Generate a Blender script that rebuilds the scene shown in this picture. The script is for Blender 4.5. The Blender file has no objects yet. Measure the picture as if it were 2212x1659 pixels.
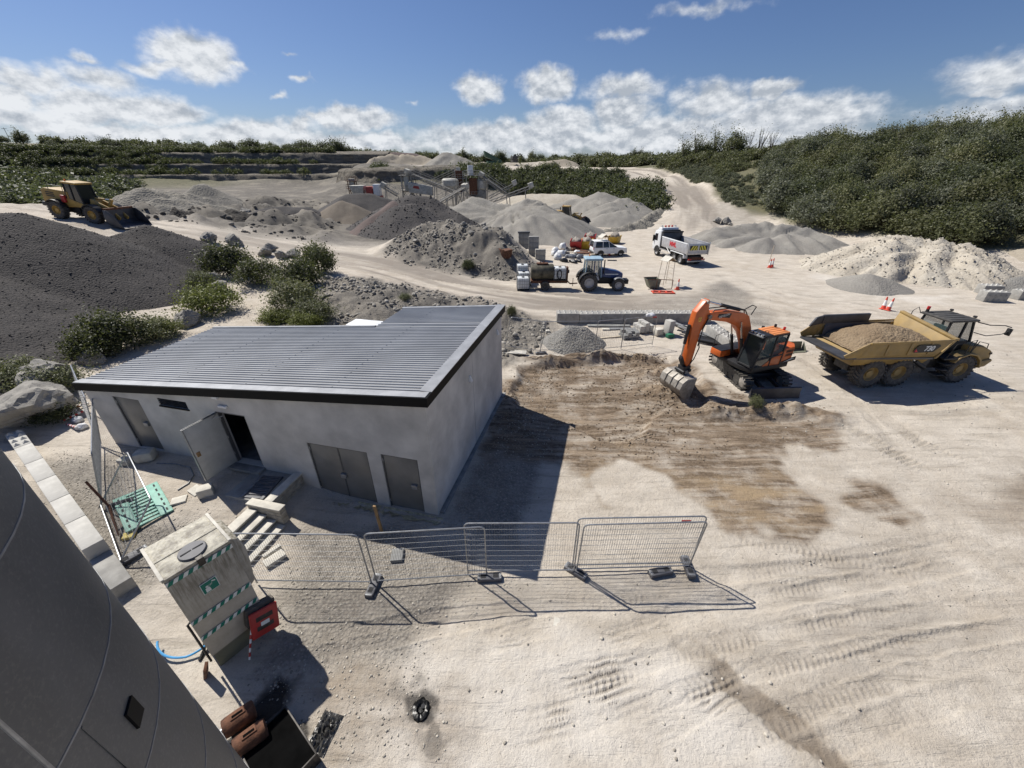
import bpy, bmesh, math, random
import numpy as np
from mathutils import Vector, Matrix
R = math.radians
random.seed(7); RNG = np.random.default_rng(11)
SC = bpy.context.scene
COL = SC.collection

# ------------------------------------------------------------------ camera
PITCH = 0.502; CAMH = 10.0
cam = bpy.data.cameras.new('camera'); cam_o = bpy.data.objects.new('camera', cam); COL.objects.link(cam_o)
cam.sensor_fit = 'HORIZONTAL'; cam.sensor_width = 36.0; cam.lens = 36.0 * 930 / 2400
cam.clip_start = 0.05; cam.clip_end = 6000
cam_o.location = (0, 0, CAMH); cam_o.rotation_euler = (math.pi / 2 - PITCH, 0, 0)
SC.camera = cam_o
SC.render.resolution_x = 1024; SC.render.resolution_y = 768

# ------------------------------------------------------------------ sun and sky
SUN_AZ = math.atan2(-2.9, 2.1)          # sun stands ahead and to the left
SUN_EL = R(51)
sun = bpy.data.lights.new('sun', 'SUN'); sun_o = bpy.data.objects.new('sun', sun); COL.objects.link(sun_o)
sun.energy = 5.0; sun.angle = R(0.55); sun.color = (1.0, 0.955, 0.88)
sdir = Vector((math.sin(SUN_AZ) * math.cos(SUN_EL), math.cos(SUN_AZ) * math.cos(SUN_EL), math.sin(SUN_EL)))
sun_o.rotation_euler = (-sdir).to_track_quat('-Z', 'Y').to_euler()
sun_o.location = (0, 0, 60)
SC.view_settings.view_transform = 'Standard'; SC.view_settings.look = 'None'
SC.view_settings.exposure = 0.25; SC.view_settings.gamma = 1.0
SC.view_settings.use_curve_mapping = False
SC.cycles.max_bounces = 5; SC.cycles.diffuse_bounces = 2; SC.cycles.glossy_bounces = 2
SC.cycles.transmission_bounces = 3; SC.cycles.transparent_max_bounces = 6
SC.cycles.use_denoising = True
try:
    SC.cycles.use_adaptive_sampling = True; SC.cycles.adaptive_threshold = 0.015
except Exception: pass

# a pixel of the layout sketch (2212 wide) and a height or a distance give a point of the place
def ray(x, y):
    a = (x - 1106) / 857.14; b = (829.5 - y) / 857.14
    c, s = math.cos(PITCH), math.sin(PITCH)
    return (a, c + s * b, -s + c * b)
def at(x, y, z=0.0):
    d = ray(x, y); t = (z - CAMH) / d[2]; return (d[0] * t, d[1] * t, z)
def atY(x, y, Y):
    d = ray(x, y); t = Y / d[1]; return (d[0] * t, Y, CAMH + d[2] * t)

# ------------------------------------------------------------------ shader helpers
class N:
    def __init__(s, nt): s.nt = nt
    def n(s, t, **k):
        o = s.nt.nodes.new(t)
        for a, v in k.items(): setattr(o, a, v)
        return o
    def l(s, a, b): s.nt.links.new(a, b)
    def put(s, sock, v):
        if hasattr(v, 'is_output'): s.l(v, sock)
        else: sock.default_value = v
    def math(s, op, a, b=0.0, c=0.0, clamp=False):
        o = s.n('ShaderNodeMath', operation=op, use_clamp=clamp)
        s.put(o.inputs[0], a); s.put(o.inputs[1], b)
        if len(o.inputs) > 2: s.put(o.inputs[2], c)
        return o.outputs[0]
    def vmath(s, op, a, b=(0, 0, 0)):
        o = s.n('ShaderNodeVectorMath', operation=op); s.put(o.inputs[0], a); s.put(o.inputs[1], b)
        return o.outputs['Value'] if op in ('DOT_PRODUCT', 'LENGTH', 'DISTANCE') else o.outputs[0]
    def mapr(s, v, a, b, c=0.0, d=1.0, smooth=False):
        o = s.n('ShaderNodeMapRange'); o.interpolation_type = 'SMOOTHSTEP' if smooth else 'LINEAR'
        s.put(o.inputs[0], v)
        for i, q in enumerate((a, b, c, d)): s.put(o.inputs[i + 1], q)
        return o.outputs[0]
    def noise(s, vec, scale, detail=4, rough=0.55, dist=0.0):
        o = s.n('ShaderNodeTexNoise'); s.put(o.inputs['Vector'], vec); o.inputs['Scale'].default_value = scale
        o.inputs['Detail'].default_value = detail; o.inputs['Roughness'].default_value = rough
        o.inputs['Distortion'].default_value = dist
        return o.outputs[0]
    def voro(s, vec, scale, feature='F1', out='Distance'):
        o = s.n('ShaderNodeTexVoronoi', feature=feature); s.put(o.inputs['Vector'], vec); o.inputs['Scale'].default_value = scale
        return o.outputs[out]
    def mix(s, f, a, b, mode='MIX'):
        o = s.n('ShaderNodeMix', data_type='RGBA', blend_type=mode)
        s.put(o.inputs[0], f); s.put(o.inputs[6], a); s.put(o.inputs[7], b)
        return o.outputs[2]
    def coord(s, kind='Object'):
        return s.n('ShaderNodeTexCoord').outputs[kind]
    def pos(s): return s.n('ShaderNodeNewGeometry').outputs['Position']
    def mapping(s, v, sc=(1, 1, 1), rot=(0, 0, 0), loc=(0, 0, 0)):
        o = s.n('ShaderNodeMapping'); s.put(o.inputs[0], v); o.inputs['Scale'].default_value = sc
        o.inputs['Rotation'].default_value = rot; o.inputs['Location'].default_value = loc; return o.outputs[0]
    def bump(s, h, strength=0.5, dist=0.05, normal=None):
        o = s.n('ShaderNodeBump'); o.inputs['Strength'].default_value = strength; o.inputs['Distance'].default_value = dist
        s.put(o.inputs['Height'], h)
        if normal is not None: s.l(normal, o.inputs['Normal'])
        return o.outputs[0]

def rgb(r, g=None, b=None):
    return (r, g, b, 1.0) if g is not None else (r, r, r, 1.0)
MATS = {}
def newmat(name):
    m = bpy.data.materials.new(name); m.use_nodes = True; nt = m.node_tree
    b = nt.nodes['Principled BSDF']; MATS[name] = m
    return m, N(nt), b
def mat(name, col, rough=0.6, metal=0.0, var=0.15, vscale=3.0, bump=0.0, bscale=40.0, dirt=0.0, dirtcol=(0.42, 0.37, 0.30), spec=0.5, coat=0.0):
    """paint, plastic, metal, concrete: a base colour with slow variation, dust and fine relief"""
    m, g, b = newmat(name)
    p = g.coord('Object')
    n1 = g.noise(p, vscale, 5, 0.6)
    c0 = rgb(*col); c1 = rgb(*[max(0, min(1, x * (1 - var * 1.6))) for x in col]); c2 = rgb(*[min(1, x * (1 + var)) for x in col])
    c = g.mix(g.mapr(n1, 0.32, 0.68), c1, c2)
    r = rough
    if dirt > 0:
        n2 = g.noise(p, vscale * 2.3, 6, 0.7)
        sx = g.n('ShaderNodeSeparateXYZ'); g.l(g.n('ShaderNodeNewGeometry').outputs['Normal'], sx.inputs[0])
        up = g.mapr(sx.outputs[2], -0.2, 1.0, 0.0, 0.35)
        f = g.math('ADD', g.mapr(n2, 0.62 - dirt * 0.35, 0.86 - dirt * 0.2, 0, dirt), up if dirt > 0.3 else 0.0, clamp=True)
        f = g.math('MULTIPLY', f, min(1.0, 0.5 + dirt * 0.5))
        c = g.mix(f, c, rgb(*dirtcol))
        g.l(g.mapr(f, 0, 1, rough, 0.9), b.inputs['Roughness'])
    else: b.inputs['Roughness'].default_value = rough
    g.l(c, b.inputs['Base Color'])
    b.inputs['Metallic'].default_value = metal
    b.inputs['Specular IOR Level'].default_value = spec
    if coat: b.inputs['Coat Weight'].default_value = coat; b.inputs['Coat Roughness'].default_value = 0.15
    if bump > 0:
        h = g.noise(p, bscale, 4, 0.6); g.l(g.bump(h, bump, 0.02), b.inputs['Normal'])
    return m

# ------------------------------------------------------------------ mesh helpers
def rotz(a): return Matrix.Rotation(a, 4, 'Z')
class MB:
    def __init__(s): s.v = []; s.f = []
    def add(s, vs, fs):
        o = len(s.v); s.v += [tuple(p) for p in vs]; s.f += [tuple(i + o for i in f) for f in fs]; return s
    def box(s, c, d, rot=None):
        x, y, z = d[0] / 2, d[1] / 2, d[2] / 2
        vs = [Vector((a, b, e)) for e in (-z, z) for b in (-y, y) for a in (-x, x)]
        if rot is not None:
            if not isinstance(rot, Matrix): rot = rotz(rot)
            vs = [rot @ p for p in vs]
        c = Vector(c)
        return s.add([p + c for p in vs], [(0, 2, 3, 1), (4, 5, 7, 6), (0, 1, 5, 4), (2, 6, 7, 3), (0, 4, 6, 2), (1, 3, 7, 5)])
    def bb(s, a, b):
        return s.box([(a[i] + b[i]) / 2 for i in range(3)], [abs(b[i] - a[i]) for i in range(3)])
    def prism(s, poly, a, b, axis='y'):
        """extrude a polygon (u,w) along an axis from a to b: axis y -> (u=x,w=z), x -> (u=y,w=z), z -> (u=x,w=y)"""
        n = len(poly)
        f = {'y': lambda u, w, t: (u, t, w), 'x': lambda u, w, t: (t, u, w), 'z': lambda u, w, t: (u, w, t)}[axis]
        vs = [f(u, w, a) for u, w in poly] + [f(u, w, b) for u, w in poly]
        fs = [tuple(range(n))[::-1], tuple(range(n, 2 * n))] + [(i, (i + 1) % n, n + (i + 1) % n, n + i) for i in range(n)]
        return s.add(vs, fs)
    def hexa(s, p):
        """eight corners: four of the bottom, four of the top, in the same order"""
        return s.add(p, [(3, 2, 1, 0), (4, 5, 6, 7), (0, 1, 5, 4), (1, 2, 6, 5), (2, 3, 7, 6), (3, 0, 4, 7)])
    def cyl(s, p0, p1, r0, r1=None, n=16, caps=True):
        r1 = r0 if r1 is None else r1
        p0 = Vector(p0); p1 = Vector(p1); d = (p1 - p0).normalized()
        u = d.orthogonal().normalized(); w = d.cross(u)
        vs = []
        for p, r in ((p0, r0), (p1, r1)):
            for i in range(n):
                a = 2 * math.pi * i / n; vs.append(p + u * (r * math.cos(a)) + w * (r * math.sin(a)))
        fs = [(i, (i + 1) % n, n + (i + 1) % n, n + i) for i in range(n)]
        if caps: fs += [tuple(range(n))[::-1], tuple(range(n, 2 * n))]
        return s.add(vs, fs)
    def tube(s, pts, r, n=8, rs=None):
        pts = [Vector(p) for p in pts]; m = len(pts); vs = []; u = None
        for k, p in enumerate(pts):
            d = (pts[min(k + 1, m - 1)] - pts[max(k - 1, 0)]).normalized()
            if u is None: u = d.orthogonal().normalized()
            u = (u - d * u.dot(d)).normalized(); w = d.cross(u); rr = rs[k] if rs else r
            vs += [p + u * (rr * math.cos(2 * math.pi * i / n)) + w * (rr * math.sin(2 * math.pi * i / n)) for i in range(n)]
        fs = [(k * n + i, k * n + (i + 1) % n, (k + 1) * n + (i + 1) % n, (k + 1) * n + i) for k in range(m - 1) for i in range(n)]
        fs += [tuple(range(n))[::-1], tuple(range((m - 1) * n, m * n))]
        return s.add(vs, fs)
    def lathe(s, prof, c=(0, 0, 0), axis='y', n=28, closed=True):
        """profile of (radius, offset along the axis)"""
        m = len(prof); vs = []
        for r, t in prof:
            for i in range(n):
                a = 2 * math.pi * i / n; x, y = r * math.cos(a), r * math.sin(a)
                vs.append({'y': (c[0] + x, c[1] + t, c[2] + y), 'z': (c[0] + x, c[1] + y, c[2] + t), 'x': (c[0] + t, c[1] + x, c[2] + y)}[axis])
        fs = [(k * n + i, k * n + (i + 1) % n, (k + 1) * n + (i + 1) % n, (k + 1) * n + i) for k in range(m - 1) for i in range(n)]
        if closed: fs += [tuple(range(n))[::-1], tuple(range((m - 1) * n, m * n))]
        return s.add(vs, fs)
    def quad(s, a, b, c, d): return s.add([a, b, c, d], [(0, 1, 2, 3)])
    def build(s, name, m, parent=None, bevel=0.0, seg=2, smooth=35, loc=None, rot=None):
        me = bpy.data.meshes.new(name); me.from_pydata(s.v, [], s.f); me.update()
        bm = bmesh.new(); bm.from_mesh(me); bmesh.ops.recalc_face_normals(bm, faces=bm.faces)
        if bevel > 0:
            ed = [e for e in bm.edges if len(e.link_faces) == 2 and e.calc_face_angle(0) > R(28)]
            try: bmesh.ops.bevel(bm, geom=ed, offset=bevel, segments=seg, profile=0.5, affect='EDGES', clamp_overlap=True)
            except Exception: pass
        bm.to_mesh(me); bm.free()
        if smooth:
            me.shade_smooth(); me.set_sharp_from_angle(angle=R(smooth))
        if m is not None: me.materials.append(MATS[m] if isinstance(m, str) else m)
        o = bpy.data.objects.new(name, me); COL.objects.link(o)
        if parent is not None: o.parent = parent
        if loc is not None: o.location = loc
        if rot is not None: o.rotation_euler = rot
        return o
def tag(o, label=None, cat=None, group=None, kind=None):
    if label: o['label'] = label
    if cat: o['category'] = cat
    if group: o['group'] = group
    if kind: o['kind'] = kind
    return o
def thing(name, label, cat, loc=(0, 0, 0), rz=0.0, group=None):
    o = bpy.data.objects.new(name, None); COL.objects.link(o); o.empty_display_size = 0.3
    o.location = loc; o.rotation_euler = (0, 0, rz)
    return tag(o, label, cat, group)
def dup(root, loc, rz=None, label=None, group=None, scale=None):
    r = root.copy(); COL.objects.link(r); r.location = loc
    if rz is not None: r.rotation_euler = (0, 0, rz)
    if scale is not None: r.scale = (scale,) * 3 if not hasattr(scale, '__len__') else scale
    if label: r['label'] = label
    if group: r['group'] = group
    for ch in list(root.children):
        c = ch.copy(); COL.objects.link(c); c.parent = r
        for gch in list(ch.children):
            d = gch.copy(); COL.objects.link(d); d.parent = c
    return r
def npmesh(name, V, Q, m, smooth=True, colors=None, kind=None):
    """a mesh object from numpy arrays of points and quads (or triangles)"""
    me = bpy.data.meshes.new(name); nv = len(V); nf, k = Q.shape
    me.vertices.add(nv); me.vertices.foreach_set('co', np.ascontiguousarray(V, dtype=np.float32).ravel())
    me.loops.add(nf * k); me.loops.foreach_set('vertex_index', np.ascontiguousarray(Q, dtype=np.int32).ravel())
    me.polygons.add(nf); me.polygons.foreach_set('loop_start', np.arange(0, nf * k, k, dtype=np.int32))
    me.polygons.foreach_set('loop_total', np.full(nf, k, dtype=np.int32))
    me.update(calc_edges=True)
    if smooth: me.shade_smooth()
    if colors:
        for nm, C in colors.items():
            A = me.color_attributes.new(nm, 'FLOAT_COLOR', 'POINT'); A.data.foreach_set('color', np.ascontiguousarray(C, dtype=np.float32).ravel())
    if m is not None: me.materials.append(MATS[m] if isinstance(m, str) else m)
    o = bpy.data.objects.new(name, me); COL.objects.link(o)
    if kind: o['kind'] = kind
    return o
def text_mesh(name, body, m, parent, loc, rot, size, extrude=0.004, shear=0.0, align='CENTER', bold=0.0, xscale=1.0):
    cu = bpy.data.curves.new(name, 'FONT'); cu.body = body; cu.size = size; cu.extrude = extrude; cu.shear = shear
    cu.align_x = align; cu.align_y = 'CENTER'; cu.offset = bold
    t = bpy.data.objects.new(name, cu); COL.objects.link(t)
    dg = bpy.context.evaluated_depsgraph_get(); me = bpy.data.meshes.new_from_object(t.evaluated_get(dg))
    bpy.data.objects.remove(t); me.name = name
    me.materials.clear(); me.materials.append(MATS[m])
    o = bpy.data.objects.new(name, me); COL.objects.link(o); o.parent = parent; o.location = loc; o.rotation_euler = rot; o.scale = (xscale, 1, 1)
    return o

# ------------------------------------------------------------------ numpy noise
def _hash(ix, iy, seed):
    h = (ix.astype(np.int64) * 374761393 + iy.astype(np.int64) * 668265263 + seed * 1442695041) & 0xffffffff
    h = ((h ^ (h >> 13)) * 1274126177) & 0xffffffff
    return ((h ^ (h >> 16)) & 0xffffff) / float(0xffffff)
def vnoise(x, y, seed=0):
    x = np.asarray(x, float); y = np.asarray(y, float)
    ix = np.floor(x); iy = np.floor(y); fx = x - ix; fy = y - iy
    fx = fx * fx * fx * (fx * (fx * 6 - 15) + 10); fy = fy * fy * fy * (fy * (fy * 6 - 15) + 10)
    a = _hash(ix, iy, seed); b = _hash(ix + 1, iy, seed); c = _hash(ix, iy + 1, seed); d = _hash(ix + 1, iy + 1, seed)
    return (a + (b - a) * fx) * (1 - fy) + (c + (d - c) * fx) * fy
def fbm(x, y, oct=4, seed=0, gain=0.5):
    s = 0.0; a = 1.0; t = 0.0
    for o in range(oct):
        s = s + a * (vnoise(x * 2 ** o + 17.3 * o, y * 2 ** o - 9.1 * o, seed + o) - 0.5); t += a; a *= gain
    return s / t * 2
def seg_dist(x, y, pts):
    """distance to a polyline and the arc length at the nearest point"""
    best = np.full(np.shape(x), 1e9); arc = np.zeros(np.shape(x)); acc = 0.0
    for (ax, ay), (bx, by) in zip(pts[:-1], pts[1:]):
        dx, dy = bx - ax, by - ay; L2 = dx * dx + dy * dy; L = math.sqrt(L2)
        t = np.clip(((x - ax) * dx + (y - ay) * dy) / L2, 0, 1)
        d = np.hypot(x - ax - t * dx, y - ay - t * dy)
        m = d < best; best = np.where(m, d, best); arc = np.where(m, acc + t * L, arc); acc += L
    return best, arc
def sstep(a, b, x):
    t = np.clip((x - a) / (b - a), 0, 1); return t * t * (3 - 2 * t)
# ------------------------------------------------------------------ world
w = bpy.data.worlds.new('World'); SC.world = w; w.use_nodes = True
g = N(w.node_tree); g.nt.nodes.clear()
sky = g.n('ShaderNodeTexSky', sky_type='NISHITA'); sky.sun_disc = False
sky.sun_elevation = SUN_EL; sky.sun_rotation = SUN_AZ; sky.altitude = 0; sky.air_density = 1.0; sky.dust_density = 0.6; sky.ozone_density = 3.2
dirv = g.vmath('NORMALIZE', g.coord('Generated'))
sx = g.n('ShaderNodeSeparateXYZ'); g.l(dirv, sx.inputs[0])
azm = g.math('ARCTAN2', sx.outputs[0], sx.outputs[1]); elv = g.math('ARCSINE', sx.outputs[2])
cx = g.n('ShaderNodeCombineXYZ'); g.l(azm, cx.inputs[0]); g.l(elv, cx.inputs[1])
sv = cx.outputs[0]
def ae(x, y):
    d = Vector(ray(x, y)).normalized(); return math.atan2(d.x, d.y), math.asin(d.z)
# cumulus clouds: centre, half width and half height, density
BL = [(412, 112, 100, 58, 1.0), (350, 140, 90, 22, .7), (500, 138, 40, 14, .6), (60, 165, 120, 40, .75), (215, 165, 110, 35, .6), (10, 205, 65, 45, .9),
      (185, 222, 130, 45, .95), (335, 232, 120, 42, .95), (110, 255, 150, 34, .8), (760, 252, 105, 32, 1.0), (700, 250, 50, 22, .8), (1034, 184, 52, 34, .95),
      (1185, 172, 62, 44, 1.0), (1350, 186, 90, 34, .7), (1345, 235, 75, 44, .9), (1545, 212, 100, 48, .8), (1668, 190, 55, 26, 1.0), (1700, 245, 200, 52, .95),
      (1215, 258, 90, 40, .9), (1130, 292, 260, 40, .95), (1450, 290, 260, 52, .95), (1650, 285, 220, 50, .95), (570, 290, 190, 36, .9), (640, 265, 60, 20, .7),
      (270, 288, 220, 32, .85), (760, 305, 200, 24, .85), (2160, 150, 130, 48, .62), (2145, 190, 45, 16, .9), (2200, 235, 170, 55, .75), (2020, 245, 90, 26, .4),
      (658, 168, 26, 12, .55), (172, 120, 30, 13, .5), (600, 206, 20, 9, .5), (620, 112, 18, 8, .35), (1520, 14, 130, 20, .35), (1340, 72, 60, 14, .3), (890, 214, 16, 7, .35)]
warp = g.n('ShaderNodeTexNoise'); warp.inputs['Scale'].default_value = 26; warp.inputs['Detail'].default_value = 3; g.l(sv, warp.inputs['Vector'])
wv = g.vmath('MULTIPLY', g.vmath('SUBTRACT', warp.outputs['Color'], (0.5, 0.5, 0.5)), (0.06, 0.04, 0))
pv = g.vmath('ADD', sv, wv)
dens = None; topn = None
for bx, by, hw, hh, dn in BL:
    a0, e0 = ae(bx, by); a1, _ = ae(bx + hw, by); a2, _ = ae(bx - hw, by); _, e1 = ae(bx, by - hh)
    wa = (a1 - a2) / 2 * 1.3; we = (e1 - e0) * 1.3
    q = g.vmath('MULTIPLY', g.vmath('SUBTRACT', pv, (a0, e0 - we * 0.15, 0)), (1 / wa, 1 / we, 0))
    v = g.math('MULTIPLY_ADD', g.vmath('LENGTH', q), -dn, dn)
    dens = v if dens is None else g.math('MAXIMUM', dens, v)
# a loose field of small clouds goes on over the rest of the sky, thicker towards the horizon
field = g.noise(g.mapping(sv, (6, 14, 1)), 1.0, 6, 0.6)
hor = g.mapr(elv, 0.02, 0.13, 0.16, -0.34)
fld = g.math('ADD', g.math('MULTIPLY', g.math('SUBTRACT', field, 0.5), 1.6), hor)
dens = g.math('MAXIMUM', dens, fld)
det = g.noise(g.mapping(sv, (1, 1.5, 1)), 30, 5, 0.62)
det2 = g.noise(g.mapping(sv, (1, 1.5, 1), loc=(0.004, 0.016, 0)), 30, 4, 0.6)
d2 = g.math('ADD', dens, g.math('MULTIPLY', g.math('SUBTRACT', det, 0.5), 0.42))
alpha = g.mapr(d2, 0.02, 0.52, 0, 1, True)
lit = g.math('ADD', 0.55, g.math('MULTIPLY', g.math('SUBTRACT', det, det2), 2.6))
big = g.noise(g.mapping(sv, (1, 2.6, 1)), 11, 3, 0.5)
lit = g.math('ADD', lit, g.math('MULTIPLY', g.math('SUBTRACT', big, 0.48), 2.0))
lit = g.math('ADD', lit, g.mapr(azm, -0.9, 0.9, 0.20, -0.30), clamp=True)
ccol = g.mix(lit, rgb(0.46, 0.51, 0.58), rgb(0.88, 0.91, 0.95))
bsky = g.n('ShaderNodeBackground'); g.l(g.mix(1.0, sky.outputs[0], rgb(.89, 1.0, 1.28), 'MULTIPLY'), bsky.inputs[0]); bsky.inputs[1].default_value = 0.053
bcl = g.n('ShaderNodeBackground'); g.l(ccol, bcl.inputs[0]); bcl.inputs[1].default_value = 0.78
mx = g.n('ShaderNodeMixShader'); g.l(alpha, mx.inputs[0]); g.l(bsky.outputs[0], mx.inputs[1]); g.l(bcl.outputs[0], mx.inputs[2])
wo = g.n('ShaderNodeOutputWorld'); g.l(mx.outputs[0], wo.inputs[0])
try: w.cycles.sampling_method = 'MANUAL'; w.cycles.sample_map_resolution = 512
except Exception: pass

# ------------------------------------------------------------------ terrain heights
CP = []
def cp(*pts): CP.extend(pts)
cp((-5, 3, 0), (0, 2, 0), (6, 3, 0), (15, 4, 0), (30, 5, 0), (50, 8, 0), (-4, 8, 0), (2, 8, 0), (10, 9, 0), (20, 12, 0), (35, 15, 0), (55, 25, 0),
   (1, 18, 0), (12, 20, 0), (25, 22, 0), (3, 27, 0), (14, 30, 0), (28, 33, 0), (42, 36, 0), (0, 35, 0), (10, 40, 0), (22, 45, 0), (34, 48, 0), (5, 50, 0), (14, 55, 0),
   (26, 60, 0), (36, 60, 0), (8, 66, 0), (18, 72, 0), (28, 70, 0.2))
# round the building and the block wall
cp((-15.6, 12.4, .52), (-13, 9.7, .45), (-10.5, 10.2, .52), (-8.8, 9.6, .55), (-11, 7.6, .3), (-7.3, 7.6, .02), (-6.5, 9.2, .0), (-3, 8.8, 0), (-9, 5.5, 0.05), (-6, 4, 0),
   (-9, 2, 0), (-19.5, 12.8, .6), (-16.5, 9.5, .6), (-14, 6, .3), (-20, 6, .8), (-12, 17.5, .6), (-6, 18.5, .3), (-16.5, 17, .9), (-22, 15, 1.0), (-26, 12, 1.3))
# path behind the building, spoil bank, haul road from the left
cp((-24.4, 21.4, 1.2), (-18.4, 30, 1.1), (-15, 24, .8), (-21, 36, 1.5), (-9, 22.5, .4), (-4, 22, .2), (-12.5, 30, 1.9), (-8.5, 29, 1.5), (-4, 29, .8), (-14.5, 35, 1.5), (-8, 35, .5),
   (-10, 40.5, .5), (-4, 36.5, .15), (-16.5, 44, 1.0), (-23.5, 46, 1.6), (-23.5, 50, 1.4), (-34, 46, 3.3), (-34, 50, 3.0), (-40, 44.5, 4.35), (-46.3, 44.2, 5.2), (-42.8, 44.2, 4.8), (-45, 49, 4.8), (-60, 47, 6.4), (-80, 52, 8),
   (-28, 30, 1.6), (-34, 36, 2.8), (-40, 34, 3.5), (-34, 25, 2.0), (-50, 30, 4.2), (-44, 20, 2.8))
# middle: floor of the pit
cp((-21, 56, 1.0), (-10, 55, .8), (-18, 62, .8), (-4, 60, .3), (-35, 65, 1.5), (-53, 69, 2.0), (-51, 81, 1.5), (-35, 85, .9), (-15, 85, .6), (0, 85, .2), (12, 90, .1), (-60, 100, 1.6), (-30, 110, .9),
   (-70, 62, 4.2), (-75, 80, 3.0), (0, 110, .3), (-60, 140, 1.6), (-30, 135, .8), (-90, 150, 2.2), (-120, 180, 2.4), (-70, 180, 2.2), (-100, 120, 2.6), (-150, 160, 3), (-110, 90, 5),
   (6, 140, .5), (20, 125, .5), (26, 112, .5), (24, 95, .4), (28, 88, .6))
# plateau beyond, slope up to it
cp((-25, 160, 9.3), (-5, 158, 9.4), (15, 148, 9.2), (30, 132, 7.4), (36, 112, 4.6), (34, 98, 2.8), (31, 88, 1.6), (-60, 200, 9.5), (-20, 190, 9.6), (20, 185, 9.7), (50, 190, 9.5), (-55, 250, 11), (0, 250, 10.3), (60, 250, 10.4),
   (-130, 300, 17), (-60, 330, 14.5), (0, 350, 13.5), (80, 350, 14), (160, 330, 15.5), (-250, 320, 20), (-300, 200, 22), (-200, 230, 16.5), (-160, 235, 16), (-120, 240, 15.5), (-95, 235, 14), (-84, 196, 2.1), (-90, 197, 2.2), (-130, 193, 2.3), (-180, 182, 2.5), (-228, 150, 3.0), (-252, 112, 4))
cp((-55, 147, 1.0), (-70, 156, 1.4), (-80, 180, 2.0), (-64, 182, 9.2), (-50, 168, 9.0))
# ramp
cp((26.5, 64, 0), (31, 73, .5), (34.5, 81, 1.4), (38.9, 95, 2.8), (42.6, 118.5, 5), (43, 144, 7), (40, 165, 8.2), (46, 97, 3.0), (49, 120, 5.4), (50, 142, 7.4), (38, 82, 1.2), (44, 84, 2.0))
# grassy bank and wooded hill on the right
cp((56, 142, 11.2), (62, 160, 12), (58, 120, 9.4), (56, 104, 8.0), (52, 96, 5.2), (48, 88, 3.2), (47, 79, 1.2), (53, 67, .6), (56, 54, .4), (64, 48, .4), (80, 36, .4), (70, 90, 10), (62, 80, 6.4), (66, 70, 6.0), (72, 64, 6.6), (78, 74, 10.5), (84, 84, 12.4),
   (95, 70, 12.6), (90, 55, 9), (76, 56, 5), (110, 50, 11), (75, 105, 11.5), (80, 130, 12.5), (100, 110, 13.5), (120, 90, 14), (130, 60, 13), (100, 180, 13), (170, 150, 15), (200, 80, 15), (250, 220, 17), (90, 250, 12.5), (90, 38, 4), (110, 30, 5))
cp((-60, 5, 4), (-60, 25, 5), (-90, 20, 7), (-150, 60, 12), (-200, 110, 17), (0, -30, 0), (60, -30, 0), (-60, -40, 3), (0, -120, 1), (150, -60, 4), (-150, -60, 8))
for a in range(24):
    t = a / 24 * 2 * math.pi; cp((900 * math.sin(t), 900 * math.cos(t), 18), (1600 * math.sin(t), 1600 * math.cos(t), 22))
CPA = np.array(CP, float)
_d = np.hypot(CPA[:, None, 0] - CPA[None, :, 0], CPA[:, None, 1] - CPA[None, :, 1])
_K = np.sqrt(_d ** 2 + 4.0); _n = len(CPA)
_A = np.zeros((_n + 1, _n + 1)); _A[:_n, :_n] = -_K - np.eye(_n) * -0.15; _A[:_n, _n] = 1; _A[_n, :_n] = 1
_W = np.linalg.solve(_A, np.append(CPA[:, 2], 0))
def base_h(x, y):
    x = np.asarray(x, float); sh = x.shape; x = x.ravel(); y = np.asarray(y, float).ravel(); out = np.empty(len(x))
    for i in range(0, len(x), 60000):
        xs, ys = x[i:i + 60000], y[i:i + 60000]
        d2 = (xs[:, None] - CPA[None, :, 0]) ** 2 + (ys[:, None] - CPA[None, :, 1]) ** 2 + 4.0
        out[i:i + 60000] = -np.sqrt(d2) @ _W[:_n] + _W[_n]
    return out.reshape(sh)
def polymask(x, y, pts, soft, nz=0.0, nscale=0.6, seed=3):
    """1 inside a polygon, fading over a soft, noisy border"""
    pts = [p[:2] for p in pts]; ins = np.zeros(np.shape(x), bool); n = len(pts)
    for i in range(n):
        ax, ay = pts[i]; bx, by = pts[(i + 1) % n]
        c = ((ay > y) != (by > y)) & (x < (bx - ax) * (y - ay) / (by - ay + 1e-12) + ax); ins ^= c
    d, _ = seg_dist(x, y, list(pts) + [pts[0]]); sd = np.where(ins, d, -d)
    if nz: sd = sd + nz * fbm(x * nscale, y * nscale, 4, seed)
    return sstep(-soft, soft, sd)
DIG = [at(*p) for p in [(1130, 790), (1300, 772), (1440, 770), (1500, 800), (1540, 850), (1520, 880), (1420, 880), (1390, 930), (1330, 960), (1210, 905), (1105, 870)]]
BROWN = [at(*p) for p in [(1110, 785), (1440, 762), (1560, 840), (1700, 870), (1790, 875), (1790, 925), (1650, 985), (1720, 1040), (1900, 1060), (1910, 1110), (1740, 1150), (1560, 1120), (1420, 1000), (1330, 985), (1300, 1090), (1190, 1010), (1060, 1000), (1070, 850)]]
CLAY = [at(*p) for p in [(1290, 1040), (1420, 1000), (1700, 1050), (1850, 1090), (1700, 1140), (1330, 1120)]]
HAUL = [(-70, 46.5), (-46, 45.5), (-34, 46.5), (-23.5, 46), (-16.5, 43.5), (-10, 39.5), (-4, 35), (2, 32.3), (10, 31), (20, 32), (30, 36), (45, 38)]
RAMP = [(14, 42), (22, 54), (27, 64), (34, 80), (40, 95), (44.5, 118), (46, 144), (42, 168)]
MICRO = True
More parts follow.
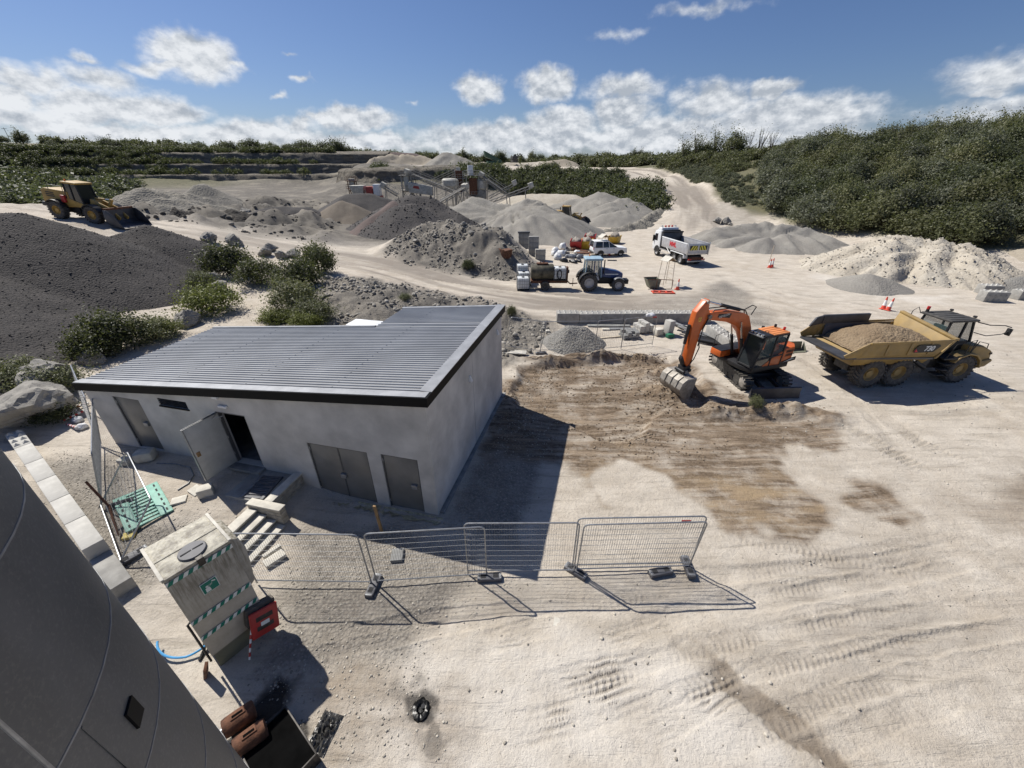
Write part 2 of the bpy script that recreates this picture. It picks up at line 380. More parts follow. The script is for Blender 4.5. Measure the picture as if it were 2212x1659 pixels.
TREADS = [([at(*p)[:2] for p in L], wd, kd) for L, wd, kd in [
    ([(1010, 1402), (1215, 1338)], .34, 'rib'), ([(1055, 1592), (1250, 1545), (1440, 1478)], .40, 'rib'), ([(1290, 1392), (1500, 1318)], .30, 'rib'),
    ([(1100, 1500), (1330, 1440), (1480, 1420)], .30, 'rib'), ([(1370, 1600), (1560, 1500), (1700, 1440)], .3, 'rib'),
    ([(600, 1385), (800, 1360), (960, 1330), (1100, 1316), (1300, 1312)], .22, 'rut'), ([(620, 1420), (840, 1385), (1010, 1345), (1150, 1330)], .2, 'rut'),
    ([(1480, 1330), (1800, 1270), (2212, 1190)], .3, 'rut'), ([(1560, 1400), (1900, 1340), (2300, 1290)], .3, 'rut'), ([(1700, 1480), (1960, 1400), (2300, 1340)], .25, 'rut'),
    ([(1020, 1560), (1500, 1400), (2212, 1240)], .24, 'tyre'), ([(1080, 1640), (1560, 1465), (2212, 1310)], .24, 'tyre'), ([(1180, 1330), (1600, 1240), (2212, 1130)], .24, 'tyre'), ([(1240, 1372), (1650, 1280), (2212, 1175)], .24, 'tyre'),
    ([(1500, 1650), (1800, 1500), (2212, 1390)], .26, 'tyre'), ([(1700, 1655), (1950, 1540), (2212, 1470)], .26, 'tyre'), ([(1420, 1130), (1700, 1180), (1950, 1230), (2212, 1290)], .24, 'tyre'), ([(1480, 700), (1700, 760), (1820, 830), (1960, 1000), (2150, 1100)], .26, 'tyre'), ([(1560, 640), (1760, 690), (2000, 740), (2212, 830)], .3, 'tyre'), ([(1600, 615), (1850, 655), (2100, 690), (2300, 740)], .3, 'tyre'),
    ([(1780, 890), (1900, 960), (2060, 1050)], .42, 'track'), ([(1880, 880), (1980, 950), (2100, 1010)], .42, 'track'), ([(1960, 1110), (2120, 1150)], .4, 'track'),
    ([(1250, 1280), (1500, 1245), (1900, 1215), (2212, 1150)], .28, 'rut'), ([(1500, 640), (1800, 730), (1900, 800)], .3, 'rut'), ([(1540, 620), (1850, 690), (2212, 760)], .35, 'rut'),
    ([(1560, 590), (1700, 640), (2000, 690), (2300, 730)], .35, 'rut'), ([(1450, 620), (1620, 660), (1780, 700)], .35, 'rut'), ([(2212, 880), (2000, 900), (1830, 860)], .3, 'rut')]]
SEAM = [at(*p)[:2] for p in [(1490, 1395), (1590, 1480), (1720, 1580), (1830, 1665)]]
def ground_full(x, y):
    """heights and the masks of what lies on the surface and of painted cloud shade"""
    z = base_h(x, y); r = np.hypot(x, y)
    far = sstep(45, 110, r)
    yard = sstep(0.0, 1.0, np.clip((1.4 - np.abs(z)) / 1.0, 0, 1)) * (1 - far)
    # rough broken ground of the spoil bank, pit and mound
    dh, ah = seg_dist(x, y, HAUL); dr, ar = seg_dist(x, y, RAMP)
    onroad = np.maximum((1 - sstep(3.2, 4.6, dh)) * (1 - sstep(75, 105, ah)), (1 - sstep(3.3, 5.0, dr)) * sstep(4, 30, ar))
    bank = polymask(x, y, [(-16, 24), (-17, 33), (-13, 36.5), (-6, 33.5), (0, 30.2), (2.6, 28), (2.6, 24), (-1, 20.5), (-8, 20)], .8, .8)
    mound = polymask(x, y, [(-15, 48), (-12, 58), (-4, 57), (0, 52), (2, 44), (0, 39.5), (-6, 41), (-11, 44)], 1.2, 1.2)
    mh = np.maximum(0, 4.1 - 0.55 * np.hypot((x + 7.5) * .72, (y - 51.5) * 1.0)) + np.maximum(0, 2.2 - 0.5 * np.hypot((x + 3.0) * .7, (y - 46.0) * .9)) * .8 + np.maximum(0, 2.6 - 0.55 * np.hypot((x + 1.5) * .9, (y - 49.0) * .8)) * .7 + np.maximum(0, 1.9 - 0.6 * np.hypot((x - .3) * .9, (y - 43.5) * 1))
    mh = mh * (1 + .35 * fbm(x * .35, y * .35, 4, 21)) + mound * .35 * fbm(x * 1.1, y * 1.1, 4, 22)
    z = z + mh * sstep(2.8, 5.0, dh)
    pit = polymask(x, y, [(-75, 64), (-66, 110), (-40, 150), (-40, 92), (-30, 70), (-26, 57), (-40, 53), (-58, 55)], 4, 4, .1)
    z = z + pit * (3.2 * np.abs(fbm(x * .09, y * .09, 4, 31)) + 1.5 * fbm(x * .3, y * .3, 4, 33)) * (1 - onroad)
    z = z + bank * (.55 * fbm(x * .45, y * .45, 4, 41) + .12 * fbm(x * 2.2, y * 2.2, 3, 42))
    rough = np.clip(bank + mound + pit, 0, 1)
    # ramp side bank of spoil
    z = z + .10 * fbm(x * .25, y * .25, 3, 51) * (1 - far) * sstep(8, 30, r) + 1.2 * fbm(x * .03, y * .03, 4, 52) * far * (1 - onroad)
    dig = polymask(x, y, DIG, .22, .35, .9)
    brown = polymask(x, y, BROWN, .35, 1.5, .55, 8)
    clay = polymask(x, y, CLAY, 1.0, 1.8, .6, 9)
    z = z - .30 * dig + dig * (.05 * fbm(x * 1.5, y * 3.5, 3, 61))
    ridges = polymask(x, y, [at(*p) for p in [(1240, 860), (1370, 800), (1500, 850), (1460, 890), (1330, 900)]], .3, .4)
    z = z + ridges * .07 * np.sin((x * .35 + y * .94) * 17 + 2.5 * fbm(x * .8, y * .8, 2, 5)) * (.6 + fbm(x, y, 2, 6))
    hb = np.zeros(np.shape(x))
    for (px, py), hh, rr, ry in [((1470, 838), .75, 1.5, .8), ((1420, 800), .45, 1.6, .7), ((1560, 895), .5, 1.7, .5), ((1690, 893), .62, 2.1, .55), ((1770, 900), .3, 1.4, .7), ((1180, 778), .4, 1.5, .4), ((1290, 770), .5, 2.0, .38), ((1390, 772), .4, 1.6, .35)]:
        q = at(px, py); e = np.hypot((x - q[0]) / rr, (y - q[1]) / ry); hb = np.maximum(hb, hh * np.clip(1 - e * .8, 0, 1))
    z = z + hb * (1 + .7 * fbm(x * 2.4, y * 2.4, 3, 62)); brown = np.maximum(brown, sstep(.05, .2, hb))
    near = 1 - sstep(30, 60, r)
    z = z + near * (.018 * fbm(x * 1.7, y * 1.7, 3, 71) + .007 * fbm(x * 6, y * 6, 2, 72)) + rough * near * .10 * fbm(x * 2.8, y * 2.8, 3, 73)
    # tyre and track marks
    tr = np.zeros(np.shape(x)); 
    for pts, wd, kd in TREADS:
        xs = [p[0] for p in pts]; ys = [p[1] for p in pts]
        m = (x > min(xs) - 2) & (x < max(xs) + 2) & (y > min(ys) - 2) & (y < max(ys) + 2)
        if not m.any(): continue
        xm, ym = x[m], y[m]; d, a = seg_dist(xm, ym, pts); d = d + .05 * fbm(xm * 2, ym * 2, 2, 75)
        TL = sum(math.hypot(b_[0] - a_[0], b_[1] - a_[1]) for a_, b_ in zip(pts[:-1], pts[1:])); fe = sstep(.02, .25, a / TL) * sstep(.02, .3, 1 - a / TL); k = (1 - sstep(wd * .7, wd, d)) * fe; br = np.clip(.5 + 1.4 * fbm(xm * .9, ym * .9, 3, 76), 0, 1)
        if kd == 'rib': h = -.025 * k + .026 * k * br * np.sign(np.sin(d * 2 * math.pi / .15)); t = k * .95 * br * (np.sin(d * 2 * math.pi / .15) < 0)
        elif kd == 'tyre': pt_ = np.clip(np.sin(a * 2 * math.pi / .17 + d * 14) * 2.5, -1, 1); h = -.022 * k + .016 * k * pt_ * br; t = k * (.28 + .22 * (pt_ < 0)) * np.clip(br * 1.3, 0, 1)
        elif kd == 'track': h = -.02 * k + .045 * k * np.clip(np.sin(a * 2 * math.pi / .19) * 2, -1, 1) * br; t = k * .35 * br
        else: h = -.03 * k + .03 * (1 - sstep(0, .08, np.abs(d - wd * 1.05))) * br * fe; t = k * .45 * br
        z[m] += h; tr[m] = np.maximum(tr[m], t)
    ds, _ = seg_dist(x, y, SEAM); seam = (1 - sstep(.14, .34, ds + .26 * fbm(x * 1.3, y * 1.3, 4, 77) + .12 * fbm(x * 7, y * 7, 2, 80))) * np.clip(.75 + .9 * fbm(x * 1.1, y * 1.1, 3, 81), .15, 1) * sstep(0, .8, np.hypot(x - SEAM[0][0], y - SEAM[0][1]))
    z = z - .05 * seam * near
    # stripes worn along the haul roads
    st = onroad * np.clip(.48 + 1.3 * fbm(np.where(dh < dr, dh * np.sign(y - 36 + x * .35), dr * np.sign(x - 36)) * .75, np.where(dh < dr, ah, ar) * .05, 4, 78), 0, 1)
    tr = np.maximum(tr, np.clip(st * 1.25 - .12, 0, 1))
    z = z + onroad * near * .05 * fbm(dh * 1.3, ah * .08, 3, 79)
    gravel = np.maximum(rough * .9, .9 * polymask(x, y, [at(*p) for p in [(1180, 700), (1500, 640), (1560, 600), (1640, 640), (1640, 700), (1480, 690), (1380, 670)]], 1.2, 1.6, .4, 12))
    gravel = np.maximum(gravel, .8 * polymask(x, y, [at(*p) for p in [(600, 1350), (660, 1150), (900, 1160), (1000, 1240), (860, 1400), (700, 1460), (480, 1500)]], .5, .7, .8, 13))
    gravel = np.maximum(gravel, .75 * polymask(x, y, [at(*p) for p in [(950, 1150), (1110, 860), (1150, 800), (1200, 880), (1120, 1180)]], .35, .4, .8, 14))
    gravel = np.maximum(gravel, .8 * polymask(x, y, [(-12.5, 7.6), (-10, 6.2), (-9, 7.2), (-8.6, 8.6), (-11, 8.9), (-15, 11.5), (-17.5, 11.5)], .4, .7, .7, 15))
    gravel = np.maximum(gravel, .92 * polymask(x, y, [(-14, 50), (-26, 51), (-44, 54), (-60, 58), (-80, 75), (-150, 150), (-200, 190), (-60, 215), (-20, 155), (10, 140), (26, 118), (27, 95), (20, 86), (8, 64), (-4, 58)], 3, 5, .12, 26) * np.clip(.72 + .6 * fbm(x * .06, y * .06, 3, 27), .35, 1))
    gravel = np.maximum(gravel, .9 * polymask(x, y, [(48, 92), (40, 98), (30, 84), (26, 74), (36, 78), (46, 80), (56, 92)], 2, 3, .2, 28) * .4)
    gravel = gravel * (1 - .75 * onroad)
    veg = np.clip(polymask(x, y, [(46.5, 88), (47.5, 100), (49.5, 120), (51, 143), (47, 172), (90, 300), (260, 250), (260, 20), (100, 26), (66, 47), (56, 56), (54, 68), (49, 79)], 1.5, 2.5, .2, 16), 0, 1)
    veg = np.maximum(veg, .75 * polymask(x, y, [(24, 101), (28, 112), (24, 125), (6, 141), (-40, 152), (-62, 168), (-50, 174), (-5, 160), (20, 146), (34, 118), (33, 96), (27, 92)], 1.5, 2, .2, 17))
    veg = np.maximum(veg, sstep(205, 250, r) * sstep(-.3, .3, fbm(x * .012, y * .012, 3, 18) + .3))
    veg = np.maximum(veg, polymask(x, y, [(-64, 53), (-62, 60), (-70, 75), (-110, 130), (-160, 150), (-300, 200), (-200, 30), (-80, 40), (-72, 50)], 2, 4, .1, 19))
    veg = veg * (1 - onroad)
    pale = polymask(x, y, [at(*p) for p in [(720, 1520), (900, 1400), (1060, 1380), (1440, 1400), (1560, 1500), (1700, 1640), (1100, 1700), (760, 1640)]], .5, .8, .7, 20)
    pale = np.maximum(pale, .8 * polymask(x, y, [at(*p) for p in [(1790, 590), (1900, 640), (2050, 640), (2000, 660), (1860, 625), (1740, 600)]], .8, .8, .5, 23))
    stain = .5 * polymask(x, y, [at(*p) for p in [(640, 1480), (760, 1440), (900, 1450), (1010, 1520), (960, 1640), (800, 1640), (690, 1600)]], .5, .9, .9, 82) + .45 * polymask(x, y, [at(*p) for p in [(2050, 1090), (2212, 1030), (2300, 1050), (2300, 1150), (2150, 1130)]], .4, .9, .6, 83)
    brown = np.maximum(brown, stain)
    oil = np.zeros(np.shape(x))
    for px, py, rr, k in [(910, 1525, .42, .8), (905, 1470, .25, .4), (850, 1490, .3, .25), (940, 1600, .3, .45), (590, 1510, .55, 1.0), (560, 1560, .45, 1.0), (640, 1600, .35, .9)]:
        q = at(px, py); d = np.hypot(x - q[0], y - q[1]); oil = np.maximum(oil, k * (1 - sstep(rr * .4, rr, d + .25 * fbm(x * 3, y * 3, 3, 24))))
    damp = np.maximum(seam * .9, .55 * polymask(x, y, [at(*p) for p in [(2160, 1060), (2212, 1000), (2300, 1020), (2300, 1120)]], .5, .8, .8, 25))
    dark = polymask(x, y, [(-18, 56), (-30, 54), (-46, 56), (-62, 60), (-84, 75), (-150, 150), (-200, 190), (-60, 215), (-22, 155), (-8, 146), (-12, 110), (-12, 75)], 3, 5, .12, 29) * (1 - onroad)  # far-left pit floor darkened in colour, partly painted cloud shade
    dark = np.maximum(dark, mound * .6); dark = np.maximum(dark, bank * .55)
    A = np.stack([brown, gravel, veg, np.maximum(damp, 0)], -1); B = np.stack([tr, pale, clay * brown, oil], -1)
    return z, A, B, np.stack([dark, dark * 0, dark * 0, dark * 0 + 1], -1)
def gz(x, y):
    return float(ground_full(np.array([float(x)]), np.array([float(y)]))[0][0])

# ------------------------------------------------------------------ ground material
m, g, b = newmat('ground')
P = g.pos()
aA = g.n('ShaderNodeAttribute'); aA.attribute_name = 'maskA'; sA = g.n('ShaderNodeSeparateColor'); g.l(aA.outputs['Color'], sA.inputs[0])
aB = g.n('ShaderNodeAttribute'); aB.attribute_name = 'maskB'; sB = g.n('ShaderNodeSeparateColor'); g.l(aB.outputs['Color'], sB.inputs[0])
n_big = g.noise(P, .12, 5, .6); n_mid = g.noise(P, .9, 6, .65); n_fine = g.noise(P, 9, 6, .7); n_peb = g.voro(P, 13); n_dust = g.noise(g.mapping(P, (.5, 2.2, 1), (0, 0, .25)), .8, 6, .65)
c = g.mix(g.mapr(n_big, .35, .65), rgb(.45, .39, .315), rgb(.53, .475, .40))
c = g.mix(g.mapr(n_mid, .4, .72), c, rgb(.60, .545, .465))
c = g.mix(g.mapr(n_dust, .45, .75, 0, .6), c, rgb(.30, .26, .21))
c = g.mix(g.mapr(n_fine, .54, .68, 0, .45), c, rgb(.29, .25, .195))
wn = g.n('ShaderNodeTexNoise'); wn.inputs['Scale'].default_value = .16; wn.inputs['Detail'].default_value = 2; g.l(P, wn.inputs['Vector']); PW = g.vmath('ADD', P, g.vmath('MULTIPLY', g.vmath('SUBTRACT', wn.outputs['Color'], (.5, .5, .5)), (1.2, 1.2, 0)))
scr = g.noise(g.mapping(PW, (.30, 3.6, 1), (0, 0, -.42)), 1.0, 5, .68); scr2 = g.noise(g.mapping(PW, (.5, 5.0, 1), (0, 0, .75)), .8, 5, .68); spk = g.noise(P, 38, 3, .75)
c = g.mix(g.math('MULTIPLY', g.mapr(scr, .54, .70, 0, .6), g.mapr(n_big, .35, .6)), c, rgb(.25, .215, .17)); c = g.mix(g.mapr(scr2, .58, .74, 0, .45), c, rgb(.29, .25, .20))
c = g.mix(g.math('MULTIPLY', sB.outputs[1], g.mapr(n_mid, .3, .6, .45, .95)), c, rgb(.62, .575, .51))
gcol = g.mix(g.mapr(n_peb, .1, .6), rgb(.27, .255, .23), rgb(.11, .102, .092)); gcol = g.mix(g.mapr(n_mid, .45, .7, 0, .7), gcol, rgb(.28, .255, .215))
c = g.mix(g.math('MULTIPLY', sA.outputs[1], g.mapr(n_fine, .3, .6, .6, 1)), c, gcol)
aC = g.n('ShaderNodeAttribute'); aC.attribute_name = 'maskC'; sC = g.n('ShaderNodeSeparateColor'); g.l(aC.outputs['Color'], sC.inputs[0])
dcol = g.mix(g.mapr(n_mid, .35, .7), rgb(.085, .078, .068), rgb(.175, .158, .132)); dcol = g.mix(g.mapr(n_big, .5, .68), dcol, rgb(.24, .215, .175))  # dark rock tones; on the pit floor they also carry painted cloud shade
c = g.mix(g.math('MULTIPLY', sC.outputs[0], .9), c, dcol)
bcol = g.mix(g.mapr(n_fine, .35, .65), rgb(.085, .06, .04), rgb(.20, .148, .10)); bcol = g.mix(g.mapr(scr2, .45, .62), bcol, rgb(.29, .225, .16))
bcol = g.mix(g.math('MULTIPLY', sB.outputs[2], g.mapr(n_dust, .40, .62)), bcol, rgb(.33, .245, .15))
c = g.mix(g.math('MULTIPLY', sA.outputs[0], g.mapr(g.math('ADD', g.math('MULTIPLY', g.noise(P, .7, 6, .72), .6), g.math('MULTIPLY', scr, .4)),   .39, .52, .32, 1)), c, bcol)
vcol = g.mix(g.mapr(n_mid, .35, .65), rgb(.055, .062, .03), rgb(.20, .175, .11)); vcol = g.mix(g.mapr(n_fine, .4, .6), vcol, rgb(.10, .10, .05))
c = g.mix(g.math('MULTIPLY', sA.outputs[2], g.mapr(n_mid, .25, .5, .75, 1)), c, vcol)
c = g.mix(g.math('MULTIPLY', sB.outputs[0], .72), c, rgb(.185, .16, .135))
c = g.mix(g.mapr(spk, .52, .72, 0, .5), c, g.mix(.55, c, rgb(.06, .05, .04)))
c = g.mix(g.math('MULTIPLY', aA.outputs['Alpha'], .85), c, rgb(.15, .115, .08))
c = g.mix(g.math('MULTIPLY', aB.outputs['Alpha'], .97), c, rgb(.012, .011, .011))
g.l(c, b.inputs['Base Color']); b.inputs['Specular IOR Level'].default_value = .25
g.l(g.mapr(aB.outputs['Alpha'], .5, 1, .92, .25), b.inputs['Roughness'])
hgt = g.math('ADD', g.math('MULTIPLY', n_fine, 1.0), g.math('MULTIPLY', g.math('MULTIPLY', n_peb, g.mapr(sA.outputs[1], 0, 1, .25, 1.2)), -1.0))
hgt = g.math('ADD', hgt, g.math('MULTIPLY', spk, .7)); hgt = g.math('SUBTRACT', hgt, g.mapr(scr, .54, .66, 0, .35))
g.l(g.bump(hgt, .85, .04), b.inputs['Normal'])

# ------------------------------------------------------------------ the ground sheet: finer near, coarser far
rs = list(np.arange(.6, 5.5, .034))
while rs[-1] < 60: rs.append(rs[-1] * 1.0062)
while rs[-1] < 200: rs.append(rs[-1] * 1.0125)
while rs[-1] < 1600: rs.append(rs[-1] * 1.045)
rs = np.array(rs)
th = np.concatenate([np.linspace(-R(76), R(76), 900), np.linspace(R(76), R(284), 60)[1:-1]])
RR, TT = np.meshgrid(rs, th, indexing='ij'); gx = RR * np.sin(TT); gy = RR * np.cos(TT)
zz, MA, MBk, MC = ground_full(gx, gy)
V = np.stack([gx, gy, zz], -1).reshape(-1, 3); nr, ntn = gx.shape
ii, jj = np.meshgrid(np.arange(nr - 1), np.arange(ntn), indexing='ij'); j2 = (jj + 1) % ntn
Q = np.stack([ii * ntn + jj, (ii + 1) * ntn + jj, (ii + 1) * ntn + j2, ii * ntn + j2], -1).reshape(-1, 4)[:, ::-1]
V = np.vstack([V, [[0, 0, gz(0, 0)]]])
MA = np.vstack([MA.reshape(-1, 4), MA.reshape(-1, 4)[:1]]); MBk = np.vstack([MBk.reshape(-1, 4), MBk.reshape(-1, 4)[:1]])
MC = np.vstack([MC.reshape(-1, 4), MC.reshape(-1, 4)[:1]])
cq = np.stack([np.full(ntn, len(V) - 1), (np.arange(ntn) + 1) % ntn, np.arange(ntn), np.arange(ntn)], -1)
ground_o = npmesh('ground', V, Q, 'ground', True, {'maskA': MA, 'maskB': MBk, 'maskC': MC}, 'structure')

GR, GZ, GN = rs.copy(), zz.copy(), nr
def gzv(x, y):
    """height of the ground sheet, read from its own grid"""
    x = np.asarray(x, float); y = np.asarray(y, float); r = np.clip(np.hypot(x, y), GR[0], GR[-2]); t = np.arctan2(x, y)
    i = np.clip(np.searchsorted(GR, r) - 1, 0, GN - 2); f = (r - GR[i]) / (GR[i + 1] - GR[i]); st = R(152) / 899
    k = np.clip((t + R(76)) / st, 0, 898.999); j = k.astype(int); h = k - j
    z = (GZ[i, j] * (1 - h) + GZ[i, j + 1] * h) * (1 - f) + (GZ[i + 1, j] * (1 - h) + GZ[i + 1, j + 1] * h) * f
    return z
def gz(x, y): return float(gzv(np.array([float(x)]), np.array([float(y)]))[0])
# ------------------------------------------------------------------ common materials
mat('render', (.56, .54, .50), .9, var=.15, vscale=.8, bump=.25, bscale=18, spec=.2)
mat('fascia', (.006, .0065, .007), .6, var=.1, spec=.15)
mat('flashing', (.34, .345, .35), .42, metal=.2, var=.12, vscale=2.2)
mat('roof_steel', (.33, .335, .34), .36, metal=.3, var=.10, vscale=.5, dirt=.1)
mat('steel_door', (.19, .185, .17), .3, var=.12, vscale=1.2, spec=.5)
mat('steel_frame', (.10, .10, .10), .5, var=.1)
mat('door_white', (.50, .50, .47), .5, var=.08, dirt=.15)
mat('white_paint', (.74, .75, .75), .45, var=.06, dirt=.12)
mat('dark_void', (.035, .035, .037), .9, var=.2)
mat('concrete', (.33, .32, .295), .88, var=.16, vscale=2.5, bump=.35, bscale=25, dirt=.15, spec=.2)
mat('concrete_grey', (.25, .25, .24), .88, var=.18, vscale=2.5, bump=.35, bscale=22, spec=.2)
mat('concrete_pale', (.50, .485, .445), .88, var=.12, vscale=2.0, bump=.3, bscale=25, spec=.2, dirt=.1)
mat('stone_block', (.42, .38, .31), .9, var=.2, vscale=5, bump=.4, bscale=30, spec=.2)
mat('slab_pale', (.58, .55, .48), .88, var=.12, vscale=4, bump=.25, bscale=40, spec=.2)
mat('galv', (.34, .35, .36), .42, metal=.6, var=.15, vscale=8)
mat('galv_dull', (.26, .265, .27), .6, metal=.4, var=.2, vscale=8)
mat('black_plastic', (.018, .018, .018), .55, var=.2)
mat('black_rubber', (.03, .029, .028), .8, var=.25, vscale=5, dirt=.35)
mat('grey_plastic', (.10, .10, .11), .6, var=.15, dirt=.2)
mat('green_plastic', (.20, .42, .34), .6, var=.15, vscale=5, dirt=.25)
mat('timber', (.33, .21, .10), .8, var=.25, vscale=9, bump=.3)
mat('pale_timber', (.50, .43, .33), .8, var=.2, vscale=9, bump=.3)
mat('rust', (.13, .055, .028), .85, var=.4, vscale=6, bump=.4, bscale=30)
mat('dark_steel', (.06, .055, .05), .55, metal=.5, var=.3, vscale=5, dirt=.2)
mat('red_plastic', (.42, .035, .03), .5, var=.15, dirt=.15)
mat('yellow_plastic', (.62, .50, .14), .7, var=.15)
mat('orange_cone', (.62, .075, .04), .55, var=.1, dirt=.2)
mat('white_band', (.75, .75, .73), .4, var=.06)
mat('sign_green', (.0, .17, .12), .5, var=.05)
mat('sign_white', (.72, .74, .72), .5, var=.05)
mat('blue_hose', (.08, .33, .62), .4, var=.1)
mat('bitumen', (.004, .004, .004), .3, var=.2, vscale=6, bump=.35, bscale=9, spec=.25)
mat('matte_black', (.006, .006, .006), 1.0, var=.2, spec=0.0)
mat('foil', (.07, .068, .065), .28, metal=.3, var=.3, vscale=9, bump=.9, bscale=14)
m, gg, b = newmat('glass_dark'); b.inputs['Base Color'].default_value = rgb(.02, .025, .028); b.inputs['Roughness'].default_value = .06; b.inputs['Specular IOR Level'].default_value = .7
m, gg, b = newmat('glass_clear')
b.inputs['Base Color'].default_value = rgb(.10, .15, .15); b.inputs['Roughness'].default_value = .05; b.inputs['Alpha'].default_value = .45; b.inputs['Specular IOR Level'].default_value = .7
m, gg, b = newmat('lamp_amber'); b.inputs['Base Color'].default_value = rgb(.8, .22, .02); b.inputs['Roughness'].default_value = .25
m, gg, b = newmat('lamp_red'); b.inputs['Base Color'].default_value = rgb(.45, .02, .02); b.inputs['Roughness'].default_value = .25

# ------------------------------------------------------------------ the rendered building
BP = (-2.327, 9.182, 0.0); BY = -.239
BL_, BD, BHR, BHL, BD1, BU1 = 13.686, 8.294, 4.51, 3.203, 5.707, 4.934
slope = (BHR - BHL) / BL_
bld = thing('rendered_building', 'pale grey rendered building with ribbed steel roof and black fascia beside the yard', 'building', BP, BY)
def roofz(x): return BHR + slope * x - .0
IN = .10
def wall_run(mb, x0, x1, y0, y1, ops, zb):
    """front wall in columns, with openings (xa, xb, za, zb)"""
    xs = sorted({x0, x1, *[o[0] for o in ops], *[o[1] for o in ops]})
    for a, c in zip(xs[:-1], xs[1:]):
        o = [q for q in ops if q[0] <= a + 1e-6 and q[1] >= c - 1e-6]
        if not o: mb.prism([(a, zb), (c, zb), (c, roofz(c) - .12), (a, roofz(a) - .12)], y0, y1)
        else:
            o = o[0]; mb.prism([(a, o[3]), (c, o[3]), (c, roofz(c) - .12), (a, roofz(a) - .12)], y0, y1)
            if o[2] > zb: mb.prism([(a, zb), (c, zb), (c, o[2]), (a, o[2])], y0, y1)
OPS = [(-1.82, -.58, -.05, 2.2), (-4.47, -2.30, -.08, 2.17), (-7.80, -6.62, .72, 2.86), (-12.32, -11.10, .58, 2.82), (-10.15, -8.92, 2.76, 3.05)]
wl = MB(); wall_run(wl, -BL_ + IN, -IN, IN, IN + .25, OPS, -.5); wl.build('front_wall', 'render', bld, smooth=0)
wl = MB(); wl.bb((-IN - .25, IN + .2505, -.5), (-IN, BD - IN, BHR - .15)); wl.build('gable_wall', 'render', bld, smooth=0)
wl = MB(); wl.bb((-BL_ + IN, IN + .2505, -.3), (-BL_ + IN + .25, BD1 - IN, BHL - .12)); wl.build('end_wall', 'render', bld, smooth=0)
wl = MB(); wl.prism([(-BL_ + IN + .2505, -.3), (-BU1 + IN, -.3), (-BU1 + IN, roofz(-BU1) - .12), (-BL_ + IN + .2505, BHL - .12)], BD1 - IN - .25, BD1 - IN)
wl.prism([(-BU1 + IN + .001, -.3), (-IN - .2505, -.3), (-IN - .2505, BHR - .15), (-BU1 + IN + .001, roofz(-BU1) - .12)], BD - IN - .25, BD - IN)
wl.bb((-BU1 + IN, BD1 - IN + .001, -.3), (-BU1 + IN + .25, BD - IN - .2505, roofz(-BU1) - .12)); wl.build('back_wall', 'render', bld, smooth=0)
fl = MB(); fl.bb((-BL_ + .4, .36, .3), (-.4, BD1 - .4, .66)); fl.build('floor_slab', 'concrete_grey', bld, smooth=0)
pl = MB(); pl.bb((-5.5, .02, -.3), (.06, IN - .002, -.06)); pl.bb((-IN + .002, IN + .1, -.3), (.06, BD, .06)); pl.build('plinth', 'concrete_grey', bld, .01)
jt = MB(); jt.bb((-IN - .01, 4.05, .07), (-IN + .004, 4.075, BHR - .25)); jt.build('movement_joint', 'flashing', bld, smooth=0)
# roof sheets: ribs run along the fall
def sheet(y0, y1, xl):
    pts = []; y = y0; p = .16
    while y < y1 - .02:
        pts += [(y, 0), (y + .098, 0), (y + .110, .034), (y + .148, .034), (min(y + p, y1), 0)] if y + p <= y1 + .01 else [(y, 0), (y1, 0)]
        y += p
    q = [];
    for a in pts:
        if not q or a[0] > q[-1][0] + 1e-4: q.append(a)
    mb = MB(); n = len(q)
    for x in (xl, -.28):
        mb.v += [(x, a, roofz(x) + h + .012) for a, h in q]
    mb.f = [(i, i + 1, n + i + 1, n + i) for i in range(n - 1)]
    return mb
y = .25; k = 0
while y < BD - .3:
    y1 = min(y + .96, BD - .2); 
    for s0, s1, xl in ([(y, y1, -BL_ + .02)] if y1 <= BD1 + .01 else ([(y, y1, -BU1 + .02)] if y >= BD1 - .3 else [(y, BD1 - .1, -BL_ + .02), (BD1 - .1, y1, -BU1 + .02)])):
        sh = sheet(s0, s1, xl).build('roof_sheet', 'roof_steel', bld, smooth=20)
        sc_ = MB()
        for xx in (-3.2, -6.4, -9.6, -12.8):
            if xx < xl: continue
            yy = s0 + .129
            while yy < s1: sc_.box((xx, yy, roofz(xx) + .053), (.03, .03, .014)); yy += .32
        if sc_.v: sc_.build('roof_screws', 'galv', sh, smooth=0)['kind'] = 'stuff'
    y = y1
dk = MB(); dk.prism([(-BL_ + .05, BHL - .10), (-.05, BHR - .10), (-.05, BHR - .03), (-BL_ + .05, BHL - .03)], .05, BD1 - .05)
dk.prism([(-BU1 + .05, roofz(-BU1) - .10), (-.05, BHR - .10), (-.05, BHR - .03), (-BU1 + .05, roofz(-BU1) - .03)], BD1 - .049, BD - .05); dk.build('roof_deck', 'dark_void', bld, smooth=0)
def edge(poly_y0, y1, xl, xr, up, name, m_):
    mb = MB(); mb.hexa([(xl, poly_y0, roofz(xl) + up[0]), (xr, poly_y0, roofz(xr) + up[0]), (xr, y1, roofz(xr) + up[0]), (xl, y1, roofz(xl) + up[0]),
                        (xl, poly_y0, roofz(xl) + up[1]), (xr, poly_y0, roofz(xr) + up[1]), (xr, y1, roofz(xr) + up[1]), (xl, y1, roofz(xl) + up[1])])
    return mb.build(name, m_, bld, smooth=0)
edge(-.03, .27, -BL_, 0.0, (.045, .062), 'front_flashing', 'flashing')
edge(-.06, 0.06, -BL_ - .02, .06, (-.25, .043), 'front_fascia', 'fascia')
fb = MB(); fb.bb((0.0, .062, BHR - .25), (.055, BD + .02, BHR + .043)); fb.build('gable_fascia', 'fascia', bld, smooth=0)
fb = MB(); fb.bb((-.30, .271, BHR + .046), (.06, BD + .02, BHR + .066)); fb.build('gable_flashing', 'flashing', bld, smooth=0)
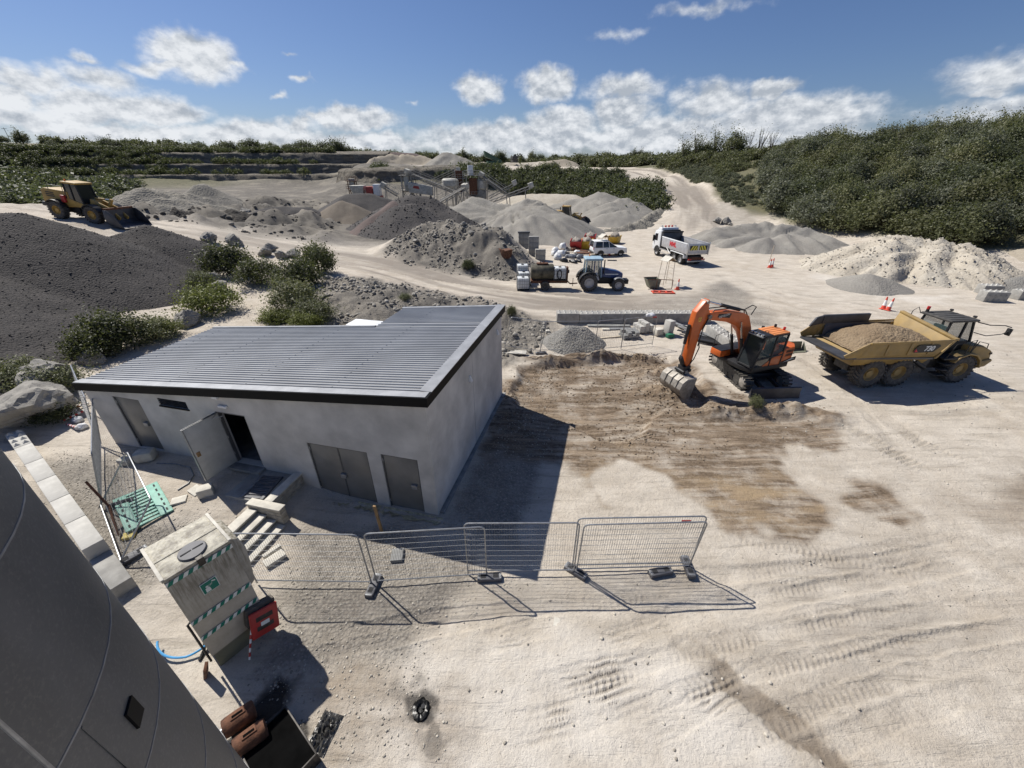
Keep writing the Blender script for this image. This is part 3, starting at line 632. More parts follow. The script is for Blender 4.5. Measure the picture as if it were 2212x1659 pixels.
edge(BD1 - .08, BD1 + .04, -BL_ - .02, -BU1 + .0, (-.2, .06), 'back_flashing', 'flashing')
edge(BD - .16, BD + .02, -BU1 - .04, -.301, (-.2, .06), 'back_flashing', 'flashing')
# doors
def door(x0, x1, z0, z1, label, leaves=1, boxx=None, boxz=None):
    d = MB(); d.bb((x0 + .04, IN + .05, z0 + .02), (x1 - .04, IN + .10, z1 - .04)) if leaves == 1 else None
    fr = MB()
    for a, c in (((x0, z0), (x0 + .04, z1)), ((x1 - .04, z0), (x1, z1)), ((x0 + .0401, z1 - .04), (x1 - .0401, z1))): fr.bb((a[0], IN + .02, a[1]), (c[0], IN + .13, c[1]))
    if leaves == 1: o = d.build('door', 'steel_door', bld, .004)
    else:
        xm = (x0 + x1) / 2; d1 = MB(); d1.bb((x0 + .04, IN + .05, z0 + .02), (xm - .008, IN + .10, z1 - .04)); o = d1.build('door', 'steel_door', bld, .004)
        d2 = MB(); d2.bb((xm + .008, IN + .05, z0 + .02), (x1 - .04, IN + .10, z1 - .04)); o2 = d2.build('door', 'steel_door', bld, .004)
        ow = MB(); ow.bb((xm - .02, IN + .035, z0 + .05), (xm + .02, IN + .05, z1 - .06)); ow.build('cover_strip', 'steel_frame', o2, smooth=0)
    if label: o['label'] = label
    fr.build('frame', 'steel_frame', o, smooth=0)
    hb = MB(); hb.box((boxx, IN + .02, boxz), (.2, .09, .15)); hb.prism([(boxx - .11, boxz + .075), (boxx + .11, boxz + .075), (boxx, boxz + .10)], IN - .03, IN + .05); hb.build('lock_box', 'galv', o, .01)
    for zz in (z0 + .25, z1 - .3): hg = MB(); hg.cyl((x0 + .03, IN + .03, zz), (x0 + .03, IN + .03, zz + .12), .015, n=8); hg.build('hinge', 'galv', o)
    return o
door(*OPS[0], 'single grey steel door at the right end', 1, -.82, 1.05)
door(*OPS[1], 'double grey steel door', 2, -3.38, .98)
door(*OPS[3], 'glossy grey steel door at the left end', 1, -11.35, 1.75)
# the open white door with its frame and dark room
x0, x1, z0, z1 = OPS[2]
fr = MB(); fr.bb((x0, IN + .03, z0), (x0 + .06, IN + .15, z1)); fr.bb((x1 - .06, IN + .03, z0), (x1, IN + .15, z1)); fr.bb((x0 + .0601, IN + .03, z1 - .06), (x1 - .0601, IN + .15, z1)); fr.build('door_frame', 'steel_frame', bld, smooth=0)
od = MB(); od.bb((0, -.03, 0), (1.14, .03, z1 - z0 - .08))
odo = od.build('open_door', 'door_white', bld, .006, loc=(x0 + .02, IN + .04, z0 + .03), rot=(0, 0, R(-98)))
odo['label'] = 'pale steel door standing wide open'
q = MB(); q.bb((.0, -.036, 0), (.03, .036, 2.06)); q.bb((1.11, -.036, 0), (1.142, .036, 2.06)); q.bb((.0301, -.036, 2.035), (1.1099, .036, 2.06)); q.build('edge_trim', 'galv', odo, smooth=0)
q = MB(); q.bb((.95, -.05, .95), (1.06, .05, 1.12)); q.build('lock_plate', 'timber', odo, .004)
q = MB(); q.tube([(.1, .04, 2.02), (.35, .25, 2.05), (.1, .42, 2.06)], .012, 6); q.build('door_closer', 'galv', odo)
for zz in (.3, 1.0, 1.75): hp = MB(); hp.cyl((.0, .04, zz), (.0, .04, zz + .1), .016, n=8); hp.build('hinge', 'galv', odo)
th = MB(); th.bb((x0 - .05, IN - .32, z0 - .12), (x1 + .05, IN - .002, z0 - .01)); th.build('threshold', 'concrete_grey', bld, .01)
# vent louvre, lamp, cable boxes
x0, x1, z0, z1 = OPS[4]
vf = MB(); vf.bb((x0 - .03, IN - .03, z0 - .05), (x1 + .03, IN - .001, z0)); vf.bb((x0, IN + .12, z0), (x1, IN + .14, z1)); vo = vf.build('louvre', 'fascia', bld, smooth=0)
for i in range(4):
    s = MB(); s.box(((x0 + x1) / 2, IN + .04, z0 + .045 + i * .07), (x1 - x0 - .02, .09, .012), Matrix.Rotation(R(30), 4, 'X')); s.build('slat', 'dark_steel', vo, smooth=0)
lm = MB(); lm.box((-7.33, IN - .04, 3.13), (.34, .075, .09)); lm.build('bulkhead_lamp', 'white_paint', bld, .015)
lm = MB(); lm.prism([(-7.52, 3.46), (-7.30, 3.46), (-7.33, 3.62), (-7.49, 3.62)], IN - .14, IN - .002); lm.build('floodlight', 'white_paint', bld, .01)
for yy, zz in ((3.6, 3.1), (7.3, 3.5)):
    lm = MB(); lm.hexa([(-IN, yy, zz), (-IN + .12, yy, zz), (-IN + .12, yy + .14, zz), (-IN, yy + .14, zz), (-IN, yy + .03, zz + .22), (-IN + .05, yy + .03, zz + .22), (-IN + .05, yy + .11, zz + .22), (-IN, yy + .11, zz + .22)]); lm.build('cable_hood', 'white_paint', bld, .006)
# torn membrane at the foot
def membrane(x0, x1, seed):
    r = random.Random(seed); n = 14; mb = MB(); vs = []
    for i in range(n + 1):
        x = x0 + (x1 - x0) * i / n; vs += [(x, .015, .02 + r.uniform(-.02, .03)), (x, -.06 - r.uniform(0, .06), -.02 + r.uniform(-.015, .02)), (x + r.uniform(-.03, .03), -.16 - r.uniform(0, .2), .025 + r.uniform(-.0, .03))]
    fs = [(i * 3 + k, (i + 1) * 3 + k, (i + 1) * 3 + k + 1, i * 3 + k + 1) for i in range(n) for k in (0, 1)]
    mb.v = vs; mb.f = fs; return mb.build('torn_membrane', 'membrane', bld, smooth=40)
mat('membrane', (.43, .38, .24), .8, var=.3, vscale=7)
for a, c, s in ((-2.0, .1, 1), (-2.95, -2.1, 2), (-4.0, -3.2, 3)): membrane(a, c, s)

# white kiosk behind the building
q = at(790, 700, 2.35); ko = thing('white_kiosk', 'small white flat-topped kiosk behind the notch of the building', 'kiosk', (q[0], q[1] + .1, gz(q[0], q[1])), BY)
kz = 2.35 - gz(q[0], q[1]); k = MB(); k.bb((-.95, -.4, 0), (.95, .5, kz - .06)); k.build('cabinet', 'white_paint', ko, .02)
k = MB(); k.bb((-1.0, -.46, kz - .06), (1.0, .56, kz)); k.build('lid', 'white_paint', ko, .015)
k = MB(); k.bb((-.5, -.42, .2), (.5, -.401, kz - .3)); k.build('door', 'white_band', ko, .005)

# ------------------------------------------------------------------ steps and loose blocks
SU = (math.cos(BY), math.sin(BY)); SV = (-math.sin(BY), math.cos(BY)); SO = (-8.45, 8.3)
st = thing('block_steps', 'masonry steps with stone treads and side wall going down from the open door', 'steps', (SO[0], SO[1], 0), BY)
rr = random.Random(4)
for k in range(4):
    ztop = .60 - .145 * k
    t = MB(); t.bb((.30 * k - .02, -.62, ztop - .055), (.30 * k + .32, .76, ztop)); t.build('tread', 'slab_pale', st, .008)
    for j in range(3):
        q = MB(); q.bb((.30 * k, -.58 + j * .45, -.1), (.30 * k + .275, -.58 + j * .45 + .435, ztop - .058)); q.build('riser_block', 'stone_block', st, .006)
def coursed(x0, x1, y0, y1, ztop, along):
    L = (x1 - x0) if along == 'x' else (y1 - y0); n = max(1, round(L / .42)); c = 0; z = -.12
    while z < ztop - .08:
        h = .118; off = (c % 2) * .5
        edges = sorted({0.0, L, *[min(L, max(0, (i + off) * L / n)) for i in range(n + 1)]})
        for a, b_ in zip(edges[:-1], edges[1:]):
            if b_ - a < .04: continue
            q = MB(); j = rr.uniform(-.005, .005)
            if along == 'x': q.bb((x0 + a + .004, y0 + j, z), (x0 + b_ - .004, y1 + j, z + h - .008))
            else: q.bb((x0 + j, y0 + a + .004, z), (x1 + j, y0 + b_ - .004, z + h - .008))
            q.build('block', 'stone_block', st, .006)
        z += h; c += 1
    q = MB(); q.bb((x0 - .02, y0 - .02, z), (x1 + .02, y1 + .02, z + .05)); q.build('coping', 'slab_pale', st, .008)
coursed(.40, .66, 1.06, 2.62, .70, 'y'); coursed(-.05, 1.15, .79, 1.02, .70, 'x')
q = MB(); q.bb((-1.2, 1.04, .3), (.38, 2.55, .60)); q.build('landing', 'concrete', st, .02)
# grey slotted plastic slab on the landing
def to_w(u, v, z=0): return (SO[0] + SU[0] * u + SV[0] * v, SO[1] + SU[1] * u + SV[1] * v, z)
sp = thing('slotted_board', 'grey slotted plastic board lying on the landing above the steps', 'trench cover', to_w(-.28, 1.62, .605), BY + .12)
for i in range(7): q = MB(); q.bb((-.30, -.50 + i * .155, 0), (.30, -.50 + i * .155 + .1, .035)); q.build('slat', 'grey_plastic', sp, .005)
for s in (-1, 1): q = MB(); q.bb((s * .36 - .055, -.52, 0), (s * .36 + .055, .54, .04)); q.build('rail', 'galv_dull' if s < 0 else 'grey_plastic', sp, .006)
LB = [((1480 / 3.16, 0), 0)]
def loose(name, label, x, y, d, rz, m_='slab_pale', tilt=0, z=None, cat='block', bev=.012, group=None):
    q = MB(); q.box((0, 0, d[2] / 2), d); o = q.build(name, m_, None, bev); o.location = (x, y, (gz(x, y) - .01) if z is None else z); o.rotation_euler = (tilt, tilt * .6, rz)
    return tag(o, label, cat, group)
loose('stone_block', 'squared pale stone block near the open door', -10.05, 9.72, (.42, .34, .30), .5)
loose('paving_stone', 'thin pale slab leaning on the squared stone block', -10.5, 9.86, (.46, .32, .08), -.5, tilt=.12)
loose('paving_stone', 'single flat pale slab lying on the sand left of the door', -10.78, 9.45, (.42, .34, .07), .45)
loose('rough_stone', 'rounded pale stone against the wall below the left door', -13.45, 11.5, (.62, .48, .42), .3, bev=.12)
loose('rough_stone', 'smaller pale stone beside the rounded one below the left door', -14.05, 11.32, (.45, .38, .26), -.2, bev=.08)
loose('paving_stone', 'pale slab lying at the foot of the steps', -6.86, 7.62, (.55, .30, .12), .9)
loose('paving_stone', 'narrow pale slab propped beside the foot of the steps', -7.05, 7.85, (.5, .13, .12), .95)
loose('paving_stone', 'grey slab in the shade in front of the double door', -3.35, 7.75, (.34, .42, .12), .1, 'concrete_grey')
loose('board_scrap', 'white board scrap lying flat on the yard in the foreground', *at(1203, 1343)[:2], (.16, .22, .012), -.2, 'slab_pale', bev=0, cat='board')
p = to_w(4.35, 2.32)[:2]
q = MB(); q.box((0, 0, .62), (.09, .05, 1.35)); po = q.build('timber_post', 'timber', None, .004); po.location = (-4.05, 8.62, -.02); po.rotation_euler = (R(6), R(2), BY); tag(po, 'short yellow timber post upright before the double door', 'post')
hs = MB(); pts = [at(940 * .3165 / 1.085 + 0, 0)]  # grey conduit on the sand
pts = [(-12.9, 11.25), (-12.2, 11.2), (-11.5, 11.0), (-11.1, 10.6), (-11.0, 10.2), (-11.15, 9.9)]
hs.tube([(x, y, gz(x, y) + .03) for x, y in pts], .022, 7); tag(hs.build('grey_hose', 'galv_dull', None), 'thin grey hose curling over the sand below the wall', 'hose')

# ------------------------------------------------------------------ green trench cover, barrier pieces
q = at(325, 1100, .5)
gb = thing('green_trench_board', 'pale green slotted plastic trench board lying on the gravel', 'trench cover', (-11.8, 9.25, gz(-11.8, 9.25) + .03), R(-40))
for s in (-1, 1):
    k = MB(); k.bb((-1.0, s * .42 - .16, 0), (1.0, s * .42 + .16, .05)); r_ = k.build('side_rail', 'green_plastic', gb, .012)
    h = MB()
    for i in range(6): h.box((-.8 + i * .32, s * .46, .0515), (.16, .05, .004))
    h.build('drain_slots', 'dark_void', r_, smooth=0)
for i in range(11):
    k = MB(); k.bb((-.98 + i * .186, -.26, 0), (-.98 + i * .186 + .105, .26, .045)); k.build('slat', 'green_plastic', gb, .008)
ys = loose('yellow_wedge', 'yellow plastic wedge beside the green board', -11.35, 8.15, (.3, .22, .10), .4, 'yellow_plastic', tilt=.1, cat='wedge')

# ------------------------------------------------------------------ mesh fence panels
def fence_panel(label, a, c, lean=0.0, h=2.0, z0=None, z1=None, group=None, step=.062, name='site_fence', z_up=.06):
    a = Vector((a[0], a[1], (gz(*a) if z0 is None else z0) + z_up)); c = Vector((c[0], c[1], (gz(*c) if z1 is None else z1) + z_up))
    d = c - a; L = d.length; t = thing(name, label, 'fence', a, math.atan2(d.y, d.x), group)
    t.rotation_euler = (lean, -math.asin(d.z / L), math.atan2(d.y, d.x))
    rr_ = .12; f = MB()
    pts = [(0, 0, 0), (0, 0, h - rr_)] + [(rr_ - rr_ * math.cos(k), 0, h - rr_ + rr_ * math.sin(k)) for k in (R(30), R(60), R(90))] + [(L - rr_ + rr_ * math.sin(k), 0, h - rr_ + rr_ * math.cos(k)) for k in (0, R(30), R(60), R(90))] + [(L, 0, 0)]
    f.tube(pts, .021, 8); f.build('frame', 'galv', t)
    f = MB(); f.tube([(0, 0, .12), (L, 0, .12)], .018, 7); f.build('bottom_rail', 'galv', t)
    wv = MB(); n = int((L - .06) / step)
    for i in range(1, n): x = i * L / n; wv.cyl((x, 0, .12), (x, 0, h - .02), .0034, n=3, caps=False)
    for z in [.12 + i * (h - .14) / 9 for i in range(1, 9)]: wv.cyl((0, 0, z), (L, 0, z), .0042, n=3, caps=False)
    wv.build('mesh_wires', 'galv_dull', t)['kind'] = 'stuff'
    return t
def fence_foot(label, x, y, rz, z=None, group=None, tilt=0):
    t = thing('fence_weight', label, 'fence foot', (x, y, gz(x, y) if z is None else z), rz, group); t.rotation_euler[0] = tilt
    k = MB(); k.prism([(-.34, 0), (.34, 0), (.31, .13), (-.31, .13)], -.115, .115); k.build('block', 'grey_plastic', t, .015)
    for s in (-1, 1): h = MB(); h.bb((s * .17 - .07, -.06, .131), (s * .17 + .07, .06, .136)); h.build('socket', 'dark_void', t, smooth=0)
    for s in (-1, 1): h = MB(); h.bb((s * .3 - .025, -.09, .06), (s * .3 + .03, .09, .134)); h.build('grip', 'galv_dull', t, .005)
    return t
fence_panel('mesh fence panel running from the safety shower to the first fence foot', (-6.95, 6.88), (-3.80, 6.82), R(1.5))
fence_panel('mesh fence panel with rusty top rail left of the middle', (-3.66, 6.84), (-.70, 7.06), R(1.5))
fence_panel('mesh fence panel across the tip of the building shadow', (-1.22, 7.14), (1.72, 7.16), R(1))
fence_panel('rear one of the two overlapping fence panels at the right end', (1.70, 7.32), (5.05, 7.40), R(1.5))
fence_panel('front one of the two overlapping fence panels at the right end', (1.80, 7.20), (4.98, 7.33), R(4))
fence_foot('fence foot standing end-on under the first fence joint', -3.74, 6.78, R(84)); fence_foot('dark fence foot under the second fence joint', -.62, 7.02, R(4))
fence_foot('fence foot set askew under the third fence joint', 1.78, 7.2, R(-38)); fence_foot('fence foot end-on under the right end of the fence', 4.98, 7.36, R(88)); fence_foot('loose fence foot lying before the right-hand fence panels', 4.15, 7.2, R(12))
k = MB(); k.box((4.55, 7.36, 1.88), (.24, .012, .06)); ro = k.build('red_tag', 'red_plastic', None, smooth=0); tag(ro, 'small red label hung on the right-hand fence panel', 'tag')
# leaning panels by the block wall
fp = fence_panel('mesh fence panel leaning towards the block wall left of the green board', (-15.85, 12.3), (-13.0, 9.15), R(-14), z_up=.1)
fp2 = fence_panel('fallen mesh fence panel lying over the gravel behind the safety shower', (-13.05, 9.1), (-10.85, 7.2), R(-38), z_up=.1)
fp3 = (lambda *a, **k: None)('mesh fence panel stretching low behind the green board to the shower', (-12.1, 8.55), (-8.95, 8.05), R(-62), z_up=.1)
fp4 = fence_panel('mesh fence panel at the end wall of the building by the litter', (-18.6, 14.6), (-15.95, 12.3), R(-10), z_up=.1, step=.22)
for i, (x, y, rz_, tl, lb) in enumerate([(-12.6, 9.35, .6, .9, 'fence foot tipped on its side by the leaning panel'), (-10.7, 7.5, 1.0, .2, 'fence foot half buried in gravel behind the shower')]): fence_foot(lb, x, y, rz_, tilt=tl)
tb = MB(); tb.tube([(-12.75, 9.0, gz(-12.75, 9.0) + 1.3), (-12.2, 8.75, gz(-12.2, 8.75) + .55), (-11.6, 8.1, gz(-11.6, 8.1) + .12)], .035, 8); tag(tb.build('rusty_pipe', 'rust', None), 'rusty pipe propped against the leaning fence panel', 'pipe')

# ------------------------------------------------------------------ safety shower tank
SHP = (-6.64, 4.80); sh_rz = math.atan2(.94, .69)
m, g, b = newmat('stained_grp')
p = g.coord('Object'); s1 = g.n('ShaderNodeSeparateXYZ'); g.l(p, s1.inputs[0])
streak = g.noise(g.mapping(p, (9, 9, .9)), 1.6, 6, .65); blot = g.noise(p, 3.2, 6, .7); fine = g.noise(p, 26, 4, .7)
top = g.mapr(s1.outputs[2], 1.7, 3.1, 0, 1); low = g.mapr(s1.outputs[2], .55, .45, 0, 1)
c = g.mix(g.mapr(blot, .35, .7), rgb(.48, .45, .38), rgb(.36, .33, .27))
c = g.mix(g.math('MULTIPLY', top, g.mapr(streak, .44, .62, 0, .95)), c, rgb(.10, .085, .045))
c = g.mix(g.mapr(fine, .6, .75, 0, .6), c, rgb(.17, .15, .12)); c = g.mix(g.math('MULTIPLY', low, .85), c, rgb(.115, .12, .075))
g.l(c, b.inputs['Base Color']); b.inputs['Roughness'].default_value = .8
m, g, b = newmat('lichen_lid'); p = g.coord('Object'); n1 = g.noise(p, 4, 7, .75); n2 = g.noise(p, 22, 4, .7)
c = g.mix(g.mapr(n1, .38, .62), rgb(.55, .52, .43), rgb(.22, .20, .17)); c = g.mix(g.mapr(n2, .55, .7, 0, .5), c, rgb(.35, .30, .14)); g.l(c, b.inputs['Base Color']); b.inputs['Roughness'].default_value = .85
sho = thing('safety_shower_tank', 'tall stained off-white emergency shower cabinet with green and white stripes', 'shower cabinet', (SHP[0], SHP[1], -.03), sh_rz)
SW, SD, SHh = 1.17, 1.17, 3.10
k = MB(); k.bb((0, 0, .5), (SW, SD, SHh - .03)); k.build('cabinet', 'stained_grp', sho, .015)
k = MB(); k.bb((.03, .03, 0), (SW - .03, SD - .03, .499)); k.build('base', 'stained_grp', sho, .01)
k = MB(); k.bb((-.02, -.02, SHh - .03), (SW + .02, SD + .02, SHh + .03)); lid = k.build('lid', 'lichen_lid', sho, .012)
k = MB(); k.bb((.0, SD * .5 - .025, SHh + .0305), (SW, SD * .5 + .025, SHh + .045)); k.build('lid_seam', 'lichen_lid', lid, .006)
for s in (0, 1): k = MB(); k.bb((s * (SW + .0) - .03 + .0, -.021, SHh + .03), (s * SW + .03, SD + .021, SHh + .06)); k.build('lid_rim', 'slab_pale', lid, .008)
k = MB(); k.lathe([(.245, 0), (.25, .02), (.235, .045), (.0, .05)], (.60, .30, SHh + .031), 'z', 30); ht = k.build('hatch', 'grey_plastic', sho)
for i in (-1, 1): k = MB(); k.box((.60 + i * .105, .30, SHh + .083), (.19, .03, .01)); k.build('slot', 'dark_void', ht, smooth=0)
k = MB(); k.bb((.56, -.05, SHh - .14), (.68, -.0205, SHh + .04)); k.bb((.56, -.05, SHh + .04), (.68, .1, SHh + .055)); k.build('hatch_hinge', 'dark_steel', sho, .005)
def stripes(z, h):
    base = MB(); base.bb((.005, -.0225, z - h / 2), (SW - .005, -.0162, z + h / 2)); bo = base.build('stripe_tape', 'sign_white', sho, smooth=0)
    n = 7; w_ = SW / n
    for i in range(n):
        x = i * w_ + .01; sk = h * .55; s = MB(); s.prism([(x, z - h / 2), (x + w_ * .5, z - h / 2), (min(x + w_ * .5 + sk, SW - .006), z + h / 2), (min(x + sk, SW - .006), z + h / 2)], -.0262, -.0226); s.build('green_band', 'sign_green', bo, smooth=0)
    return bo
for z in (SHh - .12, 1.72, 1.18): stripes(z, .10)
k = MB(); k.bb((.40, -.026, 2.22), (.70, -.0165, 2.52)); so = k.build('shower_sign', 'sign_white', sho, .003)
k = MB(); k.bb((.412, -.029, 2.232), (.688, -.0262, 2.508)); k.build('sign_field', 'sign_green', so, smooth=0)
k = MB()
for a in range(10):
    pass
k.prism([(.50 + .026 * math.cos(i * .785), 2.395 + .026 * math.sin(i * .785)) for i in range(8)], -.032, -.0292)   # head
k.prism([(.455, 2.25), (.545, 2.25), (.54, 2.35), (.52, 2.365), (.48, 2.365), (.46, 2.35)], -.032, -.0292)
k.prism([(.60, 2.455), (.66, 2.425), (.672, 2.45), (.61, 2.48)], -.032, -.0292)
for i in range(3): k.prism([(.60 - i * .028, 2.435 - i * .01), (.606 - i * .028, 2.435 - i * .01), (.585 - i * .028, 2.38 - i * .005), (.579 - i * .028, 2.38 - i * .005)], -.032, -.0292)
k.build('pictogram', 'sign_white', so, smooth=0)
k = MB(); k.tube([(-.05, .05, .35), (-.05, .05, 1.7), (.02, .05, 1.74)], .022, 8); k.build('pipe', 'black_plastic', sho)
k = MB(); k.prism([(0, 1.5), (.0, 3.05), (.16, 2.95), (.22, 2.6), (.19, 2.2), (.12, 1.6)], 0, 1, 'y'); kk = k
kk.v = [(SW + x_ * 1.0, .12 + t_ * .9, z_) for x_, t_, z_ in kk.v]; kk.build('shower_hood', 'stained_grp', sho, .03)
hs = MB(); n = 22; hp_ = []
for i in range(n + 1): t = i / n; a = R(200) + t * R(185); hp_.append((-7.75 + .62 * math.cos(a) * 1.0, 5.42 + .46 * math.sin(a), .08 + .25 * abs(t - .5)))
hs.tube(hp_, .026, 8); tag(hs.build('blue_water_hose', 'blue_hose', None), 'bright blue water hose looping out of the ground beside the shower', 'hose')
hs = MB(); hs.tube([(-7.55, 5.75, .02), (-7.45, 5.6, .22), (-7.3, 5.4, .2), (-7.22, 5.15, .05), (-7.2, 4.95, .02)], .035, 8); tag(hs.build('black_pipe', 'black_plastic', None), 'black corrugated pipe curving beside the blue hose', 'pipe')
hs = MB(); hs.box((0, 0, .3), (.06, .18, .62)); o = hs.build('broken_board', 'rust', None, .004, loc=(-6.86, 4.66, 0)); o.rotation_euler = (.3, .35, .4); tag(o, 'broken reddish board propped at the foot of the shower', 'board')
# red plastic barrier with a black foot
rb = thing('red_barrier', 'red plastic sign barrier with black rubber foot leaning on the safety shower', 'barrier', (-5.80, 5.28, 0), R(52)); 
k = MB(); k.bb((-.30, -.04, .35), (.30, .04, 1.02)); rbo = k.build('panel', 'red_plastic', rb, .04)
for z in (.52, .76): k = MB(); k.bb((-.18, -.046, z), (.18, .046, z + .12)); k.build('window', 'dark_steel', rbo, .01)
k = MB(); k.bb((-.09, -.048, .62), (.09, -.0465, .72)); k.build('label_plate', 'sign_white', rbo, smooth=0)
k = MB(); k.bb((-.33, .06, .62), (.30, .28, 1.1)); k.build('rubber_foot', 'black_rubber', rb, .05)
k = MB(); k.cyl((-.42, -.06, 0), (-.28, .02, .62), .022, n=8); pw = k.build('striped_pole', 'white_band', rb)
for i in range(3): a = Vector((-.42, -.06, 0)).lerp(Vector((-.28, .02, .62)), .1 + i * .3); c_ = Vector((-.42, -.06, 0)).lerp(Vector((-.28, .02, .62)), .25 + i * .3); k = MB(); k.cyl(a, c_, .0235, n=8); k.build('red_ring', 'red_plastic', pw)
rb.rotation_euler = (R(-12), R(14), R(52))

# ------------------------------------------------------------------ block wall beside the silo
def lego_block(L, W_, Hh, m_, name='concrete_block'):
    """casting block with pyramid studs on its top"""
    mb = MB(); mb.bb((-L / 2, -W_ / 2, 0), (L / 2, W_ / 2, Hh)); body = mb
    st_ = MB(); nx = max(1, round(L / .4)); ny = 2; s = .09
    for i in range(nx):
        for j in range(ny):
            x = (i + .5) * L / nx - L / 2; y = (j + .5) * W_ / ny - W_ / 2
            st_.add([(x - s, y - s, Hh), (x + s, y - s, Hh), (x + s, y + s, Hh), (x - s, y + s, Hh), (x, y, Hh + .10)], [(0, 1, 4), (1, 2, 4), (2, 3, 4), (3, 0, 4), (3, 2, 1, 0)])
    return body, st_
WA = Vector((-19.35, 12.72)); WB = Vector((-10.05, 6.58)); wd = (WB - WA).normalized(); wang = math.atan2(wd.y, wd.x)
nb = 7; bl = (WB - WA).length / nb
for i in range(nb):
    c_ = WA + wd * (bl * (i + .5)); zb = .02 + max(0, (6 - i)) * .02
    bo = thing('wall_block', ['pale concrete block with pyramid studs at the far end of the wall beside the silo', 'second concrete block from the studded end of the silo-side wall', 'third concrete block from the studded end of the silo-side wall', 'middle concrete block of the wall beside the silo', 'third concrete block from the near end of the silo-side wall', 'second concrete block from the near end of the silo-side wall', 'nearest and lowest grey concrete block of the wall beside the silo'][i], 'concrete block', (c_.x, c_.y, 0), wang, 'concrete blocks of the wall beside the silo')
    hh = .95 if i < 6 else .55
    bd_, sd_ = lego_block(bl - .02, .46, hh, 'concrete_pale'); bd_.build('body', 'concrete_pale' if i < 6 else 'concrete', bo, .02, loc=(0, -.1, 0))
    if i == 0: sd_.build('studs', 'concrete_pale', bo, smooth=0, loc=(0, -.1, 0))['kind'] = 'stuff'
    else:
        k = MB()
        for a in range(2): k.box((-bl * .25 + a * bl * .5, -.1 + .231, .5), (.12, .006, .12))
        if i < 6: k.build('lifting_pocket', 'concrete_grey', bo, smooth=0)

# ------------------------------------------------------------------ silo
m, g, b = newmat('silo_steel'); p = g.coord('Object'); n1 = g.noise(g.mapping(p, (1, 1, .35)), 1.3, 5, .6); n2 = g.noise(p, 34, 3, .7)
c = g.mix(g.mapr(n1, .3, .7), rgb(.085, .09, .095), rgb(.15, .155, .16)); c = g.mix(g.mapr(n2, .5, .75, 0, .45), c, rgb(.23, .23, .225)); g.l(c, b.inputs['Base Color'])
b.inputs['Metallic'].default_value = .35; g.l(g.mapr(n1, .3, .7, .42, .6), b.inputs['Roughness']); g.l(g.bump(n2, .12, .01), b.inputs['Normal'])
T_ = 4.0; rS = 2.0; dS = math.hypot(T_, rS); azS = -R(58.2) - math.asin(rS / dS)
SIL = (dS * math.sin(azS), dS * math.cos(azS))
sil = thing('steel_silo', 'tall dark grey steel silo with welded ring seams at the left edge', 'silo', (SIL[0], SIL[1], 0), 0)
zr = [13.2, 12.2, 11.2, 10.2, 9.2, 8.18, 7.08, 6.25, 5.25, 4.25, 3.25, 2.25, 1.5]
for i, (za, zb) in enumerate(zip(zr[:-1], zr[1:])):
    k = MB(); k.lathe([(rS, zb + .001), (rS, za - .001)], (0, 0, 0), 'z', 72, closed=False); so = k.build('ring_plate', 'silo_steel', sil)
    k = MB(); k.lathe([(rS - .02, zb - .011), (rS + .003, zb - .008), (rS + .004, zb), (rS + .003, zb + .008), (rS - .02, zb + .011)], (0, 0, 0), 'z', 72, closed=False); k.build('ring_weld', 'galv_dull', so)
    a = R(8 + 47 * i % 90); k = MB(); k.bb((rS - .02, -.006, zb + .02), (rS + .005, .006, za - .02)); k.build('seam_weld', 'silo_steel', so, smooth=0, rot=(0, 0, a))
k = MB(); k.lathe([(.0, 13.19), (rS, 13.19), (rS, 13.22), (.6, 13.5), (0.0, 13.51)], (0, 0, 0), 'z', 48, closed=False); k.build('roof', 'silo_steel', sil)
_b = min(((math.hypot(1106 + 857.14 * (SIL[0] + rS * math.cos(a)) / q_ - 293, 829.5 - 857.14 * ((SIL[1] + rS * math.sin(a)) * math.sin(PITCH) + (z_ - CAMH) * math.cos(PITCH)) / q_ - 1541), z_, a) for z_ in [3 + .05 * i for i in range(100)] for a in [R(-60 + i) for i in range(120)] for q_ in [(SIL[1] + rS * math.sin(a)) * math.cos(PITCH) - (z_ - CAMH) * math.sin(PITCH)] if q_ > .3))
PLZ, PLA = _b[1], _b[2]
k = MB(); k.lathe([(rS, 1.51), (.25, .6), (.0, .6)], (0, 0, 0), 'z', 48, closed=False); k.build('hopper', 'silo_steel', sil)
for a in range(4): t = R(45 + 90 * a); k = MB(); k.box((math.cos(t) * (rS - .05), math.sin(t) * (rS - .05), .8), (.2, .2, 1.6), t); k.build('leg', 'dark_steel', sil, .01)
for z_, a_ in ((PLZ, PLA),):
    k = MB(); k.box((rS, 0, z_), (.03, .13, .2)); k.build('inspection_plate', 'fascia', sil, smooth=0, rot=(0, 0, a_))

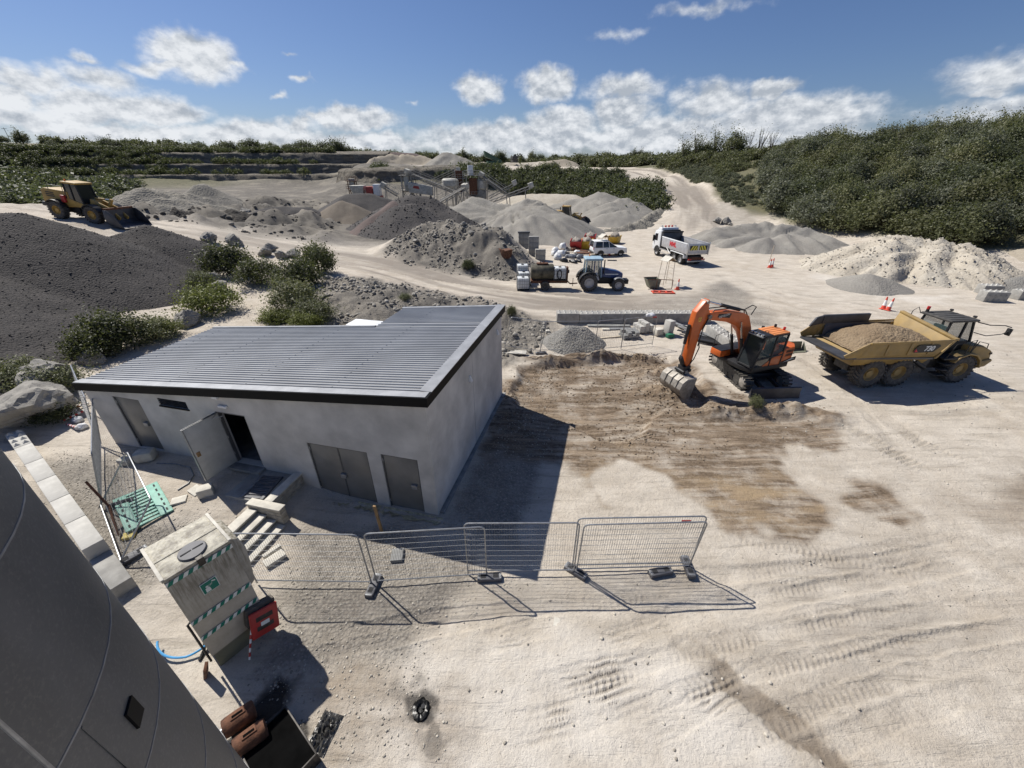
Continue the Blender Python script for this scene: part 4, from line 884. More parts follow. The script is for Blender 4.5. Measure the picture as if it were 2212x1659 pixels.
def on_silo(px, py, off):
    d = ray(px, py); ox, oy = -SIL[0], -SIL[1]; A2 = d[0] ** 2 + d[1] ** 2; B2 = 2 * (ox * d[0] + oy * d[1]); C2 = ox * ox + oy * oy - (rS + off) ** 2; q = B2 * B2 - 4 * A2 * C2
    t = (-B2 - math.sqrt(max(0, q))) / (2 * A2); return Vector((ox + d[0] * t, oy + d[1] * t, CAMH + d[2] * t))
a_, c_ = on_silo(20, 1580, .14), on_silo(105, 1655, .14); e_ = (c_ - a_); tub_ = MB(); tub_.tube([a_ - e_ * 1.0, a_, c_, c_ + e_ * 1.2], .010, 8); tub_.build('service_pipe', 'galv', sil)
m_c = on_silo(225, 1830, 0.0); nn = Vector((m_c.x, m_c.y, 0)).normalized(); k = MB()
k.lathe([(.26, -.02), (.33, -.02), (.34, .04), (.30, .06), (.26, .04)], (0, 0, 0), 'x', 30, closed=False); ko_ = k.build('manhole_ring', 'rust', sil); ko_.location = m_c; ko_.rotation_euler = (0, 0, math.atan2(nn.y, nn.x))
k = MB(); k.lathe([(.26, .0), (.24, .02), (0, .03)], (0, 0, 0), 'x', 30, closed=False); ko2 = k.build('manhole_cover', 'fascia', sil); ko2.location = m_c; ko2.rotation_euler = (0, 0, math.atan2(nn.y, nn.x))
# ------------------------------------------------------------------ bitumen tray, rusty motors, drain
tr_ = thing('bitumen_tray', 'open black steel tray brimming with shiny black bitumen', 'tray', (-4.42, 3.22, 0), R(-38))
k = MB()
for a, c_ in (((-.62, -.45), (.62, -.42)), ((-.62, .42), (.62, .45)), ((-.62, -.4199), (-.59, .4199)), ((.59, -.4199), (.62, .4199))): k.bb((a[0], a[1], 0), (c_[0], c_[1], .34))
k.build('wall', 'dark_steel', tr_, .004); k = MB(); k.bb((-.59, -.42, .05), (.59, .42, .29)); k.build('bitumen', 'matte_black', tr_, smooth=0)
for i, (x, y, lb) in enumerate([(-5.42, 3.72, 'upper one of two rusty cylindrical motors beside the black tray'), (-5.02, 3.42, 'lower one of two rusty cylindrical motors beside the black tray')]):
    mo = thing('rusty_motor', lb, 'motor', (x, y, .0), R(-49)); mo.scale = (.85, .85, .85)
    k = MB(); k.lathe([(.05, -.34), (.2, -.32), (.215, -.25), (.215, .22), (.2, .30), (.05, .32)], (0, 0, .42), 'y', 22); k.build('casing', 'rust', mo)
    k = MB(); k.bb((-.05, -.14, .625), (.06, .16, .65)); pl_ = k.build('terminal_plate', 'rust', mo, .006)
    k = MB(); k.bb((-.025, -.1, .6502), (.03, .12, .656)); k.build('plate_rim', 'matte_black', pl_, smooth=0)
    k = MB(); k.cyl((0, -.34, .42), (0, -.62, .42), .06, n=12); k.cyl((0, -.55, .42), (0, -.6, .42), .1, n=12); k.build('shaft', 'galv', mo)
    k = MB(); k.bb((-.18, -.25, 0), (.18, .25, .24)); k.build('mount', 'dark_steel', mo, .01)
def crumple(name, label, x, y, rx, ry, m_, seed, h=.12, cat='foil'):
    n = 16; mb = MB(); r_ = random.Random(seed)
    for i in range(n + 1):
        for j in range(n + 1):
            u, v = i / n * 2 - 1, j / n * 2 - 1; mb.v.append((u * rx, v * ry, max(0.005, h * (.5 + r_.uniform(-.5, .5)) * (1 - max(abs(u), abs(v)) ** 4))))
    mb.f = [(i * (n + 1) + j, (i + 1) * (n + 1) + j, (i + 1) * (n + 1) + j + 1, i * (n + 1) + j + 1) for i in range(n) for j in range(n)]
    o = mb.build(name, m_, None, smooth=25); o.location = (x, y, gz(x, y) + .004); o.rotation_euler = (0, 0, r_.uniform(0, 3)); return tag(o, label, cat)
crumple('oily_sheet', 'crumpled oily sheeting on the yard side of the black tray', -3.78, 3.62, .22, .34, 'foil', 1)
crumple('oily_sheet', 'crumpled shiny sheeting between the rusty motors', -5.28, 3.32, .38, .25, 'foil', 2)
dm = thing('drain_cover', 'round black oily drain lump on the pale yard', 'drain', (-1.91, 4.01, gz(-1.91, 4.01)), 0)
k = MB(); rr_ = random.Random(5); n = 26
ring = [[(r_ * (1 + rr_.uniform(-.09, .09)) * math.cos(2 * math.pi * i / n), r_ * 1.15 * (1 + rr_.uniform(-.09, .09)) * math.sin(2 * math.pi * i / n), z_ + rr_.uniform(-.01, .012)) for i in range(n)] for r_, z_ in ((.19, .0), (.175, .035), (.14, .05), (.09, .045), (.05, .01))]
k.v = [p_ for r_ in ring for p_ in r_]; k.f = [(a * n + i, a * n + (i + 1) % n, (a + 1) * n + (i + 1) % n, (a + 1) * n + i) for a in range(4) for i in range(n)] + [tuple(range(4 * n, 5 * n))]
k.build('rim', 'bitumen', dm, smooth=25)
k = MB(); k.cyl((.04, .05, .03), (.04, .05, .052), .045, n=12); k.build('hole', 'dark_void', dm)
# ------------------------------------------------------------------ loose material: stockpiles
def gravel_mat(name, c0, c1, c2, scale=14, speck=.5, bumps=.8, dist=.05, rill=0.0):
    m, g, b = newmat(name); P = g.pos()
    n1 = g.noise(P, .35, 5, .6); n2 = g.noise(P, scale, 4, .75); n3 = g.noise(g.mapping(P, (1, 1, .3)), 1.3, 5, .65); vr = g.voro(P, scale * .9)
    c = g.mix(g.mapr(n1, .35, .65), rgb(*c0), rgb(*c1)); c = g.mix(g.mapr(n3, .45, .7, 0, .7), c, rgb(*c2))
    c = g.mix(g.mapr(n2, .5, .72, 0, speck), c, rgb(*[x * .45 for x in c0])); c = g.mix(g.mapr(vr, .12, .02, 0, speck * .6), c, rgb(*[min(1, x * 1.7) for x in c1]))
    g.l(c, b.inputs['Base Color']); b.inputs['Roughness'].default_value = .93; b.inputs['Specular IOR Level'].default_value = .2
    g.l(g.bump(g.math('SUBTRACT', n2, vr), bumps, dist), b.inputs['Normal'])
gravel_mat('gravel_dark', (.050, .046, .044), (.066, .061, .058), (.088, .080, .074), 9, .7, .9, .06)
gravel_mat('gravel_brownish', (.17, .145, .115), (.20, .17, .135), (.15, .125, .10), 9)
gravel_mat('gravel_charcoal', (.066, .062, .06), (.086, .080, .077), (.10, .09, .083), 6)
gravel_mat('gravel_red', (.13, .10, .09), (.155, .12, .108), (.11, .095, .088), 8)
gravel_mat('gravel_grey', (.245, .23, .205), (.285, .27, .24), (.225, .21, .185), 7)
gravel_mat('gravel_cream', (.42, .375, .305), (.48, .44, .37), (.37, .325, .26), 5)
gravel_mat('gravel_beige', (.30, .265, .21), (.34, .30, .24), (.28, .24, .19), 4)
gravel_mat('gravel_near', (.24, .23, .21), (.29, .28, .26), (.21, .20, .18), 11, .7, 1.0, .06)
gravel_mat('spoil', (.22, .205, .175), (.27, .25, .215), (.18, .17, .145), 4, .6, 1.0, .12)
gravel_mat('sand_soil', (.22, .16, .10), (.27, .205, .135), (.19, .135, .085), 10, .5, 1.0, .05)
gravel_mat('black_clods', (.035, .032, .03), (.06, .055, .05), (.09, .08, .07), 5, .6, 1.0, .1)
PILES = []
def pile_h(x, y, feats):
    h = np.full(np.shape(x), -1e3)
    for pts, sl in feats:
        for a, c in zip(pts[:-1], pts[1:]) if len(pts) > 1 else [(pts[0], pts[0])]:
            dx, dy = c[0] - a[0], c[1] - a[1]; L2 = dx * dx + dy * dy + 1e-9
            t = np.clip(((x - a[0]) * dx + (y - a[1]) * dy) / L2, 0, 1)
            d = np.sqrt((x - a[0] - t * dx) ** 2 + (y - a[1] - t * dy) ** 2 + .35 ** 2) - .35
            h = np.maximum(h, a[2] + (c[2] - a[2]) * t - sl * d)
    return h
def pile(name, label, feats, m_, res, amp=.12, nsc=.6, group=None, rough=0.0, seed=1, cat='stockpile', rill=.0, stones=None):
    xs = [p[0] for f in feats for p in f[0]]; ys = [p[1] for f in feats for p in f[0]]
    ext = max((p[2] + 2) / f[1] for f in feats for p in f[0]) * 1.1 if True else 0
    ext = min(ext, 40)
    X, Y = np.meshgrid(np.arange(min(xs) - ext, max(xs) + ext, res), np.arange(min(ys) - ext, max(ys) + ext, res), indexing='ij')
    X = X + res * .3 * fbm(X * 3.1, Y * 3.1, 1, seed + 90); Y = Y + res * .3 * fbm(X * 2.9 + 5, Y * 3.3, 1, seed + 91)
    wx = X + amp * 2.2 * fbm(X * nsc * .4, Y * nsc * .4, 3, seed); wy = Y + amp * 2.2 * fbm(X * nsc * .4 + 9, Y * nsc * .4, 3, seed + 3)
    h = pile_h(wx, wy, feats) + amp * fbm(X * nsc, Y * nsc, 4, seed + 7)
    if rill: 
        rill = rill * 1.3; ang = np.arctan2(X - sum(xs) / len(xs), Y - sum(ys) / len(ys)); rad = np.hypot(X - sum(xs) / len(xs), Y - sum(ys) / len(ys))
        h = h + rill * (fbm(ang * 5, rad * .12, 3, seed + 15) * .5 + .55 - 1.5 * np.abs(fbm(ang * 7 + .12 * fbm(X * .4, Y * .4, 2, seed), rad * .05, 2, seed + 16))) * np.clip(rad * .3, 0, 1)
    if rough: h = h + rough * (fbm(X * 1.4, Y * 1.4, 4, seed + 20) + .6 * np.abs(fbm(X * .7, Y * .7, 3, seed + 21)))
    gzz = gzv(X, Y)
    Z = np.maximum(h, gzz - .25); keep = h > gzz - .22
    n0, n1 = X.shape; ii, jj = np.meshgrid(np.arange(n0 - 1), np.arange(n1 - 1), indexing='ij')
    kq = keep[ii, jj] | keep[ii + 1, jj] | keep[ii, jj + 1] | keep[ii + 1, jj + 1]; kq &= (h[ii, jj] > gzz[ii, jj] - 1.0)
    Q = np.stack([ii * n1 + jj, (ii + 1) * n1 + jj, (ii + 1) * n1 + jj + 1, ii * n1 + jj + 1], -1)[kq]
    used = np.unique(Q); remap = np.zeros(n0 * n1, int); remap[used] = np.arange(len(used))
    V = np.stack([X.ravel(), Y.ravel(), Z.ravel()], -1)[used]; c = V.mean(0)
    o = npmesh(name, V - c, remap[Q], m_); o.location = c
    if stones: PILES.append((V, stones))
    return tag(o, label, cat, group)
A_ = atY
pile('gravel_heap', 'huge dark grey gravel heap sprawling beside the building under the wheel loader track',
     [([A_(460, 545, 43), A_(370, 506, 40), A_(318, 485, 38), A_(270, 505, 37), A_(215, 519, 35.5), A_(133, 492, 33), A_(43, 460, 31), (-43, 27, 7.0), (-58, 20, 7.6)], .56),
      ([(-34, 23, 4.8), (-30, 17, 4.2), (-28, 11, 3.8), (-30, 4, 4.2)], .44), ([(-31, 31, 3.9), (-36, 27, 5.0)], .40)], 'gravel_dark', .30, .22, .35, seed=3, stones=('heap_stones', 'loose stones rolled over the face of the big dark heap', 14000, .025, .085, 'dark_stone'))
pile('gravel_heap', 'dark grey gravel pile at the far end of the haul road behind the brownish cone', [([A_(715, 440, 84), A_(745, 419, 88), A_(800, 420, 90), A_(840, 432, 90)], .52)], 'gravel_charcoal', .5, .35, .3, seed=11)
pile('gravel_heap', 'small brownish gravel cone set against the dark pile by the haul road', [([A_(738, 433, 80.5), A_(760, 441, 80)], .55)], 'gravel_brownish', .45, .2, .3, seed=12)
pile('gravel_heap', 'big charcoal gravel pile with sharp ridge in the middle of the quarry', [([A_(815, 455, 68), A_(850, 430, 70), A_(885, 419, 71), A_(925, 424, 71), A_(965, 446, 70), A_(990, 462, 68)], .56), ([A_(855, 447, 65), A_(890, 440, 66)], .58)], 'gravel_charcoal', .42, .35, .35, seed=13, stones=('charcoal_stones', 'loose stones on the charcoal pile', 2500, .06, .2, 'dark_stone'))
pile('gravel_heap', 'reddish gravel spill down the flank of the charcoal pile', [([A_(800, 470, 64.6), A_(838, 445, 67), A_(850, 434, 69)], .62)], 'gravel_red', .4, .15, .4, seed=14)
pile('gravel_heap', 'broad pale grey crushed stone pile in front of the crushing plant', [([A_(985, 442, 80), A_(1015, 430, 80), A_(1060, 439, 78), A_(1105, 443, 77), A_(1135, 431, 75), A_(1165, 436, 74), A_(1200, 465, 70)], .46), ([A_(1150, 470, 66), A_(1190, 478, 66)], .42)], 'gravel_grey', .42, .35, .3, seed=15, rill=.5)
pile('gravel_heap', 'pale grey stone pile behind the distant wheel loader', [([A_(1195, 446, 100), A_(1240, 430, 100), A_(1292, 417, 99), A_(1320, 424, 98)], .42)], 'gravel_grey', .6, .4, .25, seed=16, rill=.3)
pile('gravel_heap', 'smooth pale grey stone pile at the foot of the ramp bank', [([A_(1320, 437, 91), A_(1352, 427, 93), A_(1372, 436, 93), A_(1385, 452, 90)], .44), ([A_(1310, 462, 84), A_(1345, 455, 85)], .42)], 'gravel_grey', .5, .3, .3, seed=17, rill=.3)
pile('spoil_heap', 'low rocky spoil bank along the left edge of the ramp', [([A_(1428, 437, 97), A_(1422, 452, 90), A_(1405, 466, 84), A_(1375, 481, 78), A_(1335, 492, 75), A_(1300, 497, 74)], .75)], 'spoil', .4, .3, .6, seed=18, rough=.5)
pile('gravel_heap', 'low pale stone bench behind the conveyors below the dark bushes', [([A_(1110, 424, 120), A_(1165, 419, 118), A_(1240, 421, 116)], .4)], 'gravel_cream', .8, .4, .2, seed=19)
pile('gravel_heap', 'grey gravel pile between the ramp foot and the wooded slope', [([A_(1545, 497, 64), A_(1590, 491, 65), A_(1650, 480, 66.5), A_(1700, 489, 66), A_(1755, 500, 65), A_(1790, 512, 62)], .46), ([A_(1650, 520, 57), A_(1710, 508, 60), A_(1755, 520, 57)], .40), ([A_(1570, 522, 60), A_(1630, 505, 63)], .38)], 'gravel_grey', .38, .3, .35, seed=20, rill=.35)
pile('gravel_heap', 'large cream stone pile under the wooded slope on the yard side', [([A_(1800, 558, 45.5), A_(1860, 528, 47), A_(1925, 511, 47), A_(1985, 515, 46), A_(2040, 524, 45), A_(2095, 526, 44), A_(2135, 544, 42), A_(2185, 588, 39)], .52), ([A_(1900, 545, 43), A_(1925, 520, 45)], .5), ([A_(2010, 560, 41), A_(2035, 530, 43.5)], .5), ([A_(2100, 560, 40), A_(2098, 532, 43)], .5)], 'gravel_cream', .28, .3, .45, seed=21, rill=.45, stones=('cream_stones', 'loose stones on the large cream pile', 2600, .05, .18, 'yard_stone'))
q = at(1890, 622)
pile('gravel_heap', 'small smooth grey sand heap before the cream stone pile', [([(q[0] - .6, q[1] + .4, 1.15), (q[0] + .7, q[1] + .1, .85)], .42)], 'gravel_grey', .2, .10, .5, seed=22)
pile('gravel_heap', 'beige stone pile at the right edge below the trees', [([A_(2165, 556, 50), A_(2215, 540, 50), A_(2330, 545, 46)], .48)], 'gravel_beige', .4, .3, .4, seed=23)
pile('gravel_heap', 'dark grey gravel heap behind the studded blocks at the right edge', [([A_(2130, 622, 36.5), A_(2190, 600, 37), A_(2290, 600, 36)], .55)], 'gravel_near', .25, .25, .6, seed=24, rough=.12)
q = at(1246, 752)
pile('gravel_heap', 'knee-high grey gravel mound inside the wire fence near the studded wall', [([(q[0] - .3, q[1] + .95, 1.12), (q[0] + .25, q[1] + 1.0, 1.05)], .74)], 'gravel_near', .085, .12, .9, seed=25, rough=.05, stones=('mound_stones', 'loose stones on the knee-high gravel mound', 900, .015, .05, 'yard_stone'))
PG = 'stone piles on the far plateau'
pile('gravel_heap', 'long beige stone pile on the plateau above the crusher cliff', [([A_(800, 345, 205), A_(840, 334, 212), A_(905, 335, 214), A_(935, 347, 210)], .75)], 'gravel_beige', 1.1, .6, .15, PG, seed=26, rill=.8)
pile('gravel_heap', 'brownish overburden pile at the back of the plateau', [([A_(830, 331, 235), A_(850, 328, 238), A_(905, 333, 238)], .45)], 'gravel_red', 1.4, .6, .12, PG, seed=27)
pile('gravel_heap', 'tall blue-grey stone cone on the far plateau', [([A_(958, 331, 205), A_(972, 331, 206), A_(1005, 343, 204)], .52)], 'gravel_grey', .9, .4, .15, PG, seed=28, rill=.6)
pile('gravel_heap', 'low pale stone pile beside the green screen on the plateau', [([A_(1020, 351, 195), A_(1045, 349, 196)], .5)], 'gravel_beige', .9, .3, .2, PG, seed=29)
pile('gravel_heap', 'pale stone pile between the green screen and the sandy dome', [([A_(1095, 350, 190), A_(1130, 352, 190), A_(1170, 350, 190)], .5)], 'gravel_cream', .9, .4, .2, PG, seed=30)
pile('gravel_heap', 'sandy domed pile at the right end of the plateau', [([A_(1190, 347, 178), A_(1222, 343, 178), A_(1240, 349, 177)], .55)], 'gravel_beige', .8, .3, .2, PG, seed=31)
pile('gravel_heap', 'smaller sandy pile left of the domed one on the plateau', [([A_(1165, 350, 184), A_(1195, 346, 184)], .5)], 'gravel_cream', .8, .3, .2, PG, seed=32)
pile('spoil_heap', 'pale conical heap on the rough ground below the quarry benches', [([A_(425, 400, 95), A_(440, 399, 96)], .6)], 'spoil', .6, .4, .3, seed=33, rough=.2)
pile('spoil_heap', 'grey tipped spoil in the hollow beyond the wheel loader', [([A_(300, 412, 70), A_(350, 415, 74), A_(400, 420, 78)], .5), ([A_(330, 430, 66), A_(380, 428, 70)], .5)], 'spoil', .5, .5, .3, seed=34, rough=.5)
pile('gravel_heap', 'low dark gravel tongue at the edge of the dug hollow', [([A_(560, 452, 72), A_(610, 445, 76), A_(655, 446, 78)], .5)], 'gravel_charcoal', .45, .3, .4, seed=35)
pile('spoil_heap', 'heap of wet black clods in the dug hollow', [([A_(385, 462, 60), A_(430, 455, 64), A_(480, 458, 66), A_(530, 468, 64)], .5)], 'black_clods', .32, .5, .6, seed=36, rough=1.0)

# ------------------------------------------------------------------ boulders
m, g, b = newmat('boulder'); P = g.coord('Object'); n1 = g.noise(P, 1.2, 6, .7); n2 = g.noise(P, 9, 5, .7)
c = g.mix(g.mapr(n1, .35, .65), rgb(.22, .208, .185), rgb(.33, .312, .275)); c = g.mix(g.mapr(n2, .52, .7, 0, .6), c, rgb(.17, .155, .135)); g.l(c, b.inputs['Base Color']); b.inputs['Roughness'].default_value = .92
g.l(g.bump(n2, .8, .08), b.inputs['Normal'])
def boulder(label, x, y, s, seed, sink=.25, group=None, z=None, squash=(1, .8, .7)):
    bm = bmesh.new(); bmesh.ops.create_icosphere(bm, subdivisions=4 if s > .6 else 2, radius=1.0); r_ = random.Random(seed)
    pl = [(Vector((r_.gauss(0, 1), r_.gauss(0, 1), r_.gauss(0, 1))).normalized(), r_.uniform(.55, .85)) for _ in range(11)]
    for v in bm.verts:
        p = v.co.normalized(); d = 1.0
        for n_, k_ in pl:
            t = p.dot(n_)
            if t > 1e-3: d = min(d, k_ / t)
        d *= 1 + .06 * math.sin(p.x * 9 + seed) * math.sin(p.y * 8) + .04 * math.sin(p.z * 17 + p.x * 13) + .03 * math.sin(p.y * 29 + p.z * 23 + seed)
        v.co = Vector((p.x * squash[0], p.y * squash[1], p.z * squash[2])) * d
    me = bpy.data.meshes.new('boulder'); bm.to_mesh(me); bm.free(); me.shade_smooth(); me.set_sharp_from_angle(angle=R(24)); me.materials.append(MATS['boulder'])
    o = bpy.data.objects.new('boulder', me); COL.objects.link(o); o.location = (x, y, (gz(x, y) if z is None else z) + s * squash[2] * (.75 - sink)); o.scale = (s,) * 3; o.rotation_euler = (r_.uniform(-.2, .2), r_.uniform(-.2, .2), r_.uniform(0, 6))
    return tag(o, label, 'boulder', group)
def bz(px, py, z): return at(px, py, z)[:2]
BD_ = [('big pale boulder in front of the silo behind the block wall', (-19.9, 13.9), 1.55), ('boulder resting behind the big pale one at the heap foot', (-21.2, 16.2), 1.25), ('flat-topped boulder by the bushes left of the roof', bz(402, 690, 1.4), .95),
       ('squared dark boulder at the left of the row along the haul road', bz(455, 532, 2.6), 1.05), ('squared pale boulder second in the row along the haul road', bz(508, 535, 2.3), 1.1), ('tilted slab boulder in the row along the haul road', bz(575, 552, 1.9), .9),
       ('low boulder behind the tilted slab along the haul road', bz(588, 544, 1.9), .8), ('small boulder in the row along the haul road', bz(608, 556, 1.8), .7), ('upright boulder at the right end of the row along the haul road', bz(632, 553, 1.8), .85),
       ('broken rock slab under the dark bush by the gravel heap', bz(455, 612, 1.5), .9), ('rock lying low under the dark bush', bz(478, 625, 1.4), .8), ('dark boulder at the foot of the ramp', bz(1548, 482, .7), 1.0), ('grey boulder beside the dark one at the ramp foot', bz(1568, 482, .7), 1.05), ('small white boulder at the ramp foot', bz(1577, 485, .6), .5),
       ('rock half buried by the bush at the roof corner', bz(205, 790, .9), .7), ('round dark boulder on the rough ground by the dark gravel tongue', bz(537, 472, 1.4), 1.4)]
for i, (lb, p, s) in enumerate(BD_): boulder(lb, p[0], p[1], s, 40 + i, squash=(1, .85, .72))
rg = random.Random(9)
for i in range(22):
    px, py = rg.uniform(700, 1090), rg.uniform(595, 660); p = at(px, py, .8)
    if seg_dist(np.array([p[0]]), np.array([p[1]]), HAUL)[0][0] < 4.6 or p[1] < 20: continue
    boulder('fist-sized to head-sized pale rock on the spoil bank behind the roof', p[0], p[1], rg.uniform(.14, .34), 80 + i, .2, 'loose rocks on the spoil bank')
for i in range(16):
    px, py = rg.uniform(880, 1090), rg.uniform(492, 590); p = atY(px, py, 50 - (py - 492) * .06)
    if seg_dist(np.array([p[0]]), np.array([p[1]]), HAUL)[0][0] < 5: continue
    boulder('loose rock on the central spoil mound', p[0], p[1], rg.uniform(.2, .5), 110 + i, .2, 'loose rocks on the spoil mound')

# ------------------------------------------------------------------ quarry benches
m, g, b = newmat('rock_face'); P = g.pos(); n1 = g.noise(g.mapping(P, (.22, .22, .9)), 1.0, 6, .65); n2 = g.noise(g.mapping(P, (1, 1, .28)), .8, 6, .7); n3 = g.noise(P, 3.0, 5, .7)
c = g.mix(g.mapr(n1, .38, .62), rgb(.12, .105, .082), rgb(.23, .20, .155)); c = g.mix(g.mapr(n2, .48, .68, 0, .75), c, rgb(.075, .07, .06)); c = g.mix(g.mapr(n3, .55, .75, 0, .5), c, rgb(.36, .32, .255)); g.l(c, b.inputs['Base Color'])
b.inputs['Roughness'].default_value = .95; g.l(g.bump(g.math('ADD', n2, n3), 1.0, .5), b.inputs['Normal'])
def bench_face(name, path, prof_f, step=1.0):
    pts = []
    for (ax, ay), (bx, by) in zip(path[:-1], path[1:]):
        n = max(1, int(math.hypot(bx - ax, by - ay) / step)); pts += [(ax + (bx - ax) * i / n, ay + (by - ay) * i / n) for i in range(n)]
    pts.append(path[-1]); pts = np.array(pts); k = 9; sm = pts.copy()
    for _ in range(14): sm[1:-1] = (sm[:-2] + sm[1:-1] * 2 + sm[2:]) / 4
    tg = np.gradient(sm, axis=0); tg /= np.linalg.norm(tg, axis=1)[:, None]; nr_ = np.stack([tg[:, 1], -tg[:, 0]], -1)
    rows = []
    for i, (p, n_) in enumerate(zip(sm, nr_)):
        pr = prof_f(i / (len(sm) - 1)); s = np.array([q[0] for q in pr]); z = np.array([q[1] for q in pr])
        arc = np.concatenate([[0], np.cumsum(np.hypot(np.diff(s), np.diff(z)))]); tt = np.linspace(0, arc[-1], 60); ss = np.interp(tt, arc, s); zz_ = np.interp(tt, arc, z)
        ss = ss + 1.1 * fbm(np.full(60, i * step * .11), zz_ * .25, 4, 61) + .5 * fbm(np.full(60, i * step * .6), zz_ * .5, 3, 62); zz_ = zz_ + .35 * fbm(np.full(60, i * step * .2), ss * .2, 3, 63)
        rows.append(np.stack([p[0] + n_[0] * ss, p[1] + n_[1] * ss, zz_], -1))
    V = np.array(rows); a, bq = V.shape[:2]; ii, jj = np.meshgrid(np.arange(a - 1), np.arange(bq - 1), indexing='ij')
    Q = np.stack([ii * bq + jj, (ii + 1) * bq + jj, (ii + 1) * bq + jj + 1, ii * bq + jj + 1], -1).reshape(-1, 4)
    return npmesh(name, V.reshape(-1, 3), Q, 'rock_face', True, None, 'structure')
def prof_left(t):
    k = 1.0; b0 = 2.0
    return [(-1.5, 0), (0, b0 + .2), (1.8, 6.6), (8.5, 6.9), (10.2, 10.8), (17, 11.1), (18.8, 15.4), (23, 15.9), (40, 17.0)]
bench_face('quarry_face', [(-58, 208), (-80, 204), (-130, 200), (-185, 190), (-235, 160), (-262, 120)], prof_left, 1.2)
def prof_mid(t):
    h = 9.8 - 1.2 * t
    return [(-1.5, -.5), (0, .8), (1.6, 4 + 1.0 * math.sin(t * 17)), (2.8, h - .8), (4.2, h), (14, h + .5)]
bench_face('quarry_cliff', [(-18, 150), (-34, 150), (-48, 153), (-60, 160), (-70, 172), (-75, 190), (-77, 206)], prof_mid, .7)

# ------------------------------------------------------------------ leaves, bushes, trees
def leaf_mat(name, c0, c1, c2):
    m, g, b = newmat(name); at_ = g.n('ShaderNodeAttribute'); at_.attribute_name = 'tone'; s = g.n('ShaderNodeSeparateColor'); g.l(at_.outputs['Color'], s.inputs[0])
    oi = g.n('ShaderNodeObjectInfo').outputs['Random']
    c = g.mix(s.outputs[0], rgb(*c0), rgb(*c1)); c = g.mix(g.math('MULTIPLY', g.mapr(oi, .2, 1, 0, .7), s.outputs[1]), c, rgb(*c2))
    br_ = g.mapr(g.math('FRACT', g.math('MULTIPLY', oi, 7.31)), 0, 1, .68, 1.22); cb_ = g.n('ShaderNodeCombineColor')
    for q_ in range(3): g.l(br_, cb_.inputs[q_])
    c = g.mix(1.0, c, cb_.outputs[0], 'MULTIPLY')
    g.l(c, b.inputs['Base Color']); b.inputs['Roughness'].default_value = .55; b.inputs['Specular IOR Level'].default_value = .3
    tr_n = g.n('ShaderNodeBsdfTranslucent'); g.l(g.mix(.5, c, rgb(.16, .19, .04)), tr_n.inputs[0]); mxs = g.n('ShaderNodeMixShader'); mxs.inputs[0].default_value = .34
    out = g.nt.nodes['Material Output']; g.l(b.outputs[0], mxs.inputs[1]); g.l(tr_n.outputs[0], mxs.inputs[2]); g.l(mxs.outputs[0], out.inputs[0])
leaf_mat('leaves_olive', (.075, .084, .04), (.165, .175, .09), (.21, .195, .105))
leaf_mat('leaves_dark', (.045, .054, .032), (.105, .118, .066), (.12, .135, .065))
leaf_mat('leaves_deep', (.026, .032, .016), (.085, .095, .045), (.10, .11, .045))  # deepest green of the leaf colours, for near shrubs and bench scrub
leaf_mat('leaves_bright', (.08, .10, .02), (.22, .24, .06), (.19, .21, .05))
leaf_mat('leaves_sea', (.08, .088, .063), (.185, .192, .138), (.145, .16, .095))
mat('bark', (.075, .06, .045), .9, var=.3, vscale=6, bump=.5)
def crown_arrays(n_cl, n_lf, size, rx, ry, rz, seed, fill=.55, clr=.30, droop=0.0, flat=0.0):
    """leaf quads gathered in clumps through the crown; z starts at the ground"""
    r_ = np.random.default_rng(seed)
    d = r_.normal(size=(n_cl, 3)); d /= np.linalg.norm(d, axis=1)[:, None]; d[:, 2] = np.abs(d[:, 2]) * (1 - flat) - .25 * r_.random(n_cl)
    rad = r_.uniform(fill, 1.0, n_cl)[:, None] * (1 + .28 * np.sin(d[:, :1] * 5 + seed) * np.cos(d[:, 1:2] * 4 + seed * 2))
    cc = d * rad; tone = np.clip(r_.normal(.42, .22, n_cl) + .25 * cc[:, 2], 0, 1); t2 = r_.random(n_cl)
    c = np.repeat(cc, n_lf, 0); out = np.repeat(d, n_lf, 0); N_ = len(c)
    off = r_.normal(size=(N_, 3)) * clr * np.repeat(r_.uniform(.6, 1.3, n_cl), n_lf)[:, None] * .55
    p = c + off; nrm = out * .7 + r_.normal(size=(N_, 3)) * .75 + np.array([0, 0, .35]); nrm /= np.linalg.norm(nrm, axis=1)[:, None]
    a = np.cross(nrm, r_.normal(size=(N_, 3))); a /= np.linalg.norm(a, axis=1)[:, None]; bb_ = np.cross(nrm, a)
    s = size * r_.uniform(.55, 1.35, N_)[:, None]; sc_ = np.array([rx, ry, rz])
    p = p * sc_; p[:, 2] += rz * .42
    V = np.stack([p - a * s, p + bb_ * s * .55, p + a * s, p - bb_ * s * .55], 1).reshape(-1, 3)
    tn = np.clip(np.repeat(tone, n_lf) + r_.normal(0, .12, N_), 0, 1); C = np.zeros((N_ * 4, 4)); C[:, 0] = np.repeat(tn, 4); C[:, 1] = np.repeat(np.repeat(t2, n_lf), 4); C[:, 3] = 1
    return V, np.arange(N_ * 4).reshape(-1, 4), C
def stem_mb(h, n=5, seed=0, spread=.6, r0=.05):
    r_ = random.Random(seed); mb = MB()
    for i in range(n):
        a = r_.uniform(0, 6.28); s = spread * r_.uniform(.3, 1); hh = h * r_.uniform(.6, 1)
        mb.tube([(0.03 * math.cos(a), .03 * math.sin(a), -.1), (s * .35 * math.cos(a), s * .35 * math.sin(a), hh * .45), (s * math.cos(a + .3), s * math.sin(a + .3), hh)], r0, 5, rs=[r0, r0 * .7, r0 * .25])
    return mb
PROTO = {}
